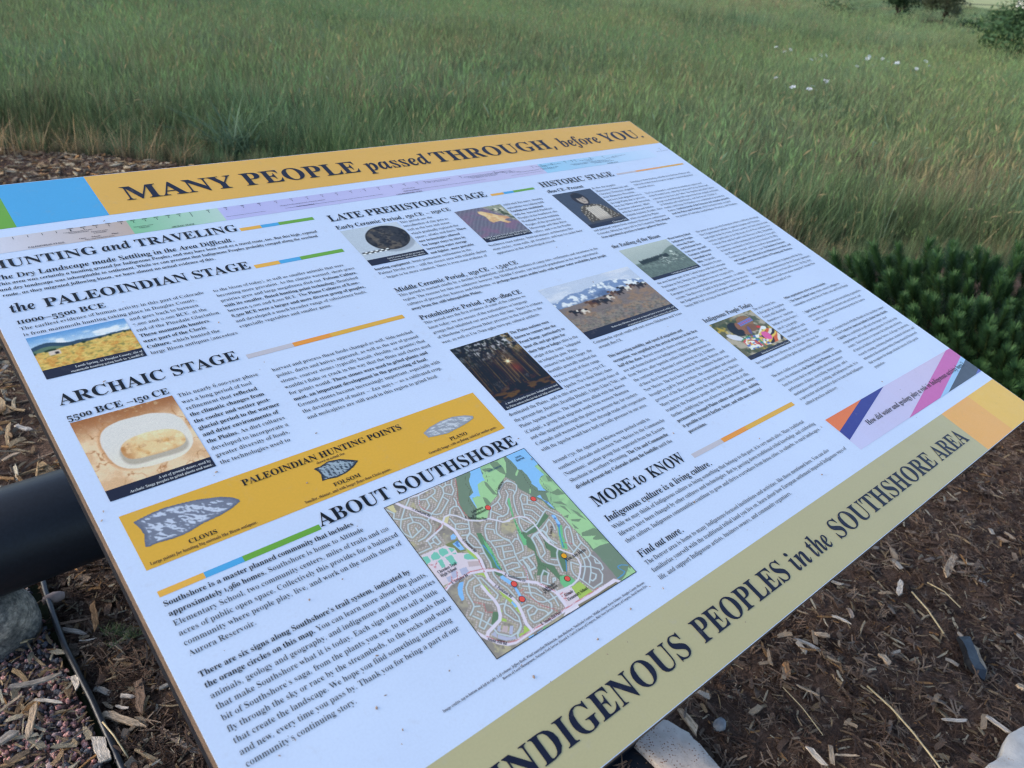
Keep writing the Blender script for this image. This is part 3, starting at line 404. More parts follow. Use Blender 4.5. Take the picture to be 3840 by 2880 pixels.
'x': [302, [1,-11,-17,-8,-33,0,-45,13,-51,29,-52,45,-46,57,-36,66,-22,69,5,62,26,55,36,59,44,73,68,129,23,238,5,270,-21,279,-27,279,-42,278,-46,294,-9,300,19,305,38,309,52,310,64,307,75,298,84,283,94,258,111,218,150,288,170,305,195,311,213,308,226,300,238,287,244,272,240,245,220,234,207,237,189,243,180,246,170,248,155,242,145,223,124,183,165,86,183,54,203,43,220,54,228,66,239,82,254,72,217,11,197,-4,172,-9,147,-3,125,15,104,47,82,93,60,40,36,2]],
'y': [281, [0,-140,-22,-137,-39,-129,-53,-115,-59,-99,-59,-84,-54,-72,-28,-61,8,-73,38,-85,54,-77,70,-56,82,-30,84,-6,73,30,51,90,25,156,-1,213,-20,251,-33,269,-44,275,-60,277,-68,276,-72,294,-41,298,-17,304,19,310,36,296,58,254,89,181,132,75,157,160,160,211,152,225,136,238,119,252,111,269,110,285,116,298,128,307,144,310,162,307,177,298,188,284,195,265,194,219,182,152,158,74,127,-5,90,-74,46,-122,24,-136]],
'z': [260, [165,-52,114,-41,59,-13,16,5,-6,-5,-21,-16,-30,-14,-35,-6,-34,0,108,238,26,238,-2,235,-14,225,-22,198,-39,198,-32,301,180,301,38,73,68,59,93,38,131,-9,147,-26,162,-32,171,-30,174,-24,172,-18,168,-14,157,2,154,11,158,35,182,44,210,35,224,8,224,-14,214,-33,194,-47]]}}
HEADS = r"""MANY|B|0.15806|0.0537|0.05954|0.0558
PEOPLE|B|0.28869|0.0537|0.05621|0.0558
passed|I|0.45341|0.0537|0.05425|0.0558
THROUGH,|B|0.5558|0.0537|0.06214|0.0558
before|I|0.79747|0.0537|0.05198|0.0558
YOU.|B|0.89029|0.0537|0.05788|0.0558
HUNTING|B|0.0135|0.1349|0.02784|0.0262
and|I|0.10853|0.13388|0.02484|0.0262
TRAVELING|B|0.13862|0.13456|0.02632|0.0262
The Dry Landscape made Settling in the Area Difficult.|I|0.0135|0.1511|0.0145|0.0148
the|I|0.01443|0.19788|0.02261|0.0262
PALEOINDIAN STAGE|B|0.03877|0.19856|0.02635|0.0262
11000–5500 BCE|B|0.01303|0.21394|0.0158|0.0148
ARCHAIC STAGE|B|0.01369|0.31766|0.02637|0.0262
5500 BCE –150 CE|B|0.01315|0.33515|0.01484|0.0148
PALEOINDIAN HUNTING POINTS|B|0.09952|0.44864|0.01338|0.01338
shown at actual size|I|0.15884|0.45295|0.00477|0.00477
CLOVIS|B|0.04575|0.4795|0.0081|0.0081
Large points for hunting big animals like Bison antiquus.|I|0.01764|0.4842|0.00493|0.00493
FOLSOM|B|0.16007|0.47898|0.0082|0.0082
Smaller, thinner, and with longer flutes than Clovis points.|I|0.1325|0.48404|0.00491|0.00491
PLANO|B|0.27467|0.47851|0.00805|0.00805
Generally longer, with no fluting; suited for smaller game.|I|0.24851|0.48347|0.00482|0.00482
ABOUT SOUTHSHORE|B|0.13271|0.50827|0.02725|0.0262
LATE PREHISTORIC STAGE|B|0.34454|0.14427|0.0257|0.0262
Early Ceramic Period, 150 CE – 1150 CE|I|0.34431|0.16047|0.01464|0.0148
Middle Ceramic Period, 1150 CE – 1,540 CE|I|0.34573|0.28071|0.01451|0.0148
Protohistoric Period, 1540–1800 CE|I|0.34517|0.32838|0.01451|0.0148
HISTORIC STAGE|B|0.67182|0.14419|0.02593|0.0262
1800 CE–Present|I|0.6701|0.15905|0.01545|0.0148
the Ending of the Bison|I|0.66909|0.29377|0.01496|0.0148
Indigenous People Today|I|0.67249|0.45367|0.01464|0.0148
MORE|B|0.34709|0.59676|0.02445|0.0262
to|I|0.40183|0.5966|0.02476|0.0262
KNOW|B|0.42064|0.5971|0.02297|0.0262
Indigenous culture is a living culture.|I|0.34555|0.61304|0.01457|0.0148
Find out more.|I|0.3456|0.65379|0.01388|0.0148
DIGENOUS|B|0.16533|0.736|0.04279|0.0425
PEOPLES|B|0.33341|0.736|0.04057|0.0425
in|I|0.46932|0.736|0.04413|0.0425
the|I|0.50006|0.736|0.03633|0.0425
SOUTHSHORE|B|0.53944|0.736|0.04502|0.0425
AREA|B|0.76075|0.736|0.04075|0.0425
How did water and geology play a role in Indigenous activity here?|I|0.72457|0.6606|0.01469|0.0148
Image credits, top to bottom and left to right. Left column: Jeffrey Beall, WineCountryInn/Wikimedia, Alan Bucknam, Notchcode Creative; Middle column: Kevin Gilmore, Douglas County Museum,|I|0.12988|0.67261|0.00376|0.00376
Bureau of Land Management, National Park Service; Edward S. Curtis/Library of Congress, Bain News Service/Library of Congress, David Brown Eyes.|I|0.17817|0.67594|0.00365|0.00365
PALEOINDIAN STAGE|B|0.05033|0.11117|0.00452|0.00452
ARCHAIC STAGE|B|0.18038|0.11213|0.00435|0.00435
LATE PREHISTORIC STAGE|B|0.4529|0.11305|0.00431|0.00431
Early CeramicPeriod|B|0.32219|0.10737|0.00359|0.00359
Middle CeramicPeriod|B|0.46638|0.10805|0.00362|0.00362
Clovis|B|0.09443|0.10888|0.00341|0.00341
Folsom|B|0.1055|0.10864|0.00374|0.00374
Plano|B|0.12389|0.10834|0.00369|0.00369
Early named Paleoindian Cultures|B|0.0987|0.11147|0.00266|0.00266
Large flaked hunting points and atlatls|B|0.08433|0.09583|0.00229|0.00229
for hunting Bison antiquus|B|0.08843|0.09792|0.00231|0.00231
Paleoindian activity|B|0.10755|0.10039|0.00266|0.00266
in the foothills|B|0.10911|0.10303|0.0028|0.0028
Human population estimated|B|0.14669|0.10236|0.00224|0.00224
in thousands|B|0.15092|0.10491|0.00275|0.00275
cultivation of Zea Mays, long distance trade, and permanent architecture|B|0.30432|0.10181|0.00269|0.00269
decline in bison population|B|0.46723|0.10292|0.00251|0.00251
HISTORIC STAGE|B|0.83475|0.11237|0.00427|0.00427
IN|B|0.13141|0.736|0.04279|0.0425"""
BODY = r"""intro|I|0.0132|0.1589|0.00847|This area was certainly a hunting ground for Indigenous Peoples, and may have been used as a travel route, too. But this high, exposed
intro|I|0.0132|0.1669|0.00847|and dry landscape was inhospitable to settlement. While we can presume that Indigenous Peoples probably camped along the overland
intro|I|0.0132|0.1749|0.00847|route, as they migrated following bison, we have almost no actual evidence of this.
b2|R|0.0129|0.2221|0.00843|The earliest evidence of human activity in this part of Colorado
b2|R|0.0129|0.2301|0.00843|is from mammoth hunting taking place in Douglas County,
b2|R|0.0936|0.2381|0.00843|and goes back to between
b2|R|0.0936|0.246|0.00843|7,000 and 11,000 BCE, at the
b2|R|0.0936|0.254|0.00843|end of the Pinedale Glaciation.
b2|R|0.0936|0.262|0.00843|*These mammoth hunters
b2|R|0.0936|0.2699|0.00843|*were part of the Clovis
b2|R|0.0936|0.2779|0.00843|*Culture,* which hunted the
b2|R|0.0936|0.2859|0.00843|large Bison antiquus (ancestors
b3|R|0.1755|0.223|0.00837|to the bison of today), as well as smaller animals that were
b3|R|0.1755|0.2309|0.00837|becoming more prevalent. As the climate warmed, short-grass
b3|R|0.1755|0.2389|0.00837|prairies grew and large megafauna died out. *Folsom Culture,
b3|R|0.1755|0.2469|0.00837|*with its smaller, fluted hunting point technology,* flourished
b3|R|0.1755|0.2548|0.00837|between 9,000 and 8,000 BCE. The *Plano Cultures of 8,000–
b3|R|0.1755|0.2628|0.00837|*6,500 BCE were a larger and more diverse group of peoples,
b3|R|0.1755|0.2708|0.00837|and developed a much broader range of subsistence foods,
b3|R|0.1755|0.2787|0.00837|especially vegetables and smaller game.
b4|R|0.0937|0.3422|0.00848|This nearly 6,000-year phase
b4|R|0.0937|0.3502|0.00848|was a long period of tool
b4|R|0.0937|0.3581|0.00848|refinement that *reflected
b4|R|0.0937|0.3661|0.00848|*the climatic changes from
b4|R|0.0937|0.3741|0.00848|*the cooler and wetter post-
b4|R|0.0937|0.3821|0.00848|*glacial period to the warmer
b4|R|0.0937|0.39|0.00848|*and drier environments of
b4|R|0.0937|0.398|0.00848|*the Plains.* As diet cultures
b4|R|0.0937|0.406|0.00848|developed to incorporate a
b4|R|0.0937|0.4139|0.00848|greater diversity of foods,
b4|R|0.0937|0.4219|0.00848|the technologies used to
b5|R|0.1759|0.3424|0.00834|harvest and process these foods changed as well. Side-notched
b5|R|0.1759|0.3504|0.00834|points, darts and knives appeared, as well as the use of ground
b5|R|0.1759|0.3583|0.00834|stones, coarser stones (typically basalt, rhyolite, or granite) that
b5|R|0.1759|0.3663|0.00834|wouldn't flake or crack in the way that the flints and cherts used
b5|R|0.1759|0.3743|0.00834|for points would. *These stones were used to grind plants and
b5|R|0.1759|0.3822|0.00834|*meat, an important development in the processing of food.
b5|R|0.1759|0.3902|0.00834|Ground stones became increasingly important, especially with
b5|R|0.1759|0.3982|0.00834|the development of maize — Zea mays — as a cultivated crop,
b5|R|0.1759|0.4061|0.00834|and molcajetes are still used in this region to grind food.
b6|R|0.0132|0.518|0.00856|*Southshore is a master planned community that includes
b6|R|0.0132|0.526|0.00856|*approximately 1,960 homes.* Southshore is home to Altitude
b6|R|0.0132|0.534|0.00856|Elementary School, two community centers, miles of trails and 120
b6|R|0.0132|0.542|0.00856|acres of public open space. Collectively this provides for a balanced
b6|R|0.0132|0.5499|0.00856|community where people play, live, and work on the south shore of
b6|R|0.0132|0.5579|0.00856|Aurora Reservoir.
b7|R|0.0128|0.5741|0.00843|*There are six signs along Southshore's trail system, indicated by
b7|R|0.0128|0.5821|0.00843|*the orange circles on this map.* You can learn more about the plants,
b7|R|0.0128|0.59|0.00843|animals, geology and geography, and indigenous and settler histories
b7|R|0.0128|0.598|0.00843|that make Southshore what it is today. Each sign aims to tell a little
b7|R|0.0128|0.606|0.00843|bit of Southshore's saga, from the plants you see, to the animals that
b7|R|0.0128|0.6139|0.00843|fly through the sky or race by the streambeds, to the rocks and water
b7|R|0.0128|0.6219|0.00843|that create the landscape. We hope you find something interesting
b7|R|0.0128|0.6299|0.00843|and new, every time you pass by. Thank you for being a part of our
b7|R|0.0128|0.6379|0.00843|community's continuing story.
c1|R|0.4226|0.1687|0.00822|This period saw the
c1|R|0.4226|0.1767|0.00822|introduction of clay pots as
c1|R|0.4226|0.1847|0.00822|well as the bow and arrow,
c1|R|0.4226|0.1927|0.00822|which gradually replaced the
c1|R|0.4226|0.2006|0.00822|spears, atlatls and darts. *These
c1|R|0.4226|0.2086|0.00822|*new technologies allowed
c1|R|0.4226|0.2166|0.00822|*for longer stays in sites by
c1|R|0.4226|0.2245|0.00822|*increasing water storage
c1|R|0.4226|0.2325|0.00822|*and lighter, more portable
c1|R|0.344|0.2405|0.00822|*hunting equipment.* Semi-permanent settlements in the
c1|R|0.344|0.2484|0.00822|Palmer Divide area — still the closest area with reliable shelter
c1|R|0.344|0.2564|0.00822|— began to be more common. There is even some evidence of
c2|R|0.5813|0.1693|0.00819|cultivated Zea mays, showing
c2|R|0.5813|0.1773|0.00819|agriculture was taking hold.
c2|R|0.5813|0.1853|0.00819|*Trading was established
c2|R|0.5813|0.1932|0.00819|with the Ancestral Puebloan
c2|R|0.5813|0.2012|0.00819|Peoples of the Southwest, the
c2|R|0.5813|0.2092|0.00819|Woodland Mound-building
c2|R|0.5813|0.2172|0.00819|Peoples of the present-day
c2|R|0.5813|0.2251|0.00819|Mississippi and Ohio River
c2|R|0.5813|0.2331|0.00819|valleys, and even the Pacific
c2|R|0.5017|0.2411|0.00819|Northwest coast nations. Semi-permanent architectures like
c2|R|0.5017|0.249|0.00819|stone circles, stone walls, pit structures, and lean-tos make their
c2|R|0.5017|0.257|0.00819|appearance in the archaeological record.
c3|R|0.3441|0.288|0.00826|This period is marked chiefly by a decline in population, and reduced numbers of camp sites, settlements and structures in the
c3|R|0.3441|0.2959|0.00826|region. The reasons for this are unknown; however, the Middle Ceramic saw increased populations in the more agricultural
c3|R|0.3441|0.3039|0.00826|cultures of present-day Kansas and Oklahoma, so *perhaps those more arable lands with greater water availability drew people
c3|R|0.3441|0.3119|0.00826|*away from the still-inhospitable Plains.
c4|R|0.3439|0.3356|0.00797|This period sees the first evidence of some of the cultures we
c4|R|0.3439|0.3436|0.00797|know today; we are unsure of the nationalities or language
c4|R|0.3439|0.3515|0.00797|groups that inhabited our area before this time. There is evidence
c4|R|0.3439|0.3595|0.00797|of Shoshone (Gweechoon Deka) presence in the foothills to the
c4|R|0.3439|0.3675|0.00797|west, as well as Ute (Núu-agha-tuvu-pu) cultural artifacts.
c5|R|0.4222|0.3817|0.008|*The Plains nations were
c5|R|0.4222|0.3897|0.008|*known to venture into the
c5|R|0.4222|0.3976|0.008|*Front Range, particularly to
c5|R|0.4222|0.4056|0.008|*hunt elk and get poles for
c5|R|0.4222|0.4136|0.008|*their tipis or lodges* (this is the
c5|R|0.4222|0.4216|0.008|origin of the name "lodgepole"
c5|R|0.4222|0.4295|0.008|in lodgepole pine, Pinus
c5|R|0.4222|0.4375|0.008|contorta) but didn't linger, the
c5|R|0.4222|0.4455|0.008|foothills generally marked the
c5|R|0.4222|0.4534|0.008|western extent of their range.
c5|R|0.4222|0.4614|0.008|From roughly 1500 to 1750 CE,
c5|R|0.4222|0.4694|0.008|Apache (Na-i-shan Dine) clans
c5|R|0.344|0.4773|0.008|dominated the Plains, and in this area were the ancestral clans of
c5|R|0.344|0.4853|0.008|the present-day Jicarilla (Jicarilla Dindéi), Lipan (Lipa-j Ndé), and
c5|R|0.344|0.4933|0.008|Plains Apache nations. The Apache were allied with the Kiowa
c5|R|0.344|0.5013|0.008|(Cáuigú), a group that migrated south from western Montana
c5|R|0.344|0.5092|0.008|and who migrated through the plains in present-day far-eastern
c5|R|0.344|0.5172|0.008|Colorado and western Kansas, but through trade and cooperation
c5|R|0.344|0.5252|0.008|with the Apache would have had sporadic presence in our area.
c5|R|0.344|0.5411|0.008|Around 1750, the Apache and Kiowa were pushed south to
c5|R|0.344|0.5491|0.008|southern Colorado and eastern New Mexico by the Commanche
c5|R|0.344|0.557|0.008|(Numunuu), another group that separated from the Eastern
c5|R|0.344|0.565|0.008|Shoshone in northern Wyoming. *The Ute and Commanche
c5|R|0.344|0.573|0.008|*divided present-day Colorado along the foothills* until the
c6|R|0.5031|0.4295|0.00823|Commanche spread south and east across Oklahoma and Texas
c6|R|0.5031|0.4375|0.00823|around 1800 CE.
c6|R|0.5031|0.4534|0.00823|*This increasing mobility, and speed of migration and
c6|R|0.5031|0.4614|0.00823|*occupation, was amplified by the arrival of horses in the first
c6|R|0.5031|0.4694|0.00823|*half of the 1600s.* Recent research shows evidence of horse
c6|R|0.5031|0.4773|0.00823|use and domestication via Indigenous trading routes north
c6|R|0.5031|0.4853|0.00823|from Mexico, after Spanish settlers likely brought horses to
c6|R|0.5031|0.4933|0.00823|the continent when Hernán Cortés arrived in 1519. Evidence
c6|R|0.5031|0.5013|0.00823|of these first horses have been found in Wyoming, Kansas, and
c6|R|0.5031|0.5092|0.00823|New Mexico. The first horse herd in the Southern Rockies was
c6|R|0.5031|0.5172|0.00823|brought in 1598 by Juan de Oñate, the conquistador and colonial
c6|R|0.5031|0.5252|0.00823|governor of the Rio Grande valley in present-day New Mexico.
c6|R|0.5031|0.5331|0.00823|Many horses were taken from the Spanish and then bred and
c6|R|0.5031|0.5411|0.00823|traded by the Puebloan people after the Pueblo Revolt of 1680,
c6|R|0.5031|0.5491|0.00823|further solidifying the use of horses in Indigenous life. *Horses
c6|R|0.5031|0.557|0.00823|*permanently changed Plains culture and economics, making
c6|R|0.5031|0.565|0.00823|*it possible to travel farther, faster, and with more material
c6|R|0.5031|0.573|0.00823|*possessions.
d1|R|0.7501|0.167|0.0082|By 1800, the Arapaho
d1|R|0.7501|0.1749|0.0082|(Hinonoeino/'Inuna-ina) and
d1|R|0.7501|0.1829|0.0082|Cheyenne (Tsitsistas) originally
d1|R|0.7501|0.1909|0.0082|from Minnesota, Wisconsin,
d1|R|0.7501|0.1989|0.0082|and Iowa, had migrated west to
d1|R|0.7501|0.2068|0.0082|the high Plains due to pressure
d1|R|0.7501|0.2148|0.0082|from the Ojibwe and increasing
d1|R|0.7501|0.2228|0.0082|European settlement. Allied
d1|R|0.7501|0.2307|0.0082|with the Lakota and Dakota
d1|R|0.7501|0.2387|0.0082|(Ochéthi Sakówin) Peoples, these
d1|R|0.7501|0.2467|0.0082|tribes occupied the Plains
d1|R|0.6701|0.2546|0.0082|and piedmont regions from southern Montana to southeastern
d1|R|0.6701|0.2626|0.0082|Colorado, filling the space left by the Comanche. *They adopted
d1|R|0.6701|0.2706|0.0082|*from agricultural practices to hunter-gatherer lifestyles,
d2|R|0.832|0.1674|0.00798|focusing on bison hunting, with the introduction of horses and
d2|R|0.832|0.1753|0.00798|iron tools traded from European trappers, transforming their
d2|R|0.832|0.1833|0.00798|material culture.
d2|R|0.832|0.1993|0.00798|The Ute continued to control the mountainous regions west
d2|R|0.832|0.2072|0.00798|of the Wasatch Front, while the Pueblo and Navajo (Diné) had
d2|R|0.832|0.2152|0.00798|a presence in the San Luis Valley. The Ogalala and other Lakota
d2|R|0.832|0.2232|0.00798|groups traveled through this region from their original territories
d2|R|0.832|0.2311|0.00798|in Nebraska and South Dakota, and the Pawnee (Chatiks si
d2|R|0.832|0.2391|0.00798|chatiks) and Osage (Ni Okaska) were established in present-day
d2|R|0.832|0.2471|0.00798|Kansas. *Southern bands of the Cheyenne and Arapaho primarily
d2|R|0.832|0.255|0.00798|*used the Plains and Piedmont,* while Northern bands occupied
d2|R|0.832|0.263|0.00798|the prairies of Nebraska, South Dakota, Wyoming, and Montana.
d3|R|0.7704|0.3026|0.00807|*Bison hunting linked
d3|R|0.7704|0.3105|0.00807|*Indigenous Peoples
d3|R|0.7704|0.3185|0.00807|*across the Plains
d3|R|0.7704|0.3265|0.00807|*and Piedmont from
d3|R|0.7704|0.3344|0.00807|*11,000 years ago until
d3|R|0.7704|0.3424|0.00807|*European settlement
d3|R|0.7704|0.3504|0.00807|*intensified in the
d3|R|0.7704|0.3584|0.00807|*1860s.* Originally
d3|R|0.7704|0.3663|0.00807|claimed by France,
d3|R|0.6705|0.3743|0.00807|the area became part of the United States with the Louisiana
d3|R|0.6705|0.3823|0.00807|Purchase in 1803. Despite this, Indigenous nations like the
d3|R|0.6705|0.3902|0.00807|Arapaho, Cheyenne, Ute, and Lakota were not recognized by
d3|R|0.6705|0.3982|0.00807|Europeans as having established governance, economic, or cultural
d3|R|0.6705|0.4062|0.00807|systems. The discovery of gold in 1858 along Dry Creek (in present-
d3|R|0.6705|0.4141|0.00807|day Englewood) led to increased European settlement, with the
d3|R|0.6705|0.4221|0.00807|Smoky Hill Trail serving as the main route for miners and settlers.
d4|R|0.8324|0.3027|0.00803|The power of guns gave the European settlers a military advantage.
d4|R|0.8324|0.3107|0.00803|The US government initially recognized Arapaho and Cheyenne
d4|R|0.8324|0.3186|0.00803|land rights in the 1851 treaty of Fort Laramie, but later reduced their
d4|R|0.8324|0.3266|0.00803|territory significantly in the 1861 treaty of Fort Wise, leading to the
d4|R|0.8324|0.3346|0.00803|Colorado War and the Sand Creek Massacre in 1864. Meanwhile,
d4|R|0.8324|0.3426|0.00803|the expansion of cattle ranching and the fashion for bison pelts
d4|R|0.8324|0.3505|0.00803|in Europe contributed to the bison's near-extinction. By 1889,
d4|R|0.8324|0.3585|0.00803|the Plains were fenced, and bison numbers plummeted from
d4|R|0.8324|0.3665|0.00803|60 million to a few hundred by 1900. *The Southern Cheyenne
d4|R|0.8324|0.3744|0.00803|*and Arapaho were relocated to an Oklahoma reservation, and
d4|R|0.8324|0.3824|0.00803|*Northern bands to reservations in Wyoming and Montana.
d4|R|0.8324|0.3983|0.00803|The Ute faced similar displacement, beginning with the 1849
d4|R|0.8324|0.4063|0.00803|treaty at Abiquiu and culminating in the 1873 Brunot Agreement,
d4|R|0.8324|0.4143|0.00803|which deprived them of over four million acres. By 1895, they
d4|R|0.8324|0.4223|0.00803|were confined to small reservations along the Colorado/New
d4|R|0.8324|0.4302|0.00803|Mexico border and in Utah.
d5|R|0.7632|0.4617|0.00807|The 2020 Census lists
d5|R|0.7632|0.4697|0.00807|6,820 people in Arapahoe
d5|R|0.7632|0.4777|0.00807|County who identified
d5|R|0.7632|0.4856|0.00807|themselves as "American
d5|R|0.7632|0.4936|0.00807|Indian or Alaska Native,"
d5|R|0.7632|0.5016|0.00807|out of 74,129 people
d5|R|0.7632|0.5095|0.00807|who identified as such
d5|R|0.7632|0.5175|0.00807|statewide. In recent
d5|R|0.7632|0.5255|0.00807|decades, the city of Aurora
d5|R|0.6743|0.5334|0.00807|has become the most diverse city in Colorado, with over 160
d5|R|0.6743|0.5414|0.00807|languages from around the globe spoken within its communities
d5|R|0.6743|0.5574|0.00807|The most visible event connecting indigenous communities
d5|R|0.6743|0.5653|0.00807|across the continent is *the Denver March Powwow,* an annual
d5|R|0.6743|0.5733|0.00807|four-day event that is open the public and which features
d5|R|0.6743|0.5813|0.00807|performances of dance, storytelling, drum groups, and a
d5|R|0.6743|0.5892|0.00807|marketplace with jewelry, clothing, and indigenous foods. It is
d5|R|0.6743|0.5972|0.00807|a spectacular and informative place to learn about indigenous
d5|R|0.6743|0.6052|0.00807|cultural practices and history.
d6|R|0.8343|0.462|0.00803|*Other organizations active in Aurora include:
d6|R|0.8343|0.47|0.00803|• *The Denver Indian Center,* which connects indigenous
d6|R|0.8343|0.4779|0.00803|communities across the Denver Metro area and Front Range.
d6|R|0.8343|0.4939|0.00803|• *Spirit of the Sun,* an indigenous land stewardship organization,
d6|R|0.8343|0.5019|0.00803|operates farm plots in nearby Bennett and east Denver, and
d6|R|0.8343|0.5098|0.00803|is active as an advocacy and education group in the Aurora
d6|R|0.8343|0.5178|0.00803|community.
d6|R|0.8343|0.5337|0.00803|• The Colorado School of Public Health on the Anschutz campus
d6|R|0.8343|0.5417|0.00803|hosts the *Centers for American Indian & Alaska Native Health.
d6|R|0.8343|0.5497|0.00803|*CAIANH* was established in 1986 and is the largest, most
d6|R|0.8343|0.5576|0.00803|comprehensive, and longest standing program of its kind in the
d6|R|0.8343|0.5656|0.00803|country. Their mission is to promote the health and well-being
d6|R|0.8343|0.5736|0.00803|of American Indians and Alaska Natives, of all ages, by pursuing
d6|R|0.8343|0.5816|0.00803|research, training, continuing education, technical assistance, and
d6|R|0.8343|0.5895|0.00803|information dissemination within a biopsychosocial framework
d6|R|0.8343|0.5975|0.00803|that recognizes the unique cultural contexts of this special
d6|R|0.8343|0.6055|0.00803|population.
e1|R|0.3442|0.6212|0.00839|While we may think of Indigenous culture as being something that belongs to the past, it is very much alive. Many traditional
e1|R|0.3442|0.6292|0.00839|lifeways have been changed by other cultures and technologies. But by passing down traditional tribal knowledge, and celebrating
e1|R|0.3442|0.6372|0.00839|their culture, Indigenous communities continue to grow and thrive everywhere from dense cities, to suburbs, to rural landscapes.
e2|R|0.3439|0.6614|0.0084|The Denver area is home to many Indigenous-focused institutions and activities, like those mentioned here. You can also
e2|R|0.3439|0.6693|0.0084|familiarize yourself with the traditional tribal land you live on, learn about how European settlement impacted Indigenous ways of
e2|R|0.3439|0.6773|0.0084|life, and support Indigenous artists, business owners, and community organizers."""
CAPTIONS = r"""Lamb Spring, in Douglas County; site of|I|0.03639|0.28016|0.00481
mammoth hunting going back to 7,000BCE|I|0.03189|0.28463|0.00486
A set of ground stones, used by|I|0.04956|0.41614|0.00477
Archaic Stage peoples to grind plants and meat.|I|0.02793|0.42018|0.00474
Early Ceramic Period clay pot from the|I|0.36872|0.2265|0.00456
Franktown area, dated to 660–1080 CE.|I|0.3691|0.23042|0.00446
Early Ceramic Period point from the site|I|0.50713|0.22605|0.00638
of the Franktown area, dated to 960 CE.|I|0.51162|0.22995|0.00624
A stand of lodgepole pine trees. Lodgepoles were used|I|0.3502|0.46336|0.0048
by Plains nations tribes for tipi and lodge construction.|I|0.34835|0.46796|0.00473
Modern-day wild horses. Horses were an important factor in increased mobility, and|I|0.54459|0.41616|0.00488
an important part of Indigenous culture starting in the early 1600s.|I|0.56723|0.42094|0.00495
Cheyenne Girl|I|0.71602|0.24584|0.00729
The Rapid Ending Era, bones and riders|I|0.70837|0.36463|0.00491
Modern-day powwow by the Denver March Powwow|I|0.69774|0.52379|0.00427"""
PHOTOS = {'landscape': [0.0133, 0.233, 0.0902, 0.2858, 0.2749], 'stones': [0.0135, 0.338, 0.0901, 0.4217, 0.4113], 'pot': [0.3447, 0.1641, 0.4197, 0.2317, 0.2215], 'arrowhead': [0.5042, 0.1645, 0.5788, 0.2327, 0.2236], 'forest': [0.3451, 0.3775, 0.4204, 0.4693, 0.4588], 'horses': [0.5036, 0.3307, 0.6568, 0.4218, 0.4096], 'portrait': [0.6717, 0.1639, 0.747, 0.2472, 0.2395], 'bison': [0.6716, 0.3, 0.767, 0.3659, 0.3604], 'powwow': [0.6729, 0.4584, 0.7588, 0.525, 0.5191]}
BARS = {'hunting': [0.2435, 0.2668, 0.2872, 0.329, 0.1299, 0.1353], 'paleo': [0.229, 0.2557, 0.2793, 0.33, 0.194, 0.1997], 'archaic': [0.1642, 0.2089, 0.2475, 0.3303, 0.3139, 0.3195], 'about': [0.0134, 0.0442, 0.0717, 0.1316, 0.505, 0.5099], 'late': [0.5806, 0.6021, 0.6196, 0.657, 0.1403, 0.1449], 'historic': [0.8265, 0.8699, 0.9277, 0.9864, 0.1393, 0.1432], 'more': [0.4814, 0.5294, 0.5707, 0.6606, 0.5932, 0.5985]}
QBOX = [0.6757, 0.6303, 1.0, 0.678]
QPOLY = {'orange': [[0.6757, 0.6303], [0.7559, 0.6299], [0.6763, 0.6494]], 'navy': [[0.7559, 0.6299], [0.8112, 0.6299], [0.6762, 0.6629], [0.6763, 0.6494]], 'magenta': [[0.9874, 0.6303], [0.9993, 0.6307], [0.9994, 0.6474], [0.8733, 0.6784], [0.7902, 0.6781]], 'lightblue': [[0.9994, 0.6474], [0.9996, 0.6544], [0.897, 0.6783], [0.8733, 0.6784]], 'slate': [[0.9996, 0.6544], [1.0013, 0.6737], [0.9816, 0.6788], [0.897, 0.6783]], 'blue': [[1.0013, 0.6737], [1.0018, 0.6783], [0.9816, 0.6788]]}
TICKS = [('10000', 0.092, 0.0883), ('9000', 0.1034, 0.0887), ('8000', 0.1148, 0.0887), ('7000', 0.1264, 0.0886), ('6000', 0.1383, 0.0882), ('5000', 0.1498, 0.0886), ('4000', 0.1614, 0.0888), ('3000', 0.1729, 0.089), ('2000', 0.1846, 0.0889), ('1000', 0.1959, 0.0889), ('0', 0.2077, 0.089), ('100', 0.2268, 0.0893), ('200', 0.2462, 0.089), ('300', 0.2652, 0.0895), ('400', 0.2844, 0.0896), ('500', 0.3041, 0.0895), ('600', 0.3232, 0.0896), ('700', 0.3424, 0.0899), ('800', 0.3618, 0.0899), ('900', 0.381, 0.0902), ('1000', 0.4003, 0.0902), ('1100', 0.4193, 0.09), ('1200', 0.4384, 0.0909), ('1300', 0.4575, 0.0908), ('1400', 0.4768, 0.0909), ('1500', 0.4962, 0.0909), ('1540', 0.5077, 0.0914), ('1600', 0.566, 0.0911), ('1700', 0.6248, 0.0913), ('1800', 0.6952, 0.0908), ('1803', 0.7132, 0.0904), ('1830', 0.7342, 0.0906), ('1848', 0.7614, 0.0899), ('1860', 0.7756, 0.0899), ('1876', 0.7827, 0.0899), ('1890', 0.8156, 0.0899), ('1900', 0.8433, 0.0902), ('2000', 0.9803, 0.0894)]
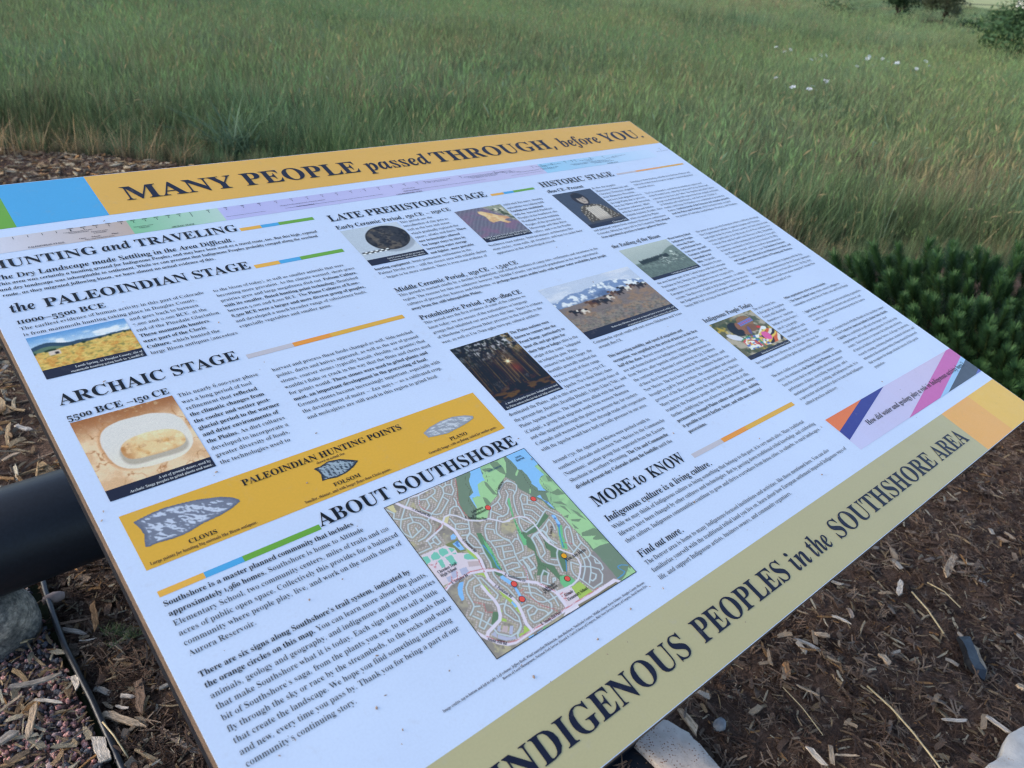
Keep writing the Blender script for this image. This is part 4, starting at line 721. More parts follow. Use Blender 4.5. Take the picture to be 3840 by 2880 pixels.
POINTS = {'clovis': [[0.0205, 0.4457], [0.0243, 0.4449], [0.0328, 0.4435], [0.0427, 0.4428], [0.053, 0.4439], [0.0649, 0.4458], [0.0802, 0.4505], [0.0872, 0.4546], [0.0908, 0.4583], [0.0909, 0.4601], [0.0832, 0.4634], [0.0735, 0.4656], [0.0602, 0.4668], [0.0482, 0.4697], [0.0383, 0.47], [0.0271, 0.4685], [0.0222, 0.4691], [0.0202, 0.4683], [0.0213, 0.4643], [0.0231, 0.4587], [0.0228, 0.4531], [0.0215, 0.4484]], 'folsom': [[0.1542, 0.4561], [0.1605, 0.4558], [0.1678, 0.4539], [0.1773, 0.4557], [0.1854, 0.4603], [0.19, 0.4635], [0.1833, 0.4675], [0.1753, 0.4703], [0.1663, 0.4713], [0.159, 0.4697], [0.1544, 0.4697], [0.1566, 0.4639], [0.1563, 0.4598]], 'plano': [[0.2576, 0.4608], [0.2663, 0.4572], [0.2804, 0.455], [0.2932, 0.4552], [0.3043, 0.4582], [0.311, 0.4619], [0.3098, 0.4642], [0.3008, 0.4665], [0.2905, 0.4681], [0.2766, 0.4695], [0.2664, 0.4679], [0.2587, 0.4665], [0.2584, 0.4642]]}
SPECKS = [[0.1612, 0.2657], [0.1248, 0.0846], [0.0498, 0.3036], [0.0033, 0.4351], [0.0068, 0.428], [0.0877, 0.4274], [0.0848, 0.4299], [0.1232, 0.5548], [0.1137, 0.617], [0.1037, 0.6431], [0.0945, 0.6473], [0.0957, 0.6747], [0.101, 0.6678], [0.0431, 0.6384], [0.0311, 0.6416], [0.0953, 0.5584], [0.1612, 0.6452], [0.1496, 0.651], [0.1962, 0.674], [0.198, 0.6854], [0.2591, 0.6884], [0.2062, 0.6944], [0.3008, 0.6835], [0.3304, 0.6771], [0.3395, 0.684], [0.2573, 0.7011], [0.5889, 0.6009], [0.5719, 0.6128], [0.6599, 0.6343], [0.8171, 0.624], [0.5958, 0.6775], [0.4369, 0.636], [0.3958, 0.6145], [0.3284, 0.5279], [0.3333, 0.5027], [0.4858, 0.5654], [0.4592, 0.6822], [0.8167, 0.4184], [1.3067, 0.4024], [0.7517, 0.5892], [0.8179, 0.6245], [0.8287, 0.6442], [0.6598, 0.6354], [0.6243, 0.6239], [0.5952, 0.6774], [0.8002, 0.6819], [0.6353, 0.2703], [0.5891, 0.268], [0.7834, 0.2578], [0.585, 0.341], [0.6157, 0.4402], [0.1745, 0.3287], [0.1744, 0.4228], [0.2183, 0.3676], [0.1427, 0.4663], [0.2948, 0.505]]
MAPBOX = [0.1832, 0.514, 0.3309, 0.6616]
MAP_POLYS = r"""dgreen|479,1 578,0 574,17 532,58 522,81 510,131 485,146 466,150 461,179 455,230 434,264 405,297 374,285 374,198 401,122 447,53
dgreen|657,-3 848,-4 994,-6 993,132 1001,271 995,798 993,996 871,996 869,974 869,746 874,716 871,590 874,502 868,461 837,436 836,372 803,317 765,234 776,180 751,138 740,131 614,220 544,244 468,316 405,297 458,232 471,166
water|578,0 657,-3 638,38 620,96 561,101 537,144 529,177 476,164 458,232 455,230 461,179 466,150 504,137 522,81 532,58 574,17
lgreen|657,-3 759,-6 779,9 832,-1 819,43 774,105 740,131 667,162 611,218 544,244 468,316 405,297 458,232 474,168 511,168 523,179 537,144 561,101 602,92 620,96 624,65 645,47 646,23
dgreen2|652,21 701,30 721,49 694,51 659,45
dgreen2|729,-6 776,12 778,72 761,122 739,88 722,25
dgreen2|610,98 622,116 622,215 600,199 599,129
dgreen2|533,188 548,201 550,247 517,253 520,227
dgreen2|627,76 682,89 647,83
water|857,-7 994,-6 997,139 963,144 979,177 973,195 988,223 948,224 926,234 908,255 900,292 903,322 862,297 871,282 858,241 867,230 876,179 873,131 852,116 859,99 857,41 850,14
lgreen|963,144 990,141 990,193 993,246 995,278 994,678 994,780 937,767 880,710 871,590 874,502 868,461 864,449 869,389 891,336 916,334 900,292 908,255 926,234 975,222
dgreen2|917,345 982,342 992,392 942,377
dgreen2|979,229 993,246 989,285 965,273
dgreen2|882,401 935,423 948,463 900,424
dgreen2|904,441 928,458 929,526 921,493
dgreen2|950,493 975,530 982,596 960,556
dgreen2|899,549 961,576 933,585 897,562
dgreen2|888,571 898,623 878,608
dgreen2|894,649 986,660 994,678 994,780 979,744 937,727 914,710 957,705 880,669
dgreen2|875,512 913,518 889,534
lgreen|827,130 852,116 853,127 816,155 809,146
lgreen|824,264 828,271 806,294 802,287
pond|823,327 851,327 845,362 863,396 864,449 856,436 847,393 841,356
lgreen|894,681 934,693 919,733 950,750 985,777 933,767 879,765 884,702
lgreen|871,996 927,981 981,952 979,968 1002,951 993,996
gray|843,784 874,775 869,974 839,968 698,956 671,881 675,859 740,812
park|655,257 671,265 652,294 607,384 581,475 567,544 549,561 537,554 570,456 601,380 632,303
valley|578,478 598,507 580,577 552,563 573,512
valley|591,512 612,553 565,634 557,688 603,738 596,775 592,797 619,816 639,831 633,876 590,876 562,860 568,824 565,770 558,721 531,698 468,729 450,774 474,732 527,688 565,614 548,575
valley|665,577 669,618 695,662 709,686 696,730 695,746 642,800 624,790 661,711 620,689 647,657 636,630
valley|582,485 729,465 794,442 797,472 731,494 655,519 590,512
park|797,541 825,556 777,619 761,667 744,696 719,675 749,626
park|794,550 799,576 734,659 727,656 758,600
pond|818,469 835,482 828,516 824,542 798,566 792,563 812,508 811,479
park|585,805 621,813 639,831 645,867 606,877 563,877 562,836
ygreen|599,885 663,881 685,965 591,963
school|514,862 549,869 599,885 589,966 505,961 503,898
road2|505,961 685,965 845,971 871,996 566,995 443,993
dbrown|559,980 850,984 871,996 558,995
park2|351,369 375,381 363,462 345,538 334,625 313,621 294,578 315,514 327,456
park|375,381 361,427 363,488 349,549 336,618 334,625 326,562 339,509 348,454
valley|292,581 324,628 333,658 300,648 287,628
pond|302,645 316,648 338,713 333,759 327,792 313,784 322,733 293,656
park|561,497 576,531 554,564 542,557 549,517
valley|581,525 594,563 569,629 539,695 568,702 536,769 477,737 520,702 565,613 551,562
school|8,344 155,352 162,364 190,391 186,423 243,454 258,508 245,564 194,552 47,548 7,546 7,422
teal|55,369 81,359 93,369 93,402 78,407 46,398 46,381
teal|107,360 134,360 148,378 144,401 103,404 98,384
teal|7,356 36,363 34,399 5,404
teal|66,413 92,414 83,459 60,459
teal|112,413 151,417 149,474 116,473
teal|206,451 224,448 258,466 261,489 246,498 207,481 197,467
teal|158,375 175,379 187,398 160,405
teal|156,411 180,416 176,426 165,420
lot|89,499 117,502 103,539 68,540
lot|136,508 175,513 172,544 126,544
lot|47,516 74,515 61,548 43,542
mauve|201,490 257,516 244,543 189,521
olive|160,350 240,349 235,433 187,422 190,391 162,364
pond|195,364 233,359 234,423 209,416
water2|90,572 113,577 77,616 54,662 38,664 44,625 65,590
pond|217,315 238,313 243,334 226,346 204,339
ygreen|246,417 263,465 260,505 249,499 237,446
ygreen|186,568 237,588 230,629 254,695 278,776 277,827 254,880 250,792 241,748 190,777 182,812 164,820 181,784 238,746 243,669 231,634 220,595
ygreen|186,605 199,664 196,714 186,681
water2|262,791 266,797 267,829 255,830 255,795
lot|56,883 95,877 69,910
lot|86,898 115,929 101,946 72,915
lot|113,932 154,948 153,963 101,946
lot|167,893 183,902 147,937 136,927
lot|112,864 127,870 103,896 96,881
mauve|138,876 157,890 134,914 110,897
valley|140,790 167,805 141,843 93,850 91,837
ygreen|157,837 174,855 166,869 146,850
ygreen|231,926 246,965 173,963 178,951 206,956
water2|263,993 300,992 296,997 263,997
water2|208,987 245,990 241,995 212,997
park|307,988 348,989 348,993 303,994
cream|17,8 55,5 47,53 30,57
cream|244,205 291,204 258,234 239,250 236,227"""
MAP_ROADS = r"""M|67,-19 75,2 102,46 124,70 186,162 228,227 242,256 256,297 252,350 250,373 249,354 254,417 270,477 270,515 257,558 245,589 235,628 241,672 264,744 276,779 279,820 266,871 248,926 250,972
M|-1,573 40,556 173,553 237,574 297,600 325,632 341,678 370,715 404,738 449,771 463,797 479,826 501,862 505,895 495,963
M|-1,836 26,888 59,933 94,964 134,977 248,973 486,971 707,978 844,972 868,998
N|228,227 259,200 293,201 323,225 362,279 418,312 471,323 508,355 530,379 568,390 554,384 598,384 637,390 673,418 684,470 679,522 679,554 684,602 675,535 672,598 695,662 724,703 747,732 753,769 742,805 703,842 667,867 614,878 558,874 510,867
M|26,888 50,866 87,857 141,843 160,824 183,779 187,739 181,696 179,647
N|228,227 203,252 166,262 83,285
N|160,3 208,12 315,2 362,2
L|6,19 30,57 9,84 40,109 102,120 145,150 162,180 159,217 138,243 87,263 46,265
L|160,3 145,20 96,56 40,109 9,151 4,186 26,230
L|28,227 40,176 56,151 92,152 115,173 119,205 126,250
L|102,98 89,151
L|79,188 78,217
L|162,180 210,149 256,133 325,84 350,65 366,32 357,-1
L|115,206 31,233
L|214,15 183,66 177,102 207,148 228,167 255,172 345,117 330,82
L|196,41 240,55 304,42 320,23 309,-1
L|240,55 230,98 193,119
L|275,50 283,94
L|363,30 396,23 425,33 413,73 384,96 353,66
L|393,22 402,3
L|425,33 451,0
L|296,197 317,173 346,166 369,178 365,211 356,250
L|360,173 376,146 379,120
L|278,223 281,267 316,277 346,301
L|283,269 268,291 286,308 330,323
L|360,283 325,346 293,363 275,386
L|320,352 330,387 331,416
L|480,327 538,263 585,256 627,235 641,196 703,161 745,153 757,176
L|518,289 537,317 555,348 591,345 620,319 628,282 680,239 686,209
L|591,259 584,300 564,299
L|510,352 525,337 555,348
L|415,363 390,401 378,433
L|415,363 441,346 466,355
L|500,359 468,395 450,428 464,462 487,491
L|416,368 452,395 441,419
L|131,269 145,281 143,316
L|733,159 757,176 769,207 746,235 702,261 672,304 649,354 637,390 611,427 596,479 606,493 697,481 793,433 815,429 833,462 859,509 858,583 834,631 796,692
L|706,210 727,230 722,247
L|726,293 756,274 774,302 737,346 711,333 726,293
L|708,332 666,410
L|760,324 794,356 802,389 812,428
L|737,346 774,379 784,432
L|692,362 735,393 746,450
L|677,396 703,419 710,465
L|635,398 668,461
L|679,522 709,520 782,488 782,521 767,559
L|747,502 729,539 695,562
L|698,528 705,545 692,592 695,630
L|607,539 635,527 686,526
L|607,539 598,587
L|651,535 635,606
L|862,641 850,676 847,719
L|611,540 638,533 697,529 698,599 713,637
L|611,540 594,600 570,662 580,705 611,738 634,750
L|640,530 631,611 613,652 579,662
L|698,664 672,683 650,713 632,753 621,789
L|615,699 645,719
L|844,575 852,597 826,645 800,679 802,711 812,759 809,791 800,824 764,867 705,916
L|844,575 816,587 790,626 767,670 765,717
L|865,643 849,670 845,699 854,743 845,776 823,790 777,782
L|845,699 755,728
L|837,785 848,817 852,856 842,885 828,890
L|837,819 827,839 849,855
L|789,755 775,798 755,829 732,849 690,880
L|737,815 785,845 816,879 810,913 771,949 703,951 678,865
L|762,874 778,895 757,912 732,915 723,901
L|702,767 675,802 666,830 672,857
L|705,768 730,799
L|532,732 497,753 465,791
L|532,732 546,759 523,775 495,808
L|474,780 510,824
L|530,815 545,795 558,798 550,810 537,807
L|482,614 512,627 540,629
L|505,631 505,685 502,699 462,697
L|472,626 467,672 455,710 446,741
L|449,654 445,688 428,723 393,774 373,817 380,856 403,876 437,884 496,887
L|370,750 400,771 424,795 433,832
L|356,785 398,812 423,849 432,885 435,910 408,940 381,939
L|511,856 493,900 495,963
L|472,858 472,896 463,933
L|278,845 324,848 345,867 353,892 380,919 388,943 314,947 286,942 282,917 299,873 335,869
L|353,892 321,905 293,900
L|388,943 413,938 438,900
L|87,857 88,895 136,941 174,942 216,924
L|161,967 175,946 205,933
L|38,758 64,799 91,852
L|272,344 294,352 303,356
L|319,352 286,369 278,396 286,434 318,456
L|322,353 330,397 326,451 314,488 306,551 288,591 274,625 276,679 291,720 294,777
L|292,485 312,491
L|394,400 381,428 387,453 382,507 365,549 367,584 352,634 345,664 364,691 427,721
L|394,448 456,472
L|391,490 472,516
L|423,508 392,568
L|413,537 459,553
L|365,571 447,589
L|364,608 411,612 437,627 429,652 401,645 357,638
L|382,643 391,668 422,686 409,707
L|453,422 463,463 484,500 479,533 459,574 447,619 450,663 436,706 413,743 387,789 376,807
L|494,510 521,498 537,510 530,551 513,581 479,581 456,577
L|537,510 551,482
L|453,623 512,624 552,628
L|473,629 476,677 456,717 446,744
L|510,627 509,670 503,696 465,696
L|183,571 188,602 182,671 184,735 178,782 170,813 140,845 95,849 49,870
L|173,585 135,589 103,611 88,642 80,704 73,719 49,736 29,747
L|177,632 141,628 122,653 128,692 160,725 181,734
L|189,595 206,604 223,725 204,739 184,735
L|186,772 215,780 235,811 238,875 220,917 180,946
L|242,772 201,803 189,827 209,881 225,901
L|108,808 44,842 31,819 90,771 73,749
L|89,308 115,309 118,289 140,284 146,326 124,331 115,309
L|8,328 85,331 89,291
L|73,719 101,731
R|3,567 45,551 95,555 178,547 242,566 296,591 329,626
R|467,17 429,90 380,157 374,220 376,282
R|461,785 504,859
R|32,880 65,925 100,957 143,971 244,967
R|257,971 482,965 726,964
R|449,654 443,691 419,734
R|261,510 248,553 242,583
R|10,407 30,422 30,443 57,416
R|79,518 61,548 94,550 117,514
R|540,884 515,889 522,932 539,895 570,912
R|87,698 126,732 108,771 135,791
R|360,764 340,769 362,822 387,891 426,933 436,955
R|199,43 179,77 192,114 217,139
R|757,652 791,679
R|598,384 640,387
R|162,256 224,234
T|843,34 840,85 861,146 843,213 840,257 852,298 913,338
T|933,237 920,296 923,338 876,402 867,451
T|543,2 500,70 499,116 445,167 436,234
T|369,378 369,444 366,490 339,535 333,616
T|672,529 662,576 645,635
T|657,53 627,114
T|599,398 569,474 577,496 626,485 674,492
T|505,685 532,683 558,721 566,779
T|748,647 724,699 696,730 656,775 626,812
W|795,564 765,604
W|802,557 773,595 730,672
W|691,736 674,760 644,797
W|869,974 918,972 938,962 921,928 926,918 951,921 983,941
W|337,448 339,493 339,535 324,586 325,616
W|300,824 333,819 332,795"""
MAP_LABELS = [('You Are Here', 0.6824, 0.7538, 0.8344, 0.7536), ('Lakehouse', 0.4094, 0.2523, 0.4905, 0.2528), ('at Southshore', 0.3977, 0.2744, 0.4956, 0.2742), ('Aurora', 0.8942, 0.048, 0.9413, 0.0492), ('Reservoir', 0.8861, 0.0692, 0.9504, 0.0697), ('Cherokee Trail', 0.0251, 0.4794, 0.1419, 0.479), ('High School', 0.0264, 0.5032, 0.1247, 0.5027), ('Lighthouse', 0.4478, 0.8302, 0.5336, 0.8324), ('at Southshore', 0.4431, 0.847, 0.5361, 0.8504), ('Altitude', 0.529, 0.9147, 0.5893, 0.9172), ('Elementary School', 0.5278, 0.9412, 0.674, 0.9423), ('E. Smoky Hill Pkwy', 0.3122, 0.9759, 0.4501, 0.9787), ('E. Arapahoe Rd', 0.0518, 0.5632, 0.1538, 0.5626), ('S. Powhaton Rd', 0.2339, 0.6783, 0.2699, 0.7765), ('Smoky Hill Rd', 0.0194, 0.8996, 0.0874, 0.9668), ('S. Powhaton Rd', 0.1264, 0.0787, 0.1866, 0.1657), ('E. Southshore Pkwy', 0.3527, 0.2617, 0.4598, 0.3283), ('E. Southshore Dr', 0.32, 0.6556, 0.3959, 0.7402), ('E. Lakeview Dr', 0.6347, 0.2004, 0.7144, 0.1599), ('Aurora Reservoir', 0.6723, 0.0577, 0.7797, 0.0609), ('E. Dawes Dr', 0.7166, 0.589, 0.7714, 0.5385), ('S. Powhaton Rd', 0.2538, 0.37, 0.2687, 0.4646)]
MAP_MARKS = [('r', 0.5151, 0.2618), ('r', 0.7947, 0.3346), ('r', 0.3362, 0.7188), ('r', 0.3167, 0.809), ('r', 0.6142, 0.8362), ('o', 0.6953, 0.718)]

# ------------------------------------------------------------------ lettering
GCACHE = {}
ACC = {'á': ('a', 'acute'), 'é': ('e', 'acute'), 'í': ('i', 'acute'), 'ú': ('u', 'acute'), 'ó': ('o', 'acute'), 'ñ': ('n', 'tilde')}
def loop_offset_x(L, d):
    P = np.array(L, float)
    a = np.roll(P, 1, 0); c = np.roll(P, -1, 0)
    t = c - a; l = np.linalg.norm(t, axis=1) + 1e-9
    nx = t[:, 1] / l; ny = -t[:, 0] / l
    P = P.copy(); P[:, 0] += d * nx; P[:, 1] += d * 0.12 * ny
    return P
def area(P):
    x, y = P[:, 0], P[:, 1]
    return 0.5 * np.sum(x * np.roll(y, -1) - y * np.roll(x, -1))
def glyph(c, face):
    k = (c, face)
    if k in GCACHE: return GCACHE[k]
    extra = None
    b_ = c
    if c in ACC: b_, extra = ACC[c]
    src = GLYPHS['I'] if (face == 'I' and b_ in GLYPHS['I']) else GLYPHS['B']
    if b_ not in src:
        GCACHE[k] = (250, np.zeros((0, 2)), []); return GCACHE[k]
    g = src[b_]; adv = g[0]
    if c in '–—': g = [380 if c == '–' else 480, [20, 130, 360 if c == '–' else 460, 130, 360 if c == '–' else 460, 165, 20, 165]]; adv = g[0]
    loops = [np.array(l, float).reshape(-1, 2) for l in g[1:]]
    if c.isdigit():
        if c == '1':
            g = GLYPHS['B']['I']; loops = [np.array(l, float).reshape(-1, 2) * (0.72, 0.70) for l in g[1:]]; adv = 190
        elif c in '02':
            loops = [l * (0.82, 0.66) for l in loops]; adv = 300
        elif c in '34579':
            loops = [l * (0.80, 0.94) - (0, 135) for l in loops]; adv = 300
        else: adv = 340; loops = [l * (0.9, 1.0) for l in loops]
    if face == 'R':
        # outlines run clockwise for outer edges: shift stems inward to a book weight
        big = max(loops, key=lambda l: abs(area(l)))
        sgn = 1 if area(big) < 0 else -1
        loops = [loop_offset_x(l, 14.0 * sgn) for l in loops]
    if extra:
        x0 = min(l[:, 0].min() for l in loops); x1 = max(l[:, 0].max() for l in loops); xm = (x0 + x1) / 2
        loops = list(loops)
        if extra == 'acute': loops.append(np.array([(xm - 20, 345), (xm + 30, 345), (xm + 80, 440), (xm + 20, 440)], float))
        else: loops.append(np.array([(xm - 90, 365), (xm - 30, 385), (xm + 90, 365), (xm + 90, 405), (xm - 30, 425), (xm - 90, 405)], float))
    # split in outer loops with their holes
    outs = []; sg = None
    ar = [area(l) for l in loops]
    big = int(np.argmax(np.abs(ar))); sg = np.sign(ar[big])
    V = []; F = []
    outers = [i for i in range(len(loops)) if np.sign(ar[i]) == sg]
    holes = [i for i in range(len(loops)) if np.sign(ar[i]) != sg]
    if extra: 
        if len(loops) - 1 in holes: holes.remove(len(loops) - 1); outers.append(len(loops) - 1)
    for i in outers:
        grp = [loops[i]]
        lo, hi = loops[i].min(0), loops[i].max(0)
        for h in holes:
            m = loops[h].mean(0)
            if (m > lo).all() and (m < hi).all(): grp.append(loops[h])
        tri = tessellate_polygon([[Vector((p[0], p[1], 0)) for p in l] for l in grp])
        base = len(V)
        for l in grp: V += [tuple(p) for p in l]
        F += [(a + base, b2 + base, c2 + base) for a, b2, c2 in tri]
    V = np.array(V) / 1000.0
    F2 = []
    for a, b2, c2 in F:
        cr = (V[b2][0] - V[a][0]) * (V[c2][1] - V[a][1]) - (V[b2][1] - V[a][1]) * (V[c2][0] - V[a][0])
        F2.append((a, b2, c2) if cr > 0 else (a, c2, b2))
    GCACHE[k] = (adv / 1000.0, V, F2)
    return GCACHE[k]

PW = 1.22                      # width of the panel in metres
PH_ = 0.757                    # height / width
class Flat:
    """collects flat print on the panel: x right, y up, in metres from the top left corner"""
    def __init__(s): s.V = []; s.F = []; s.C = []
    def poly(s, pts, z, col):
        b0 = len(s.V)
        P = [(u * PW, -v * PW) for u, v in pts]
        ar = sum(P[i][0] * P[(i + 1) % len(P)][1] - P[(i + 1) % len(P)][0] * P[i][1] for i in range(len(P)))
        if ar < 0: P = P[::-1]
        s.V += [(x, y, z) for x, y in P]; s.F.append(tuple(range(b0, b0 + len(P)))); s.C += [tuple(col)] * len(P)
    def rect(s, u0, v0, u1, v1, z, col, col2=None):
        b0 = len(s.V)
        s.V += [(u0 * PW, -v1 * PW, z), (u1 * PW, -v1 * PW, z), (u1 * PW, -v0 * PW, z), (u0 * PW, -v0 * PW, z)]
        s.F.append((b0, b0 + 1, b0 + 2, b0 + 3)); c2 = col if col2 is None else col2
        s.C += [tuple(col), tuple(c2), tuple(c2), tuple(col)]
    def text(s, tx, face, u, v, sx, sy, z, col, ang=0.0, sp=0.17):
        x = 0.0; ca, sa = math.cos(ang), math.sin(ang); cur = face
        for ch in tx:
            if ch == '*': cur = 'B' if cur == face else face; continue
            if ch == ' ': x += sp * sx; continue
            adv, V, F = glyph(ch, cur)
            if len(V):
                b0 = len(s.V)
                X = (x + V[:, 0] * sx) * PW; Y = V[:, 1] * sy * PW
                wx = u * PW + X * ca - Y * sa; wy = -v * PW + X * sa + Y * ca
                s.V += [(a, b_, z) for a, b_ in zip(wx, wy)]
                s.F += [(a + b0, b_ + b0, c_ + b0) for a, b_, c_ in F]
                s.C += [tuple(col)] * len(V)
            x += adv * sx
        return x
    def build(s, name, parent):
        me = mesh(name, s.V, s.F); attr_color(me, np.array(s.C)); me.materials.append(M_PRINT)
        return link(name, me, parent)

def text_len(tx):
    return sum(0.17 if c == ' ' else glyph(c, 'B')[0] for c in tx if c != '*')

# ------------------------------------------------------------------ the sign
TH = RAD(16)
sign = empty('interpretive_sign', (0, 0, 0))
tag(sign, 'large tilted white information panel with ochre title band, text, photos and a street map', 'information sign')
# local frame of the panel
PM = Matrix(((1, 0, 0, -0.61), (0, math.cos(TH), -math.sin(TH), 0.8877636), (0, math.sin(TH), math.cos(TH), 1.1045621), (0, 0, 0, 1)))
def on_panel(o):
    o.matrix_local = PM; return o

HH = PH_ * PW
NAVY = ink((40, 46, 68)); OCHRE = ink((204, 166, 96)); BLUE = ink((80, 160, 226)); GREEN = ink((104, 160, 80))
ORANGE = ink((222, 146, 80)); GOLD = ink((204, 164, 84)); GREYB = ink((178, 180, 204)); BLACK = ink((30, 32, 50))

fl = Flat(); fl.rect(0, 0, 1, PH_, 0.0, WHITE)
# slightly proud printed sheet with its own edge
v_, f_ = box_vf(0, PW, -HH, 0, -0.0010, 0.0)
me = mesh('face_sheet', v_, f_); attr_color(me, WHITE); me.materials.append(M_PRINT)
face = on_panel(link('face_sheet', me, sign))
v_, f_ = box_vf(0.0005, PW - 0.0005, -HH + 0.0005, -0.0005, -0.0205, -0.0011)
on_panel(link('board_core', mesh('board_core', v_, f_), sign, M_CORE))
# black welded tray under the board
def panel_box(name, x0, x1, y0, y1, z0, z1, mat=None, bv=0.002):
    v_, f_ = box_vf(x0, x1, y0, y1, z0, z1)
    o = on_panel(link(name, mesh(name, v_, f_), sign, mat or M_STEEL))
    if bv: bevel(o, bv)
    return o
panel_box('frame_rail', 0.002, 0.044, -HH + 0.004, -0.004, -0.046, -0.0210)
panel_box('frame_rail', PW - 0.044, PW - 0.004, -HH + 0.004, -0.004, -0.046, -0.0210)
panel_box('frame_rail', 0.0445, PW - 0.0445, -0.044, -0.004, -0.046, -0.0210)
panel_box('frame_rail', 0.0445, PW - 0.0445, -HH + 0.004, -HH + 0.044, -0.046, -0.0210)
panel_box('cross_beam', 0.0445, PW - 0.0445, -0.52, -0.44, -0.046, -0.0210)
panel_box('mounting_plate', 0.10, PW - 0.10, -0.66, -0.30, -0.0565, -0.0465)

Z0, Z1, Z2, Z3, Z4 = 0.00015, 0.0003, 0.00045, 0.0006, 0.00075
# title band
def part_flat(name, fn):
    f = Flat(); fn(f); return on_panel(f.build(name, sign))
part_flat('title_band', lambda f: (f.rect(0, 0.0006, 0.0506, 0.0751, Z0, GREEN), f.rect(0.0506, 0.0006, 0.1331, 0.0751, Z0, BLUE), f.rect(0.1331, 0.0006, 0.9994, 0.0751, Z0, OCHRE)))
TAN = ink((160, 163, 138)); TAN2 = ink((167, 166, 143))
part_flat('footer_band', lambda f: (f.rect(0, 0.6945, 0.8432, PH_ - 0.0005, Z0, TAN2), f.rect(0.8432, 0.6945, 0.9189, PH_ - 0.0005, Z0, ink((238, 164, 102))), f.rect(0.9189, 0.6945, 0.9994, PH_ - 0.0005, Z0, ink((220, 178, 96)))))
# time line strip
def timeline(f):
    t0, t1 = 0.0885, 0.1128
    A = lambda c: ink(c)
    f.rect(0.0, t0, 0.1439, t1, Z0, A((196, 206, 240)), A((176, 164, 168)))
    f.rect(0.1439, t0, 0.2379, t1, Z0, A((126, 184, 160)), A((170, 200, 206)))
    f.rect(0.2379, t0, 0.7085, t1, Z0, A((172, 178, 238)), A((182, 184, 232)))
    f.rect(0.7085, t0, 0.9535, t1, Z0, A((142, 194, 240)), A((184, 208, 250)))
    f.rect(0.24, 0.1064, 0.285, 0.1067, Z1, BLACK); f.rect(0.308, 0.1064, 0.437, 0.1067, Z1, BLACK); f.rect(0.476, 0.1064, 0.60, 0.1067, Z1, BLACK); f.rect(0.645, 0.1064, 0.705, 0.1067, Z1, BLACK)
part_flat('time_line', timeline)
def ticks(f):
    for n, u, v in TICKS:
        sx = 0.0042 if u < 0.3 else 0.0035
        L = sum(glyph(c, 'B')[0] for c in n) * sx
        f.text(n, 'B', u - L / 2, v + 0.0016, sx, sx * 1.0, Z2, BLACK)
        f.rect(u - 0.00025, v + 0.0026, u + 0.00025, v + 0.0058 + (0.003 if n == '0' else 0), Z2, BLACK)
    for k in range(7): f.rect(0.018 + k * 0.0122, 0.0905, 0.0185 + k * 0.0122, 0.094, Z2, BLACK)
    rng = random.Random(4)
    for u, v, L in [(0.51, .093, .045), (0.51, .0955, .04), (0.57, .0945, .07), (0.575, .097, .055), (0.58, .0995, .05), (.628, .094, .03), (.633, .0965, .03), (.64, .0990, .03), (.66, .101, .045), (.70, .0935, .02), (.705, .096, .018), (.70, .100, .04), (.705, .1025, .035), (.716, .0935, .02), (.735, .0935, .018), (.765, .100, .04), (.77, .1025, .035), (.79, .0935, .035), (.80, .0965, .02), (.80, .1, .045), (.806, .1025, .05), (.81, .105, .05), (.845, .097, .03), (.86, .0945, .035), (.965, .098, .03), (0.0, .104, .012)]:
        w_ = ''.join(rng.choice('naeoimtrsdhl   ') for _ in range(int(L / 0.00085)))
        f.text(w_, 'B', u, v + 0.0012, 0.0027, 0.0030, Z2, ink((60, 64, 90)))
part_flat('time_line_lettering', ticks)

for k, q in BARS.items():
    us, v0, v1 = q[:4], q[4], q[5]
    cols = (GREYB, ORANGE, GOLD) if k in ('archaic', 'historic', 'more') else (ink((222, 168, 90)), BLUE, GREEN)
    if k == 'historic': cols = (ink((182, 180, 200)), ink((226, 156, 100)), GOLD)
    f = Flat()
    for i in range(3): f.rect(us[i], v0, us[i + 1], v1, Z0, cols[i])
    on_panel(f.build('accent_bar', sign))

def ybox(f): f.rect(0.0137, 0.4366, 0.3301, 0.4868, Z0, ink((204, 164, 80)))
part_flat('ochre_box', ybox)
# question banner
def qb(f):
    u0, v0, u1, v1 = QBOX
    for i in range(12):
        a, b_ = u0 + (0.9994 - u0) * i / 12, u0 + (0.9994 - u0) * (i + 1) / 12
        t = i / 12
        c1 = ink((184 + 2 * t, 190 - 12 * t, 240 - 20 * t))
        f.rect(a, v0, b_, v1, Z0, c1)
    C = dict(orange=(222, 120, 84), navy=(62, 70, 150), magenta=(184, 104, 178), lightblue=(144, 184, 236), slate=(74, 84, 104), blue=(92, 104, 190))
    for k, P in QPOLY.items():
        f.poly([(min(max(u, u0), 0.9993), min(max(v, v0), v1)) for u, v in P], Z1, ink(C[k]))
part_flat('question_banner', qb)

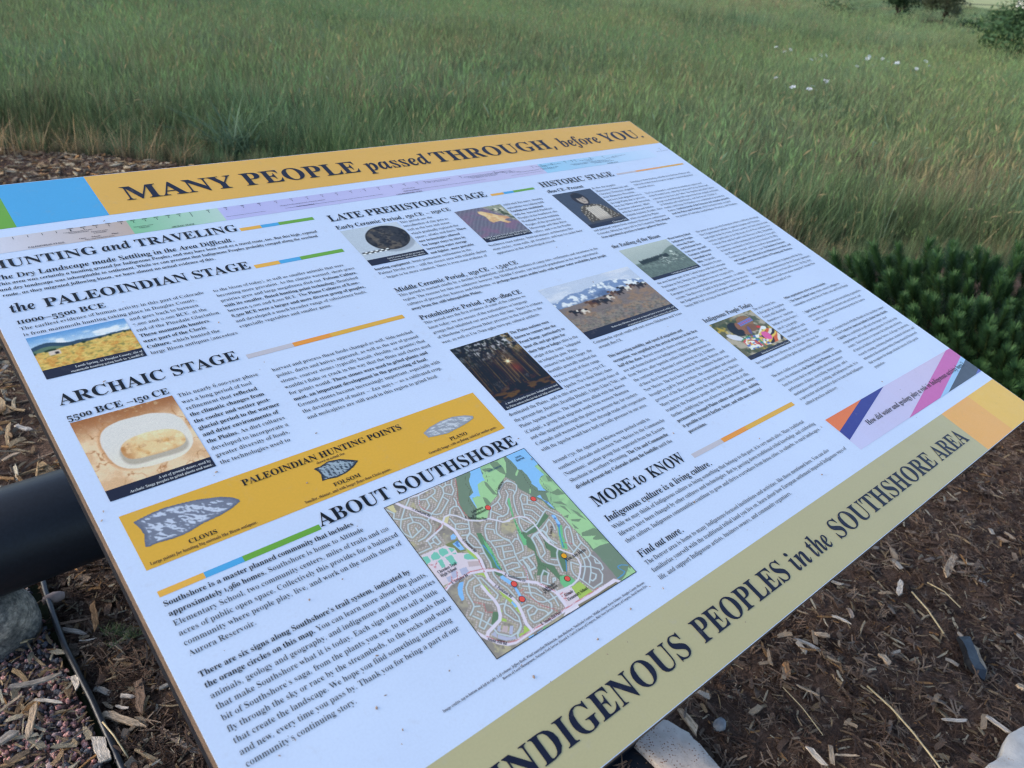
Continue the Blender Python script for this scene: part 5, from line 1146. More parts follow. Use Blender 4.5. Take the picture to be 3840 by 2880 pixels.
# lettering blocks
INK = ink((34, 36, 56))
for ln in HEADS.split('\n'):
    tx, fc, u, v, sx, sy = ln.split('|'); u, v, sx, sy = map(float, (u, v, sx, sy))
    if sx < 0.006:
        f = Flat(); f.text(tx, 'B' if sx < 0.0045 and fc == 'B' else 'I', u, v, sx, sx * 1.15, Z3, ink((50, 50, 70)))
        on_panel(f.build('fine_print', sign)); continue
    nl = text_len(tx); u += .0012 if tx == 'to' else 0; sx2 = sx * nl / (nl - .030); f = Flat(); f.text(tx, fc, u - .014 * sx, v, sx2, sy, Z3, INK if v > 0.08 and v < 0.70 else ink((40, 48, 70)))
    on_panel(f.build('heading', sign))
blocks = {}
for ln in BODY.split('\n'):
    n, fc, u, v, sx, tx = ln.split('|', 5)
    f = blocks.setdefault(n, Flat()); s_ = float(sx)
    f.text(tx, fc, float(u), float(v), s_, s_ * 1.06, Z3, ink((36, 36, 58)))
for f in blocks.values(): on_panel(f.build('paragraph', sign))

# ---- pictures painted as dense coloured grids (flat print)
class Canvas:
    def __init__(s, w_, h, col, seed=0):
        s.w, s.h = w_, h
        s.rng = np.random.default_rng(seed)
        s.Y, s.X = np.meshgrid((np.arange(h)) / (h - 1), (np.arange(w_)) / (w_ - 1), indexing='ij')
        s.A = np.tile(np.array(col, float), (h, w_, 1))
    def fb(s, cx, cy, o=4): return fbm(s.rng, s.h, s.w, cy, cx, o)
    def put(s, m, col, a=1.0):
        m = np.asarray(m, float)[..., None] * a
        s.A = s.A * (1 - m) + np.asarray(col, float) * m
    def inside(s, P):
        P = np.asarray(P, float); r = np.zeros(s.X.shape, bool); n = len(P); j = n - 1
        bx0, by0 = P.min(0) - 0.02; bx1, by1 = P.max(0) + 0.02
        for i in range(n):
            xi, yi = P[i]; xj, yj = P[j]
            if yi != yj:
                c = ((yi > s.Y) != (yj > s.Y)) & (s.X < (xj - xi) * (s.Y - yi) / (yj - yi) + xi)
                r ^= c
            j = i
        return r
    def ell(s, cx, cy, rx, ry, ang=0):
        c, n = math.cos(ang), math.sin(ang); dx = s.X - cx; dy = s.Y - cy
        return ((dx * c + dy * n) / rx) ** 2 + ((-dx * n + dy * c) / ry) ** 2
    def dist(s, P, D=None):
        if D is None: D = np.full(s.X.shape, 9.0)
        P = np.asarray(P, float)
        for i in range(len(P) - 1):
            a, b_ = P[i], P[i + 1]; d = b_ - a; l = d @ d + 1e-12
            x0, x1 = sorted((a[0], b_[0])); y0, y1 = sorted((a[1], b_[1])); m = 0.03
            i0 = max(0, int((y0 - m) * s.h)); i1 = min(s.h, int((y1 + m) * s.h) + 2); j0 = max(0, int((x0 - m) * s.w)); j1 = min(s.w, int((x1 + m) * s.w) + 2)
            if i0 >= i1 or j0 >= j1: continue
            X = s.X[i0:i1, j0:j1]; Y = s.Y[i0:i1, j0:j1]
            t = np.clip(((X - a[0]) * d[0] + (Y - a[1]) * d[1]) / l, 0, 1)
            q = np.hypot(X - a[0] - t * d[0], Y - a[1] - t * d[1])
            D[i0:i1, j0:j1] = np.minimum(D[i0:i1, j0:j1], q)
        return D
    def build(s, name, box, z, parent, mask=None):
        u0, v0, u1, v1 = box
        X = (u0 + (u1 - u0) * s.X) * PW; Y = -(v0 + (v1 - v0) * s.Y) * PW
        V = np.stack([X, Y, np.full_like(X, z)], -1).reshape(-1, 3)
        I = np.arange(s.w * s.h).reshape(s.h, s.w)
        F = np.stack([I[1:, :-1], I[1:, 1:], I[:-1, 1:], I[:-1, :-1]], -1).reshape(-1, 4)
        if mask is not None:
            mk = (mask[1:, :-1] | mask[1:, 1:] | mask[:-1, 1:] | mask[:-1, :-1]).reshape(-1); F = F[mk]
        me = fast_mesh(name, V, F)
        if mask is None and name == 'photograph':
            for _ in range(2):
                A = s.A.copy(); A[1:-1, 1:-1] = (s.A[1:-1, 1:-1] * 2 + s.A[:-2, 1:-1] + s.A[2:, 1:-1] + s.A[1:-1, :-2] + s.A[1:-1, 2:]) / 6; s.A = A
            gr = s.A.mean(-1, keepdims=True); s.A = gr + (s.A - gr) * .88; s.A *= 1 + s.rng.normal(0, .025, s.A.shape[:2] + (1,))
        C = ink(np.clip(s.A, 3, 255)).reshape(-1, 3)
        attr_color(me, C); me.materials.append(M_PRINT)
        return on_panel(link(name, me, parent))

def ss(a, b_, x):
    t = np.clip((x - a) / (b_ - a), 0, 1); return t * t * (3 - 2 * t)

def pic_landscape():
    c = Canvas(170, 90, (90, 150, 225), 1); X, Y = c.X, c.Y
    c.A = c.A * (1 - ss(0, .35, Y)[..., None]) + np.array((160, 195, 240)) * ss(0, .35, Y)[..., None]
    c.put(ss(.5, .68, c.fb(7, 9)) * ss(.08, .22, Y), (225, 235, 250), .9)
    hz = .36 - .10 * np.exp(-((X - .13) / .16) ** 2) - .05 * np.sin(X * 9) * .4 - .03 * np.exp(-((X - .5) / .1) ** 2) + .03 * c.fb(14, 1)
    c.put(Y > hz, (52, 78, 110)); c.put(Y > hz + .11, (90, 120, 110))
    f = .50 - .12 * X + .02 * c.fb(20, 2)
    c.put(Y > f, (206, 176, 98)); n = c.fb(18, 10)
    c.put((Y > f) * ss(.45, .7, n), (196, 132, 66), .75); c.put((Y > f) * ss(.55, .75, c.fb(26, 22)), (112, 118, 74), .7)
    c.put((Y > f) * ss(.5, .7, c.fb(30, 40)), (228, 206, 130), .5)
    c.put((np.abs(Y - f) < .03) * (c.fb(26, 4) > .52), (44, 66, 54))
    c.put((np.abs(X - .19) < .055) * (np.abs(Y - .57) < .06), (200, 190, 190)); c.put((np.abs(X - .21) < .02) * (np.abs(Y - .59) < .035), (50, 50, 60))
    return c
def pic_stones():
    c = Canvas(220, 200, (206, 170, 140), 2); X, Y = c.X, c.Y
    n = c.fb(6, 6, 5); c.put(ss(.4, .65, n), (224, 196, 172)); c.put(ss(.35, .0, Y) * .9, (150, 96, 66))
    c.put(ss(.55, .75, c.fb(30, 24)) * ss(.4, 0, Y), (196, 170, 140), .7)
    c.put(np.abs(c.fb(7, 5, 4) - .5) < .012, (168, 112, 74), .8)
    d = c.ell(.56, .50, .40, .36, -.08) ** 1.0
    dd = (np.abs((X - .56) / .40) ** 2.8 + np.abs((Y - .50 - .03 * X) / .36) ** 2.8) + .18 * (c.fb(5, 5) - .5)
    c.put((dd > 1.0) * ss(1.35, 1.0, dd) * ss(.5, .0, X) , (172, 100, 52), .7)
    c.put(ss(1.04, .98, dd), (204, 206, 216)); c.put(ss(1.04, .98, dd) * ss(.4, .9, Y), (222, 214, 206), .7)
    U = X - .59; W_ = Y - .60 - .02 * np.cos(X * 6)
    s_ = np.abs(U / .30) ** 4 + np.abs(W_ / (.165 - .06 * np.abs(U))) ** 2.4
    sh = np.abs((U + .01) / .31) ** 4 + np.abs((W_ - .05) / .17) ** 2.4
    c.put(ss(1.3, .85, sh), (156, 150, 146), .75)
    m = ss(1.05, .95, s_); c.put(m, (222, 192, 152)); n2 = c.fb(8, 10, 5); n3 = c.fb(20, 24, 4)
    c.put(m * ss(.48, .68, n2), (196, 142, 86), .7); c.put(m * ss(.55, .42, Y), (236, 218, 190), .55); c.put(m * ss(.44, .32, X), (168, 108, 66), .6); c.put(m * ss(.70, .78, Y), (160, 112, 74), .5)
    c.put(m * ss(.5, .6, n3) * np.exp(-(W_ / .03) ** 2) * ((X > .45) & (X < .8)), (160, 106, 60), .7); c.put(m * ss(.55, .65, n3), (236, 216, 186), .5)
    return c
def pic_pot():
    c = Canvas(150, 120, (170, 188, 218), 3); X, Y = c.X, c.Y
    c.put(ss(0, 1, X) * .5, (190, 205, 235))
    d = c.ell(.63, .44, .36, .40, .42) + .12 * (c.fb(3, 3) - .5)
    c.put(ss(1.25, 1.0, c.ell(.66, .52, .36, .38, .42)), (120, 132, 156), .6)
    m = ss(1.03, .99, d); c.put(m, (58, 62, 74)); c.put(m * ss(.48, .66, c.fb(10, 8, 5)), (104, 98, 96), .8); c.put(m * ss(.5, .7, c.fb(20, 18, 3)), (34, 38, 50), .8); c.put(m * ss(.8, 1., d), (40, 42, 50), .8)
    for k in range(10):
        for r in range(2):
            c.put((X > .03 + k * .045) * (X < .03 + (k + 1) * .045) * (Y > .76 + r * .035) * (Y < .76 + (r + 1) * .035), (235, 240, 250) if (k + r) % 2 else (20, 22, 30))
    return c
def pic_arrow():
    c = Canvas(150, 130, (96, 100, 128), 4); X, Y = c.X, c.Y
    u = X * .8 + Y * .6
    st = np.sin(u * 90 + 6 * c.fb(4, 4)) * .5 + .5
    c.put(st * .35, (150, 150, 178)); c.put(ss(.5, .7, c.fb(4, 6)), (130, 100, 140), .7)
    c.put(ss(.05, .2, X * .9 - Y * .55 - .42), (140, 150, 140)); c.put(ss(.05, .2, X * .9 - Y * .55 - .42) * ss(.5, .6, c.fb(14, 14)), (205, 205, 195)); c.put(ss(.05, .2, X * .9 - Y * .55 - .42) * ss(.55, .65, c.fb(16, 14)), (70, 84, 72))
    P = [(.42, .12), (.5, .14), (.62, .24), (.74, .36), (.88, .44), (.90, .52), (.80, .52), (.76, .56), (.84, .66), (.76, .68), (.66, .56), (.56, .56), (.50, .58), (.46, .50), (.47, .34), (.40, .20)]
    m = c.inside(P); c.put(m, (206, 166, 122)); c.put(m * ss(.45, .65, c.fb(12, 12)), (232, 200, 160), .8); c.put(m * ss(.7, .9, X), (190, 120, 110), .5)
    return c
def pic_forest():
    c = Canvas(150, 190, (34, 34, 42), 5); X, Y = c.X, c.Y; r = c.rng
    c.put(ss(.55, .05, Y) * ss(.42, .62, c.fb(18, 20, 4)), (168, 176, 200), .85); c.put(ss(.5, .1, Y) * ss(.52, .66, c.fb(24, 26, 3)), (206, 210, 226), .7)
    g = np.exp(-c.ell(.62, .45, .20, .22)); c.put(g, (140, 106, 84), .5)
    c.put(ss(.62, .98, Y) * ss(.45, .62, c.fb(8, 26, 3)), (132, 98, 64), .65); c.put(ss(.85, .6, Y) * ss(.4, .0, X) * .6, (26, 34, 44))
    for k in range(70):
        x = r.random(); wd = .003 + .006 * r.random(); top = .02 + .35 * r.random(); lean = (x - .6) * .12
        m = (np.abs(X - x - lean * (Y - .5)) < wd * (.5 + Y)) * (Y > top) * (Y < .70 + .16 * r.random()); c.put(m, [(26, 26, 34), (74, 62, 56), (44, 42, 48), (104, 90, 76)][k % 4], .8)
    c.put(ss(.50, .68, c.fb(20, 26, 4)) * ss(.60, .15, Y), (30, 40, 38), .9); c.put((X > .86) * ss(.5, .2, Y) * ss(.4, .6, c.fb(14, 14)), (150, 120, 70), .6)
    for k in range(8):
        a = k * math.pi / 4 + .2; c.put(np.exp(-((X - .62) * math.sin(a) - (Y - .45) * math.cos(a)) ** 2 / .00003) * np.exp(-c.ell(.62, .45, .06, .05)), (255, 214, 150), .7)
    c.put(np.exp(-c.ell(.62, .45, .030, .024)), (255, 240, 214)); c.put(np.exp(-c.ell(.66, .58, .07, .07)), (176, 60, 54), .4)
    return c
def pic_horses():
    c = Canvas(230, 150, (176, 194, 232), 6); X, Y = c.X, c.Y
    c.put(ss(.45, .7, c.fb(5, 8)), (206, 216, 244), .7)
    r1 = .30 - .16 * np.exp(-((X - .62) / .26) ** 2) - .07 * np.exp(-((X - .22) / .12) ** 2) + .05 * c.fb(18, 1, 3)
    m = Y > r1; c.put(m, (112, 140, 194)); c.put(m * ss(.48, .60, c.fb(22, 16, 4)) * ss(.34, .1, Y - r1), (226, 234, 250), .95); c.put(m * ss(.10, .2, Y - r1) * ss(.5, .6, c.fb(14, 8)), (74, 100, 150), .8)
    f = .47 - .05 * X + .01 * c.fb(20, 1); c.put(Y > f, (120, 112, 118)); n = c.fb(16, 14, 4); c.put((Y > f) * ss(.45, .65, n), (150, 122, 104), .8); c.put((Y > f) * ss(.5, .62, c.fb(40, 40, 3)) * ss(f, 1, Y), (92, 96, 100), .9); c.put((Y > .72) * ss(.45, .6, c.fb(60, 36, 2)), (146, 142, 136), .5)
    H = [(.12, .60, 1), (.20, .62, .9), (.33, .52, 1.1), (.40, .53, 1), (.47, .55, 1), (.53, .50, .9), (.60, .44, .9), (.66, .47, .8), (.72, .41, .8), (.77, .43, .8), (.83, .40, .7), (.9, .45, .9), (.95, .43, .8)]
    for i, (x, y, s_) in enumerate(H):
        s_ *= .78
        col = [(40, 38, 46), (210, 206, 206), (92, 66, 56), (50, 46, 52)][i % 4]
        c.put(c.ell(x, y, .045 * s_, .045 * s_, .15) < 1, col); c.put(c.ell(x - .05 * s_, y - .035, .022 * s_, .03 * s_, .8) < 1, (56, 46, 46) if i % 2 else col)
        for q in (-.03, -.015, .02, .035): c.put((np.abs(X - x - q * s_ - .3 * (Y - y) * (1 if q > 0 else -1) * .4) < .004) * (Y > y) * (Y < y + .10 * s_), col)
        c.put(c.ell(x + .02, y - .01, .014, .02) < 1, (225, 222, 222) if i % 3 == 0 else (44, 40, 46))
    return c
def pic_portrait():
    c = Canvas(130, 140, (66, 78, 104), 7); X, Y = c.X, c.Y
    c.put(c.ell(.50, .25, .17, .20) < 1, (52, 50, 58)); 
    body = [(.16, .94), (.20, .62), (.30, .48), (.44, .44), (.62, .44), (.80, .52), (.90, .70), (.96, .94)]
    m = c.inside(body); c.put(m, (84, 78, 72)); st = (np.sin(X * 120) > 0)
    c.put(m * (np.abs(X - .55) < .17) * (Y > .52), (196, 190, 188)); c.put(m * (np.abs(X - .55) < .17) * (Y > .52) * st, (150, 148, 150), .5)
    for i in range(9):
        for j in range(10):
            x = .16 + i * .095 + (j % 2) * .045; y = .48 + j * .048
            x += c.rng.uniform(-.02, .02); y += c.rng.uniform(-.012, .012)
            c.put(m * (c.ell(x, y, .013, .015) < 1) * ((np.abs(x - .55) > .12) or (y < .56)), (206, 202, 198))
    c.put(c.ell(.52, .27, .105, .155) < 1, (168, 158, 156)); c.put((c.ell(.52, .27, .105, .155) < 1) * ss(.58, .64, X), (120, 112, 114), .7)
    c.put(c.ell(.50, .155, .125, .075) < 1, (44, 42, 50)); 
    for ex in (.475, .56): c.put(c.ell(ex, .255, .018, .008) < 1, (50, 46, 50)); c.put(c.ell(ex, .237, .022, .004) < 1, (70, 64, 64))
    c.put(c.ell(.52, .30, .012, .028) < 1, (140, 130, 128)); c.put(c.ell(.52, .355, .032, .009) < 1, (96, 84, 84)); c.put(c.ell(.51, .445, .08, .03) < 1, (50, 48, 54))
    c.put(ss(.80, .97, Y) * (X > .12), (70, 62, 60), .4)
    return c
def pic_bison():
    c = Canvas(160, 110, (168, 184, 192), 8); X, Y = c.X, c.Y
    c.put(ss(0, .4, Y) * .6, (150, 168, 176)); hill = .52 - .30 * ss(.35, 1, X); c.put(Y > hill, (110, 130, 132)); c.put(Y > .56, (90, 108, 110))
    c.put((Y > .6) * ss(.45, .6, c.fb(40, 20, 3)), (122, 142, 144), .8); c.put((Y > .72), (92, 112, 114), .5)
    r = c.rng
    for k in range(26):
        x = .12 + .6 * k / 26 + .01 * r.random(); y = .52 - .08 * x + .02 * r.random(); c.put(c.ell(x, y, .018, .055 + .02 * r.random()) < 1, (48, 60, 66))
        if k % 4 == 0: c.put(c.ell(x, y - .06, .008, .03) < 1, (56, 66, 72))
    for k in range(60):
        x = .42 + .5 * r.random(); y = .5 + .28 * r.random() - .1 * (x - .4); a = r.random() * 3
        c.put(c.ell(x, y, .035, .006, a) < 1, [(196, 210, 214), (60, 74, 78), (150, 166, 170)][k % 3])
    c.put(c.ell(.83, .40, .03, .04) < 1, (190, 206, 210))
    return c
def pic_powwow():
    c = Canvas(150, 125, (96, 100, 84), 9); X, Y = c.X, c.Y
    c.put(ss(.5, .65, c.fb(6, 6)), (186, 178, 170), .8); c.put(ss(.6, .75, c.fb(7, 5)), (206, 176, 60), .8); c.put(ss(.55, .7, c.fb(8, 8)), (60, 78, 64), .8)
    c.put(c.ell(.18, .5, .16, .07, .9) < 1, (196, 206, 236))
    c.put(c.ell(.36, .33, .14, .20) < 1, (34, 34, 38)); c.put(c.ell(.47, .36, .085, .19) < 1, (140, 96, 78)); c.put(c.ell(.40, .42, .05, .06) < 1, (40, 36, 40))
    c.put(c.ell(.66, .22, .16, .16) < 1, (140, 104, 80)); c.put((np.abs(X - .66) < .17) * (np.abs(Y - .30 + .1 * X) < .05), (92, 120, 214)); c.put((np.abs(X - .66) < .17) * (np.abs(Y - .30 + .1 * X) < .02) * (np.sin(X * 120) > 0), (206, 70, 90))
    c.put(c.ell(.64, .42, .13, .10) < 1, (124, 88, 72)); c.put(c.ell(.56, .46, .03, .12, .4) < 1, (88, 84, 150))
    m = c.inside([(.2, .9), (.22, .66), (.34, .56), (.5, .6), (.62, .62), (.7, .8), (.66, .94)]); c.put(m, (222, 226, 232)); c.put(m * (c.fb(16, 16, 3) > .60), (206, 84, 92)); c.put(m * (c.fb(18, 18, 3) > .62), (70, 110, 200)); c.put(m * (c.fb(18, 18, 3) > .64), (216, 180, 70))
    D = c.dist([(.24, .62), (.40, .58), (.54, .72), (.50, .92)]); c.put(D < .014, (66, 150, 110)); D = c.dist([(.34, .66), (.46, .74), (.44, .9)]); c.put(D < .010, (150, 50, 60))
    m = c.inside([(.62, .62), (.78, .5), (.98, .62), (.98, .94), (.66, .94)]); c.put(m, (214, 214, 222)); q_ = c.fb(5, 5, 2) * 3; c.put(m * (np.sin((X + Y) * 26 + q_) > .5), (206, 96, 60)); c.put(m * (np.sin((X + Y) * 26 + 2 + q_) > .5), (34, 38, 50)); c.put(m * (np.sin((X * .6 + Y) * 26 + 4 + q_) > .8), (236, 196, 90)); c.put(c.ell(.74, .72, .08, .12) < 1, (214, 90, 170)); c.put(c.ell(.84, .52, .06, .05) < 1, (236, 236, 246)); c.put(c.ell(.78, .46, .04, .04) < 1, (200, 60, 60))
    return c
PICS = dict(landscape=pic_landscape, stones=pic_stones, pot=pic_pot, arrowhead=pic_arrow, forest=pic_forest, horses=pic_horses, portrait=pic_portrait, bison=pic_bison, powwow=pic_powwow)
LBL = dict(landscape='printed photo of golden prairie under blue mountains', stones='printed photo of a tan stone on a white grinding slab', pot='printed photo of a dark clay pot on grey', arrowhead='printed photo of an orange stone arrow point', forest='printed photo of the sun through tall dark pine trunks', horses='printed photo of horses running below snowy mountains', portrait='old printed portrait of a girl in a spotted dress', bison='old grey-green printed photo of riders and bones', powwow='colourful printed photo of two people in beaded regalia')
pobj = {}
for k, fn in PICS.items():
    u0, v0, u1, v1, vs = PHOTOS[k]
    c = fn(); ph = c.build('photograph', (u0, v0, u1, vs), Z1, sign); ph['label'] = LBL[k]; pobj[k] = ph
    f = Flat(); f.rect(u0, vs, u1, v1, Z1, ink((48, 54, 76)))
    me_o = f.build('caption_strip', ph)
caps = CAPTIONS.split('\n')
own = ['landscape', 'landscape', 'stones', 'stones', 'pot', 'pot', 'arrowhead', 'arrowhead', 'forest', 'forest', 'horses', 'horses', 'portrait', 'bison', 'powwow']
for k in PICS:
    f = Flat()
    for ln, ow in zip(caps, own):
        if ow != k: continue
        tx, fc, u, v, sx = ln.split('|'); f.text(tx, 'I', float(u), float(v), float(sx), float(sx) * 1.12, Z3, ink((190, 200, 220)))
    f.build('caption', pobj[k])

# stone points in the ochre box
def point_pic(P, seed, dark, light, edge, lines):
    P = np.array(P); lo, hi = P.min(0) - .0006, P.max(0) + .0006
    w_ = 170 if seed == 1 else 120; h = int(w_ * (hi[1] - lo[1]) / (hi[0] - lo[0])) + 2
    c = Canvas(w_, h, edge, seed); Q = (P - lo) / (hi - lo); m = c.inside(Q)
    D = c.dist(np.vstack([Q, Q[:1]])); n = c.fb(9, 5, 3)
    c.put(m * ss(.02, .05, D), dark)
    a1 = c.fb(9, 5, 3); a2 = c.fb(13, 7, 3); gy, gx = np.gradient(a1 * 1.0 + a2 * .35); gr = gx * 1.1 - gy * .8; gr = np.clip(.5 + gr / (gr.std() * 3.2), 0, 1)
    c.put(m * ss(.42, .72, gr) * ss(.01, .10, D), light, .95); c.put(m * ss(.30, .12, gr), dark, .8); c.put(m * (np.abs(a2 - .5) < .012) * ss(.03, .1, D), dark, .5)
    if lines: c.put(m * ss(.08, .16, D) * ss(.2, .8, np.sin(c.X * 60 + 5 * c.fb(3, 3)) * .5 + .5), light, .8)
    o = c.build('stone_point_drawing', (lo[0], lo[1], hi[0], hi[1]), Z1, sign, m); return o
point_pic(POINTS['clovis'], 1, (112, 122, 150), (186, 200, 234), (100, 110, 138), False)['label'] = 'largest grey stone point in the ochre box'
point_pic(POINTS['folsom'], 2, (66, 78, 98), (150, 170, 196), (52, 58, 76), True)['label'] = 'small dark fluted stone point in the ochre box'
point_pic(POINTS['plano'], 3, (140, 150, 172), (186, 196, 220), (140, 150, 172), False)['label'] = 'slender pale grey stone point in the ochre box'

# the street map
def build_map():
    c = Canvas(380, 380, (138, 136, 140), 11); X, Y = c.X, c.Y
    n = c.fb(14, 14, 4); c.put(ss(.42, .62, n), (164, 161, 154), .8); c.put(ss(.55, .70, c.fb(26, 26, 3)), (178, 175, 152), .8); c.put(ss(.58, .72, c.fb(30, 30, 3)), (120, 118, 124), .7)
    COLS = dict(dgreen=(112, 134, 126), dgreen2=(116, 142, 126), water=(132, 186, 246), water2=(128, 182, 246), pond=(136, 186, 246), lgreen=(154, 198, 160), gray=(136, 134, 144), park=(112, 182, 142), park2=(98, 136, 116), valley=(98, 128, 112), ygreen=(160, 190, 110), school=(206, 200, 224), road2=(214, 212, 240), dbrown=(126, 122, 112), teal=(118, 190, 184), lot=(170, 178, 216), mauve=(184, 172, 188), olive=(122, 134, 104), cream=(196, 192, 160))
    polys = [(l.split('|')[0], np.array([[float(a) / 999 for a in p.split(',')] for p in l.split('|')[1].split()])) for l in MAP_POLYS.split('\n')]
    roads = [(l.split('|')[0], np.array([[float(a) / 999 for a in p.split(',')] for p in l.split('|')[1].split()])) for l in MAP_ROADS.split('\n')]
    DL = np.full(X.shape, 9.0)
    for k, P in roads:
        if k == 'L': c.dist(P, DL)
    hx = np.sin(X * 330) * np.sin(Y * 330)
    house = ss(.011, .014, DL) * ss(.026, .020, DL) * ss(-.2, .3, hx)
    c.put(ss(.030, .022, DL), (152, 148, 152), .7); c.put(house, (190, 184, 196), .85)
    for k, P in polys:
        m = c.inside(P); c.put(m, COLS[k])
        if k == 'lgreen': c.put(m * ss(.52, .62, c.fb(12, 12, 3)), (134, 172, 146), .6)
        if k == 'pond': c.put(m * (c.fb(60, 60, 1) > .68), (80, 120, 190), .8)
    D = np.full(X.shape, 9.0)
    for k, P in roads:
        if k == 'T': c.dist(P, D)
    c.put((D < .0022) * (np.sin(X * 420 + Y * 420) > 0), (84, 96, 92), .8)
    c.put(ss(.0085, .0060, DL), (150, 152, 162), .5); c.put(ss(.0048, .0026, DL), (184, 204, 226), .9)
    for kk, wd, col in (('W', .003, (84, 146, 206)), ('N', .0052, (200, 204, 230)), ('M', .0088, (208, 206, 236))):
        D = np.full(X.shape, 9.0)
        for k, P in roads:
            if k == kk: c.dist(P, D)
        c.put(ss(wd * 1.2, wd * .8, D), col)
    D = np.full(X.shape, 9.0)
    for k, P in roads:
        if k == 'R': c.dist(P, D)
    c.put((D < .0034) * (np.sin(X * 380) * np.sin(Y * 380 + X * 300) > -.25), (184, 104, 116), .7)
    bd = np.minimum(np.minimum(X, 1 - X), np.minimum(Y, 1 - Y)); c.put(bd < .0045, (40, 42, 58))
    mo = c.build('street_map', MAPBOX, Z1, sign)
    u0, v0, u1, v1 = MAPBOX; us, vs = u1 - u0, v1 - v0
    f = Flat()
    for i, (tx, ax, ay, bx, by) in enumerate(MAP_LABELS):
        A = (u0 + ax * us, v0 + ay * vs); B_ = (u0 + bx * us, v0 + by * vs); L = math.hypot(B_[0] - A[0], B_[1] - A[1]); sx = L / text_len(tx)
        horiz = abs(B_[1] - A[1]) < abs(B_[0] - A[0]) * 0.12
        f.text(tx, 'B', A[0], A[1], sx, max(sx, .0052) * 1.1, Z3, BLACK if 'Aurora' not in tx else ink((60, 90, 130)), 0.0 if horiz else math.atan2(-(B_[1] - A[1]), B_[0] - A[0]))
    f.build('map_lettering', mo)['kind'] = 'stuff'
    for cc, x, y in MAP_MARKS:
        f = Flat(); cx, cy = u0 + x * us, v0 + y * vs
        for r, col, z in ((.0027, ink((60, 44, 60)), Z2), (.00225, ink((222, 92, 92)) if cc == 'r' else ink((228, 158, 60)), Z3)):
            f.poly([(cx + r * math.cos(a * math.pi / 10), cy + r * math.sin(a * math.pi / 10)) for a in range(20)], z, col)
        o = f.build('map_marker', mo)
        if cc == 'o': o['label'] = 'orange circle marking the position on the map'
build_map()

# dirt specks and dried bits stuck on the panel
def specks():
    rng = random.Random(5); V = []; F = []
    pts = [(u, v, rng.uniform(.0008, .0019)) for u, v in SPECKS]
    for _ in range(90): pts.append((rng.uniform(.01, .99), rng.uniform(.01, .75), rng.uniform(.0003, .0008)))
    for u, v, r in pts:
        n = rng.randint(5, 7); a0 = rng.random() * 6; el = rng.uniform(.35, .8); rot = rng.random() * 3.14; b0 = len(V)
        for i in range(n):
            a = a0 + i * 6.283 / n; rr = r * rng.uniform(.6, 1.2); x, y = rr * math.cos(a), rr * el * math.sin(a)
            V.append((u * PW + x * math.cos(rot) - y * math.sin(rot), -v * PW + x * math.sin(rot) + y * math.cos(rot), Z4))
        V.append((u * PW, -v * PW, Z4 + r * .35)); 
        for i in range(n): F.append((b0 + i, b0 + (i + 1) % n, b0 + n))
    me = mesh('dirt_specks', V, F); me.materials.append(M_DEBRIS)
    o = on_panel(link('dirt_specks', me, sign)); o['kind'] = 'stuff'
specks()

# ---- black steel support: thick pipe, posts, base plates
def cylinder(name, p0, p1, r, parent, mat, seg=40, bv=0.006, label=None):
    p0, p1 = Vector(p0), Vector(p1); d = p1 - p0; q = d.to_track_quat('Z', 'Y').to_matrix().to_4x4(); L = d.length
    prof = [(0, 0), (r * .72, 0), (r * .74, -.0), (r - bv, 0), (r - bv * .3, bv * .3), (r, bv), (r, L - bv), (r - bv * .3, L - bv * .3), (r - bv, L), (0, L)]
    V = []; F = []
    for x, z in prof:
        for i in range(seg): a = i * 2 * math.pi / seg; V.append((x * math.cos(a), x * math.sin(a), z))
    for j in range(len(prof) - 1):
        for i in range(seg):
            a, b_ = j * seg + i, j * seg + (i + 1) % seg
            F.append((a, b_, b_ + seg, a + seg))
    me = mesh(name, V, F, True); me.transform(Matrix.Translation(p0) @ q)
    o = link(name, me, parent, mat)
    return o
cylinder('support_pipe', (-0.675, 1.33, 0.275), (0.62, 1.33, 0.275), 0.105, sign, M_STEEL)
def wbox(name, x0, x1, y0, y1, z0, z1, mat=M_STEEL, bv=0.004, parent=sign):
    v_, f_ = box_vf(x0, x1, y0, y1, z0, z1); o = link(name, mesh(name, v_, f_), parent, mat); bevel(o, bv); return o
wbox('pipe_foot', -0.36, -0.32, 1.28, 1.38, 0.0, 0.19)
wbox('pipe_foot', 0.42, 0.475, 1.27, 1.39, 0.0, 0.19)
# inclined struts from the pipe up to the panel back
def strut(x0, x1, a, b_, hw, name='strut'):
    # a,b: (y,z) centre line ends
    ay, az = a; by, bz = b_; d = Vector((0, by - ay, bz - az)); n = Vector((0, -d.z, d.y)).normalized() * hw
    V = []
    for x in (x0, x1):
        for s_, p in ((-1, a), (1, a), (1, b_), (-1, b_)): V.append((x, p[0] + s_ * n.y, p[1] + s_ * n.z))
    F = [(0, 1, 2, 3), (7, 6, 5, 4), (0, 4, 5, 1), (1, 5, 6, 2), (2, 6, 7, 3), (3, 7, 4, 0)]
    o = link(name, mesh(name, V, F), sign, M_STEEL); bevel(o, .004); return o
strut(-0.16, -0.08, (1.28, 0.36), (0.58, 0.945), 0.03); strut(0.30, 0.38, (1.28, 0.36), (0.58, 0.945), 0.03)
wbox('front_post', 0.130, 0.244, 0.318, 0.432, 0.0205, 0.872, bv=0.006)
wbox('base_plate', -0.05, 0.247, 0.06, 0.47, 0.0, 0.020, bv=0.002)

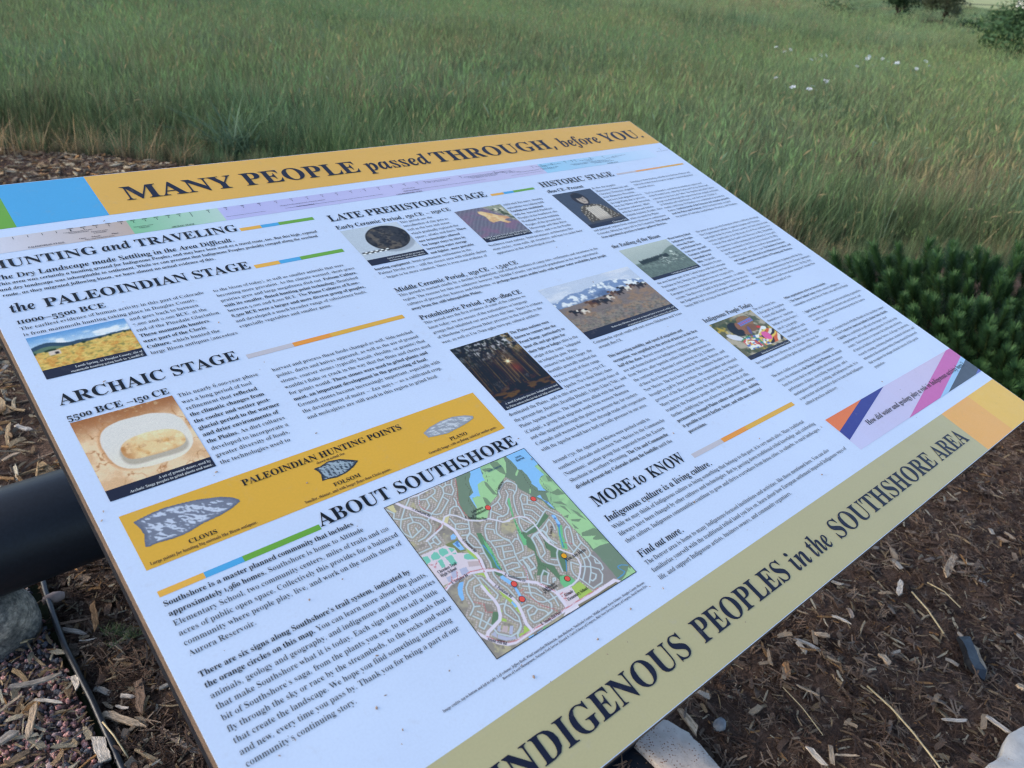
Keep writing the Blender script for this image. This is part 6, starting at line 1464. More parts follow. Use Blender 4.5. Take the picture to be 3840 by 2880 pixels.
# ------------------------------------------------------------------ terrain
def sstep(a, b_, x):
    t = min(max((x - a) / (b_ - a), 0), 1); return t * t * (3 - 2 * t)
def terrain(x, y):
    x = np.asarray(x, float); y = np.asarray(y, float)
    s = x - (12.5 + .65 * y)
    t = np.clip(s / 12.0, 0, 1); z = -1.2 * t * t * (3 - 2 * t)
    d = np.hypot(x + .7, y + .2)
    t2 = np.clip((d - 7) / 6, 0, 1)
    z = z + t2 * (.07 * np.sin(x * .7 + y * .4) + .05 * np.sin(x * .31 - y * .9 + 1))
    return z
def ground_color_mat():
    m, nt, b = new_mat('meadow_soil', 0.95, 0.1)
    v = coord(nt, 'Object')
    n1 = noise(nt, .35, 5, .6, v); n2 = noise(nt, 9, 6, .7, v)
    r1 = ramp(nt, n1.outputs[0], [(.35, (.060, .070, .036)), (.55, (.085, .092, .048)), (.75, (.125, .110, .072))])
    r2 = ramp(nt, n2.outputs[0], [(.3, (.55,) * 3), (.7, (1.3,) * 3)])
    c = mixc(nt, 1.0, r1.outputs[0], r2.outputs[0], 'MULTIPLY')
    # close to the bed the soil is bare and brown
    nt.links.new(c, b.inputs['Base Color']); bump(nt, b, n2.outputs[0], .8, .03)
    return m
M_SOIL = ground_color_mat()
M_SAND = simple('bare_sandy_soil', (.36, .28, .20), .95, .1, .3, 9, .6, .02, 6)
def grid_sheet(name, xs, ys, zf, mat):
    X, Y = np.meshgrid(xs, ys); Z = zf(X, Y)
    V = np.stack([X, Y, Z], -1).reshape(-1, 3); h, w_ = X.shape
    I = np.arange(h * w_).reshape(h, w_)
    F = np.stack([I[:-1, :-1], I[:-1, 1:], I[1:, 1:], I[1:, :-1]], -1).reshape(-1, 4)
    return link(name, fast_mesh(name, V, F, True), None, mat)
def axis(lo, hi, n=70):
    a = np.linspace(-1, 1, n); s = np.sign(a) * np.abs(a) ** 3
    return np.where(s < 0, -s * lo, s * hi)
gx = np.unique(np.concatenate([np.linspace(-400, -20, 12), np.arange(-20, 60, 1.0), np.linspace(60, 900, 24)]))
gy = np.unique(np.concatenate([np.linspace(-400, -20, 12), np.arange(-20, 60, 1.0), np.linspace(60, 900, 24)]))
tag(grid_sheet('ground', gx, gy, lambda x, y: terrain(x, y) - .02, M_SOIL), kind='structure')

def blob(name, cx, cy, rx, ry, seed, n=26):
    r = random.Random(seed); V = [(cx, cy, float(terrain(cx, cy)) - .008)]
    for i in range(n):
        a = i * 2 * math.pi / n; k = r.uniform(.7, 1.15); x, y = cx + rx * k * math.cos(a), cy + ry * k * math.sin(a); V.append((x, y, float(terrain(x, y)) - .014))
    tag(link(name, mesh(name, V, [(0, 1 + i, 1 + (i + 1) % n) for i in range(n)]), None, M_SAND), kind='structure')
blob('bare_soil', 4.95, 1.80, .42, .22, 1); blob('bare_soil', 22.6, 15.8, 2.6, 2.2, 2)
BED = [(-3.0, 6.7), (-1.0, 6.2), (.27, 5.70), (.76, 5.25), (1.24, 4.75), (1.75, 3.9), (2.1, 3.1), (2.45, 2.3), (2.75, 1.85), (3.2, 1.62), (3.9, 1.3), (4.6, .7), (5.2, -.4), (5.4, -2.2), (3, -3.0), (-3, -3.0)]
BEDA = np.array(BED)
def in_poly(x, y, P):
    r = np.zeros(np.shape(x), bool); j = len(P) - 1
    for i in range(len(P)):
        xi, yi = P[i]; xj, yj = P[j]
        if yi != yj: r ^= ((yi > y) != (yj > y)) & (x < (xj - xi) * (y - yi) / (yj - yi) + xi)
        j = i
    return r
def bed_height(x, y):
    return .012 * np.sin(x * 9 + 1.3 * np.sin(y * 7)) * np.sin(y * 8 + 1) + .008 * np.sin(x * 23 + y * 17)
EDX = -0.567
def build_bed():
    m, nt, b = new_mat('shredded_mulch', .95, .12)
    v = coord(nt, 'Object')
    n1 = noise(nt, 3.0, 6, .7, v); n2 = noise(nt, 45, 8, .75, v, 1.5)
    st = coord(nt, 'Object', (30, 140, 30)); n3 = noise(nt, 1.0, 6, .7, st, 2.0)
    r1 = ramp(nt, n2.outputs[0], [(.30, (.050, .031, .022)), (.52, (.135, .085, .060)), (.72, (.26, .17, .125))])
    r2 = ramp(nt, n1.outputs[0], [(.3, (.7,) * 3), (.7, (1.25,) * 3)])
    r3 = ramp(nt, n3.outputs[0], [(.35, (.6,) * 3), (.7, (1.5,) * 3)])
    c = mixc(nt, 1.0, r1.outputs[0], r2.outputs[0], 'MULTIPLY'); c = mixc(nt, 1.0, c, r3.outputs[0], 'MULTIPLY')
    nt.links.new(c, b.inputs['Base Color']); bump(nt, b, n2.outputs[0], 1.0, .012)
    step = .04; xs = np.arange(-3.0, 5.5, step); ys = np.arange(-3, 6.8, step)
    X, Y = np.meshgrid(xs, ys); rng = np.random.default_rng(1)
    Z = bed_height(X, Y) + .010 + rng.normal(0, .0035, X.shape)
    V = np.stack([X, Y, Z], -1).reshape(-1, 3); h, w_ = X.shape; I = np.arange(h * w_).reshape(h, w_)
    F = np.stack([I[:-1, :-1], I[:-1, 1:], I[1:, 1:], I[1:, :-1]], -1).reshape(-1, 4)
    cx = V[F].mean(1); k = in_poly(cx[:, 0], cx[:, 1], BED) & (cx[:, 0] > EDX + 0.0)
    k |= in_poly(cx[:, 0], cx[:, 1], BED) & (cx[:, 1] > 1.75)
    F = F[k]
    tag(link('mulch_bed', fast_mesh('mulch_bed', V, F, True), None, m), kind='structure')
    # gravel strip base on the other side of the edging
    m2 = simple('gravel_grit', (.10, .075, .07), .95, .15, .6, 160, 1.0, .006, 8)
    xs = np.arange(-2.2, EDX - .005, .03); ys = np.arange(-.5, 1.80, .03)
    o = grid_sheet('gravel_path', xs, ys, lambda x, y: .006 + .5 * bed_height(x, y), m2); tag(o, kind='structure')
build_bed()

# ------------------------------------------------------------------ scatter with geometry nodes
def scatter(name, P, R, S, T, protos, pick=None, parent=None, kind='stuff', label=None, cat=None):
    P = np.asarray(P, np.float32); n = len(P)
    me = bpy.data.meshes.new(name); me.vertices.add(n); me.vertices.foreach_set('co', P.ravel())
    def add(nm, ty, arr, key):
        a = me.attributes.new(nm, ty, 'POINT'); a.data.foreach_set(key, np.asarray(arr).ravel())
    add('rot', 'FLOAT_VECTOR', np.asarray(R, np.float32), 'vector')
    add('scl', 'FLOAT_VECTOR', np.asarray(S, np.float32), 'vector')
    add('tint', 'FLOAT_VECTOR', np.asarray(T, np.float32), 'vector')
    if pick is None: pick = np.random.default_rng(len(P)).integers(0, len(protos), n)
    add('pick', 'INT', np.asarray(pick, np.int32), 'value')
    o = link(name, me, parent)
    col = bpy.data.collections.new(name + '_kinds')
    for q in protos: col.objects.link(q)
    g = bpy.data.node_groups.new(name + '_nodes', 'GeometryNodeTree')
    g.interface.new_socket('Geometry', in_out='INPUT', socket_type='NodeSocketGeometry'); g.interface.new_socket('Geometry', in_out='OUTPUT', socket_type='NodeSocketGeometry')
    N = g.nodes; L = g.links
    gi = N.new('NodeGroupInput'); go = N.new('NodeGroupOutput')
    mp = N.new('GeometryNodeMeshToPoints'); ip = N.new('GeometryNodeInstanceOnPoints'); ci = N.new('GeometryNodeCollectionInfo')
    ci.inputs['Collection'].default_value = col; ci.inputs['Separate Children'].default_value = True; ci.inputs['Reset Children'].default_value = True
    def na(nm, ty):
        q = N.new('GeometryNodeInputNamedAttribute'); q.data_type = ty; q.inputs['Name'].default_value = nm; return q.outputs['Attribute']
    L.new(gi.outputs[0], mp.inputs['Mesh']); L.new(mp.outputs[0], ip.inputs['Points']); L.new(ci.outputs[0], ip.inputs['Instance'])
    ip.inputs['Pick Instance'].default_value = True
    L.new(na('pick', 'INT'), ip.inputs['Instance Index'])
    er = N.new('FunctionNodeEulerToRotation'); L.new(na('rot', 'FLOAT_VECTOR'), er.inputs[0]); L.new(er.outputs[0], ip.inputs['Rotation'])
    L.new(na('scl', 'FLOAT_VECTOR'), ip.inputs['Scale']); L.new(ip.outputs[0], go.inputs[0])
    md = o.modifiers.new('scatter', 'NODES'); md.node_group = g
    tag(o, label, cat, kind=kind)
    return o

def proto(name, V, F, mat, col=None, smooth=False):
    me = mesh(name, V, F, smooth)
    if col is not None: attr_color(me, np.array(col))
    me.materials.append(mat)
    return bpy.data.objects.new(name, me)

# ---- wood chips
def chip_shape(rng, L=1.0, W=.22, T=.09, rings=4, sides=4):
    """a split splinter: flat section, torn slanting ends, a few notches along the sides"""
    V = []; F = []; bend = rng.uniform(-.05, .05) * L; warp = rng.uniform(-.06, .06) * L; tw = rng.uniform(-.25, .25)
    e0 = rng.uniform(.45, 1.05); e1 = rng.uniform(.2, 1.0); cut0 = rng.uniform(-.16, .16) * L; cut1 = rng.uniform(-.2, .2) * L
    rings = max(rings, 4)
    for i in range(rings):
        t = i / (rings - 1)
        k = (e0 if i == 0 else e1 if i == rings - 1 else rng.uniform(.82, 1.08)); off = rng.uniform(-.10, .10) * W if 0 < i < rings - 1 else rng.uniform(-.25, .25) * W
        for j, (sy, sz) in enumerate(((-.5, -.5), (.5, -.5), (.5, .5), (-.5, .5))):
            x = (t - .5) * L + (cut0 * sy if i == 0 else cut1 * sy if i == rings - 1 else 0) + rng.uniform(-.02, .02) * L
            y = sy * W * k + off + bend * (2 * t - 1) ** 2; z = sz * T * (1 if 0 < i < rings - 1 else rng.uniform(.3, .9)) * rng.uniform(.8, 1.2) + warp * (2 * t - 1) ** 2
            c_, s_ = math.cos(tw * t), math.sin(tw * t); V.append((x, y * c_ - z * s_, y * s_ + z * c_))
    for i in range(rings - 1):
        for j in range(4):
            a, b_ = i * 4 + j, i * 4 + (j + 1) % 4; F.append((a, a + 4, b_ + 4, b_))
    F.append((0, 1, 2, 3)); q = (rings - 1) * 4; F.append((q + 3, q + 2, q + 1, q))
    return V, F
rg = random.Random(7)
CH_BROAD = [proto('chip_kind', *chip_shape(rg, 1, rg.uniform(.2, .38), rg.uniform(.07, .13), 4, 6), M_CHIP) for _ in range(8)]
CH_THIN = [proto('splinter_kind', *chip_shape(rg, 1, rg.uniform(.06, .16), rg.uniform(.03, .06), 4, 4), M_CHIP) for _ in range(12)]
FIB = []
for _ in range(8):
    V = []; F = []
    for k in range(5):
        v_, f_ = chip_shape(rg, rg.uniform(.5, 1), rg.uniform(.03, .09), .03, 3, 3); a = rg.uniform(0, 6.28); el = rg.uniform(-.35, .35); off = (rg.uniform(-.3, .3), rg.uniform(-.3, .3), rg.uniform(0, .1))
        M = Matrix.Translation(off) @ Matrix.Rotation(a, 4, 'Z') @ Matrix.Rotation(el, 4, 'Y'); b0 = len(V)
        V += [tuple(M @ Vector(p)) for p in v_]; F += [tuple(i + b0 for i in q) for q in f_]
    FIB.append(proto('fibre_kind', V, F, M_CHIP))

nr = np.random.default_rng(12)
# visible parts of the bed, denser close to the camera
def bed_points(n, zone):
    out = []
    while len(out) < n:
        k = n * 3
        x0, x1, y0, y1 = zone
        x = nr.uniform(x0, x1, k); y = nr.uniform(y0, y1, k)
        ok = in_poly(x, y, BED) & ((x > EDX + .01) | (y > 1.75)) & ~in_poly(x, y, SLAB) & ~in_poly(x, y, STONE_R)
        out += list(zip(x[ok], y[ok]))
    return np.array(out[:n])
SLAB = [(0.256, 0.345), (0.330, 0.352), (0.354, 0.331), (0.366, 0.282), (0.361, 0.234), (0.352, 0.190), (0.372, 0.12), (0.33, 0.02), (0.22, -.02), (0.16, .10), (0.20, .22), (0.253, 0.262)]
STONE_R = [(1.06, -.21), (0.985, -0.172), (0.935, -0.158), (0.883, -0.162), (0.856, -0.170), (0.815, -0.158), (0.775, -0.160), (0.72, -.22), (.74, -.33), (.86, -.42), (1.02, -.38), (1.10, -.28)]
ZN = [((0.1, 3.2, -.6, 2.2), 1.0), ((EDX, .15, .55, 1.9), .32), ((EDX - .1, 1.6, 1.8, 5.7), .9)]
TAN_T = np.array((1.72, 1.68, 1.52)) * np.array([(.33, .235, .145), (.39, .29, .19), (.27, .185, .12), (.42, .35, .26), (.34, .19, .09), (.22, .165, .125), (.46, .41, .33)])
def tints(n, base, sd=.12):
    return base[nr.integers(0, len(base), n)] * nr.uniform(1 - sd * 1.5, 1 + sd, (n, 1))
def lay(n_list, kinds, L0, L1, tb, lift, tilt, name, mat_pick=None, pw=2.2):
    P = []
    for (z, fr), n in zip(ZN, n_list): P.append(bed_points(n, z))
    P = np.vstack(P); n = len(P)
    L = L0 + (L1 - L0) * nr.random(n) ** pw
    z = .010 + bed_height(P[:, 0], P[:, 1]) + lift * nr.random(n)
    R = np.stack([nr.uniform(-.5, .5, n), nr.normal(0, tilt, n), nr.uniform(0, 6.28, n)], -1)
    S = np.stack([L, L * nr.uniform(.7, 1.3, n), L * nr.uniform(.7, 1.2, n)], -1)
    return scatter(name, np.stack([P[:, 0], P[:, 1], z], -1), R, S, tints(n, tb), kinds)
DARK_T = np.array([(.27, .170, .118), (.19, .118, .084), (.35, .235, .165), (.115, .072, .055), (.46, .34, .25)])
lay((26000, 5000, 9000), FIB, .014, .055, DARK_T, .012, .3, 'mulch_fibres')
lay((15000, 3400, 4000), CH_THIN, .007, .042, TAN_T, .014, .16, 'mulch_splinters')
lay((10, 10, 9000), CH_THIN + CH_BROAD, .020, .085, TAN_T * 1.05, .020, .12, 'far_mulch_splinters')
lay((2800, 900, 1500), CH_BROAD, .008, .034, TAN_T * .9, .010, .12, 'mulch_chips')
lay((4000, 1300, 900), CH_BROAD, .016, .050, DARK_T, .010, .2, 'mulch_bark_shreds')

# ---- gravel
def stone_shape(rng, n=7):
    import itertools
    V = []; ico_t = (1 + 5 ** .5) / 2
    base = [(-1, ico_t, 0), (1, ico_t, 0), (-1, -ico_t, 0), (1, -ico_t, 0), (0, -1, ico_t), (0, 1, ico_t), (0, -1, -ico_t), (0, 1, -ico_t), (ico_t, 0, -1), (ico_t, 0, 1), (-ico_t, 0, -1), (-ico_t, 0, 1)]
    F = [(0, 11, 5), (0, 5, 1), (0, 1, 7), (0, 7, 10), (0, 10, 11), (1, 5, 9), (5, 11, 4), (11, 10, 2), (10, 7, 6), (7, 1, 8), (3, 9, 4), (3, 4, 2), (3, 2, 6), (3, 6, 8), (3, 8, 9), (4, 9, 5), (2, 4, 11), (6, 2, 10), (8, 6, 7), (9, 8, 1)]
    sx, sy, sz = rng.uniform(.8, 1.2), rng.uniform(.6, .95), rng.uniform(.5, .8)
    for p in base:
        k = rng.uniform(.72, 1.12) / 1.9; V.append((p[0] * k * sx * .5, p[1] * k * sy * .5, p[2] * k * sz * .5))
    return V, F
GR = [proto('gravel_kind', *stone_shape(rg), M_GRAVEL) for _ in range(10)]
n = 15000
gxp = nr.uniform(-1.35, EDX - .012, n); gyp = nr.uniform(.45, 1.75, n)
sz = nr.uniform(.006, .019, n)
GT = 2.5 * np.array([(.31, .155, .135), (.36, .20, .175), (.25, .13, .115), (.28, .20, .18), (.075, .075, .080), (.050, .052, .060), (.10, .10, .105), (.13, .085, .07), (.06, .055, .055)])
scatter('gravel', np.stack([gxp, gyp, .008 + .5 * bed_height(gxp, gyp) + nr.uniform(0, .010, n)], -1), nr.uniform(0, 6.28, (n, 3)), np.stack([sz] * 3, -1), tints(n, GT, .2), GR)
# splinters that drifted over the gravel
n = 1100
x = EDX - .012 - np.abs(nr.normal(0, .22, n)); y = nr.uniform(.5, 1.7, n); L = .01 + .045 * nr.random(n) ** 2
scatter('gravel_splinters', np.stack([x, y, .020 + .5 * bed_height(x, y) + nr.uniform(0, .006, n)], -1), np.stack([nr.uniform(-.4, .4, n), nr.normal(0, .12, n), nr.uniform(0, 6.28, n)], -1), np.stack([L, L * 1.1, L], -1), tints(n, TAN_T), CH_THIN + CH_BROAD[:3])

# ---- plastic edging strip between gravel and mulch
def tube(name, pts, r, mat, seg=8, flat=1.0, parent=None, smooth=True):
    V = []; F = []; n = len(pts); P = [Vector(p) for p in pts]
    for i, p in enumerate(P):
        d = (P[min(i + 1, n - 1)] - P[max(i - 1, 0)]).normalized(); s_ = d.cross(Vector((0, 0, 1)));
        if s_.length < 1e-4: s_ = Vector((1, 0, 0))
        s_.normalize(); u = s_.cross(d); rr = r[i] if isinstance(r, (list, tuple)) else r
        for j in range(seg): a = j * 2 * math.pi / seg; V.append(tuple(p + s_ * math.cos(a) * rr + u * math.sin(a) * rr * flat))
    for i in range(n - 1):
        for j in range(seg): a, b_ = i * seg + j, i * seg + (j + 1) % seg; F.append((a, b_, b_ + seg, a + seg))
    F.append(tuple(range(seg))[::-1]); F.append(tuple(range((n - 1) * seg, n * seg)))
    return link(name, mesh(name, V, F, smooth), parent, mat)
edg = empty('landscape_edging', (EDX, 1.0, 0)); tag(edg, 'thin black plastic edging between reddish gravel and brown mulch', 'garden edging')
EP = [(-.01, -.9), (0.004, -.6), (-.003, -.3), (.000, -.1), (.003, 0.05), (.002, .13), (.001, .23), (.005, .31), (.013, .42), (.025, .52), (.03, .70)]
o = tube('edging_bead', [(x, y, .034) for x, y in EP], .0062, M_EDGING, 8, 1.0, edg)
V = []; F = []
for i, (x, y) in enumerate(EP):
    for dx in (-.0016, .0016):
        V += [(x + dx, y, -.03), (x + dx, y, .032)]
for i in range(len(EP) - 1):
    a = i * 4; F += [(a, a + 1, a + 5, a + 4), (a + 2, a + 6, a + 7, a + 3)]
link('edging_web', mesh('edging_web', V, F), edg, M_EDGING)

# ---- boulder, slabs
def rock_mat(name, cols, sc_=18):
    m, nt, b = new_mat(name, .9, .25)
    v = coord(nt, 'Object'); n1 = noise(nt, sc_, 8, .7, v); n2 = noise(nt, sc_ * 7, 5, .7, v)
    r1 = ramp(nt, n1.outputs[0], cols); r2 = ramp(nt, n2.outputs[0], [(.35, (.55,) * 3), (.65, (1.25,) * 3)])
    c = mixc(nt, 1.0, r1.outputs[0], r2.outputs[0], 'MULTIPLY'); nt.links.new(c, b.inputs['Base Color'])
    bump(nt, b, n2.outputs[0], .7, .004); return m
M_ROCK = rock_mat('speckled_boulder', [(.34, (.05, .05, .05)), (.48, (.16, .155, .14)), (.56, (.34, .31, .26)), (.68, (.58, .52, .44))])
def rock(name, c, s_, mat, seed, sub=4, rough=.22):
    import bmesh
    bm = bmesh.new(); bmesh.ops.create_icosphere(bm, subdivisions=sub, radius=1)
    rng = np.random.default_rng(seed); ks = rng.normal(0, 1, (14, 3)) * np.array([1.2, 1.2, 1.2]); ph = rng.uniform(0, 6, 14)
    for v in bm.verts:
        p = np.array(v.co); q = p.copy()
        f_ = 1 + rough * sum(math.sin(ks[i] @ p * (1 + i * .35) + ph[i]) / (1 + i * .35) for i in range(14)) * .5
        mx = np.abs(p).max(); q = p * f_ * (1 + .35 * (1 / max(mx, .5) - 1) * .6)
        v.co = (q[0] * s_[0], q[1] * s_[1], q[2] * s_[2])
    me = bpy.data.meshes.new(name); bm.to_mesh(me); bm.free(); me.polygons.foreach_set('use_smooth', [True] * len(me.polygons))
    o = link(name, me, None, mat); o.location = c; return o
tag(rock('boulder', (-.690, 1.375, .060), (.088, .090, .108), M_ROCK, 3), 'grey speckled boulder beside the black plastic edging at the left end of the pipe', 'boulder')
tag(rock('pebble', (-.545, 1.395, .03), (.021, .014, .011), simple('pink_pebble', (.26, .20, .18), .8, .3, .3, 60), 5, 2), 'smooth pinkish grey pebble beside the boulder', 'pebble')
tag(rock('pebble', (.411, .242, .028), (.016, .013, .011), simple('blue_pebble', (.17, .18, .19), .7, .3, .3, 60), 8, 2), 'blue-grey pebble lying by the pitted stone slab', 'pebble')
tag(rock('pebble', (1.49, .66, .028), (.016, .013, .011), simple('grey_pebble', (.20, .21, .20), .7, .3, .3, 60), 9, 2), 'small grey pebble in the mulch far right of the panel', 'pebble')
def slab(name, P, z0, z1, mat, label, seed, cat='paving stone'):
    kq = (1.4113 - z1) / 1.4113; P = [(-.718 + (x + .718) * kq, -.2225 + (y + .2225) * kq) for x, y in P]
    rng = random.Random(seed); Q = []
    n = len(P)
    for i in range(n):
        a, b_ = P[i], P[(i + 1) % n]
        for t in (0, .34, .67): Q.append((a[0] + (b_[0] - a[0]) * t + rng.uniform(-.0012, .0012), a[1] + (b_[1] - a[1]) * t + rng.uniform(-.0012, .0012)))
    cx = sum(q[0] for q in Q) / len(Q); cy = sum(q[1] for q in Q) / len(Q); V = []; F = []; m = len(Q)
    rings = [(1.0, z0), (1.0, z1 - .006), (.985, z1 - .0015), (.965, z1), (.5, z1 + .001)]
    for k, z in rings: V += [(cx + (x - cx) * k, cy + (y - cy) * k, z + (rng.uniform(-.0008, .0008))) for x, y in Q]
    V.append((cx, cy, z1 + .001))
    for r_ in range(len(rings) - 1):
        for i in range(m): a, b_ = r_ * m + i, r_ * m + (i + 1) % m; F.append((a, b_, b_ + m, a + m))
    for i in range(m): F.append(((len(rings) - 1) * m + i, (len(rings) - 1) * m + (i + 1) % m, len(V) - 1))
    ar = sum(Q[i][0] * Q[(i + 1) % m][1] - Q[(i + 1) % m][0] * Q[i][1] for i in range(m))
    if ar < 0: F = [f[::-1] for f in F]
    o = link(name, mesh(name, V, F, True), None, mat); return tag(o, label, cat)
def slab_mat(name, base, speck, sc_=1.0):
    m, nt, b = new_mat(name, .9, .2); v = coord(nt, 'Object')
    n1 = noise(nt, 30, 6, .6, v); vo = nt.nodes.new('ShaderNodeTexVoronoi'); vo.inputs['Scale'].default_value = 190; nt.links.new(v, vo.inputs['Vector'])
    n2 = noise(nt, 14, 3, .6, v); n3 = noise(nt, 200, 4, .7, v)
    r1 = ramp(nt, n1.outputs[0], [(.3, tuple(c * .8 for c in base)), (.7, tuple(c * 1.12 for c in base))])
    pit = ramp(nt, vo.outputs['Distance'], [(.22, (1,) * 3), (.36, (0,) * 3)]); pm = ramp(nt, n2.outputs[0], [(.42, (0,) * 3), (.50, (1,) * 3)])
    mk = mixc(nt, 1.0, pit.outputs[0], pm.outputs[0], 'MULTIPLY'); c = mixc(nt, mk, r1.outputs[0], speck); nt.links.new(c, b.inputs['Base Color'])
    bump(nt, b, n3.outputs[0], .5, .002); return m
slab('paving_stone', SLAB, -.01, .034, slab_mat('pitted_sandstone', (.50, .44, .385), (.17, .075, .045)), 'pale stone slab with rusty pits beside the black post under the front edge', 1)
slab('paving_stone', STONE_R, -.01, .040, slab_mat('pale_limestone', (.56, .53, .48), (.45, .36, .28)), 'pale grey stone at the bottom right corner beside the mulch', 2)
# ------------------------------------------------------------------ individual chips (placed by hand)
def chip(pos, L, ang, W, T, col, label, kind='wood_chip', cat='wood chip', seed=1, tilt=0.0, group=None, tm=None):
    rng = random.Random(seed); V, F = chip_shape(rng, L, W, T, 6, 6)
    me = mesh(kind, V, F)
    m = tm or bpy.data.materials.get('chip_%s' % '_'.join('%02d' % int(c * 100) for c in col))
    if m is None:
        m = simple('chip_%s' % '_'.join('%02d' % int(c * 100) for c in col), col, .85, .15, .62, 40, 1.0, .004, 7, (1.2, 11, 11))
    me.materials.append(m); o = link(kind, me); o.location = pos; o.rotation_euler = (rng.uniform(-.1, .1), tilt, ang); tag(o, label, cat, group); return o
CHIPS = [
 (-0.49, 1.291, 0.086, -1.78, 0.0149, 'OR', 'orange-brown split wood chip standing beside the black garden edging'),
 (-0.542, 1.276, 0.063, -0.83, 0.0131, 'GR', 'grey flat wood chip lying across the black edging'),
 (-0.531, 1.301, 0.064, -0.35, 0.0071, 'BR', 'thin brown sliver just above the grey chip that crosses the edging'),
 (-0.636, 1.166, 0.094, -0.28, 0.0135, 'GR', 'longest grey weathered wood strip on the reddish gravel'),
 (-0.665, 1.079, 0.08, -1.97, 0.0154, 'TN', 'tan square-ended wood strip pointing down across the gravel'),
 (-0.643, 1.298, 0.061, -0.34, 0.0085, 'YL', 'yellowish wood stick on the gravel below the boulder'),
 (-0.531, 0.982, 0.093, -1.0, 0.0188, 'LT', 'large tan wood shard with pointed ends right of the edging'),
 (-0.584, 0.933, 0.062, -1.61, 0.027, 'WH', 'biggest whitish wood chunk against the lower end of the edging'),
 (-0.575, 1.12, 0.036, -1.58, 0.0162, 'WH', 'short whitish wood chip touching the left side of the edging'),
 (-0.712, 1.062, 0.039, 0.31, 0.0213, 'GR', 'fibrous grey wood bundle at the left border on the gravel'),
 (-0.626, 0.99, 0.064, 0.19, 0.0045, 'DG', 'dark grey straight stick on the gravel near the bottom'),
 (-0.486, 1.015, 0.082, -1.83, 0.021, 'BR', 'broad brown wood plate in the mulch close to the panel edge'),
 (-0.465, 0.868, 0.11, -1.2, 0.0133, 'GB', 'long grey-brown wood strip running under the panel at the bottom'),
 (-0.63, 1.106, 0.055, -0.77, 0.0079, 'WH', 'pale splintered strip in the middle of the gravel'),
 (-0.687, 1.143, 0.049, 0.38, 0.0073, 'TN', 'narrow tan strip at the left border of the gravel'),
 (-0.526, 0.912, 0.035, 0.08, 0.0076, 'TN', 'short tan chip in the mulch near the bottom of the panel'),
 (-0.458, 1.113, 0.074, -1.67, 0.0073, 'BR', 'dark brown stick beside the green sprig'),
 (-0.523, 1.23, 0.033, -0.43, 0.004, 'WH', 'thin white splinter right of the edging'),
 (-0.531, 1.215, 0.023, -0.08, 0.0057, 'TN', 'small tan chip under the thin white splinter'),
 (-0.506, 1.033, 0.028, -0.75, 0.0107, 'WH', 'cream wood chip in the mulch left of the panel'),
 (-0.523, 1.013, 0.027, -0.86, 0.0069, 'WH', 'cream sliver below the cream chip left of the panel'),
 (1.346, 0.154, 0.11, -2.89, 0.0229, 'TN', 'broad tan wood chip standing in the mulch right of the panel'),
 (1.399, 0.127, 0.06, -0.86, 0.0121, 'LT', 'pale stick next to the broad tan chip'),
 (1.358, 0.078, 0.041, -1.96, 0.0192, 'GR', 'grey flat chip right of the broad tan chip'),
 (1.144, 0.197, 0.065, -2.79, 0.0167, 'WH', 'frayed pale chip left of the long straw'),
 (0.771, 0.24, 0.075, -1.35, 0.0122, 'GD', 'smooth grey driftwood-like stick in the dark mulch'),
 (0.825, 0.239, 0.034, -0.71, 0.0144, 'TN', 'small tan block above the smooth grey stick'),
 (0.66, 0.235, 0.043, -2.45, 0.0172, 'OR', 'orange-brown chip standing below the front edge of the panel'),
 (0.369, 0.289, 0.067, -1.83, 0.0192, 'LT', 'tan stick beside the pitted stone slab'),
 (0.877, 0.105, 0.035, -2.05, 0.0196, 'LT', 'light square chip in the middle of the mulch'),
 (0.511, 0.074, 0.046, -1.81, 0.0146, 'WH', 'pale stick at the bottom edge of the photo'),
 (0.905, -0.135, 0.05, -1.65, 0.0121, 'WH', 'curled pale sliver beside the corner stone'),
 (1.063, -0.037, 0.083, -2.47, 0.0141, 'LT', 'orange-tan wood sliver touching the black shard'),
 (0.564, 0.037, 0.048, -0.69, 0.0053, 'LT', 'thin straight stick at the bottom edge'),
 (0.541, 0.057, 0.045, -2.57, 0.0122, 'TN', 'crooked pale chip left of the thin straight stick'),
 (0.839, -0.07, 0.056, -0.75, 0.0086, 'WH', 'pale pointed sliver near the bottom right'),
 (0.851, -0.014, 0.031, -2.16, 0.0115, 'TN', 'bent tan chip above the pale pointed sliver'),
 (0.647, 0.175, 0.046, -1.26, 0.0066, 'TN', 'thin tan stick under the panel edge'),
 (0.952, 0.233, 0.032, -2.31, 0.0129, 'GB', 'small grey-brown chip in the darkest mulch'),
 (1.242, 0.322, 0.039, -0.77, 0.0167, 'GB', 'grey-brown chip next to the front edge of the panel'),
 (1.058, -0.129, 0.018, -1.6, 0.0182, 'LT', 'pale chip at the right border above the corner stone'),
 (1.638, 0.098, 0.039, -2.03, 0.0128, 'TN', 'tan chip at the upper right of the mulch'),
 (0.913, 0.237, 0.045, -1.26, 0.0091, 'WH', 'slender white chip midway across the right mulch'),
 (-0.424, 2.178, 0.061, -1.04, 0.0184, 'WH', 'pale pointed chip in the mulch left of the panel'),
 (-0.487, 2.043, 0.048, 0.38, 0.0139, 'TN', 'tan chip just above the black pipe'),
 (-0.382, 2.594, 0.06, 0.96, 0.0144, 'GR', 'grey chip high in the mulch left of the panel'),
]

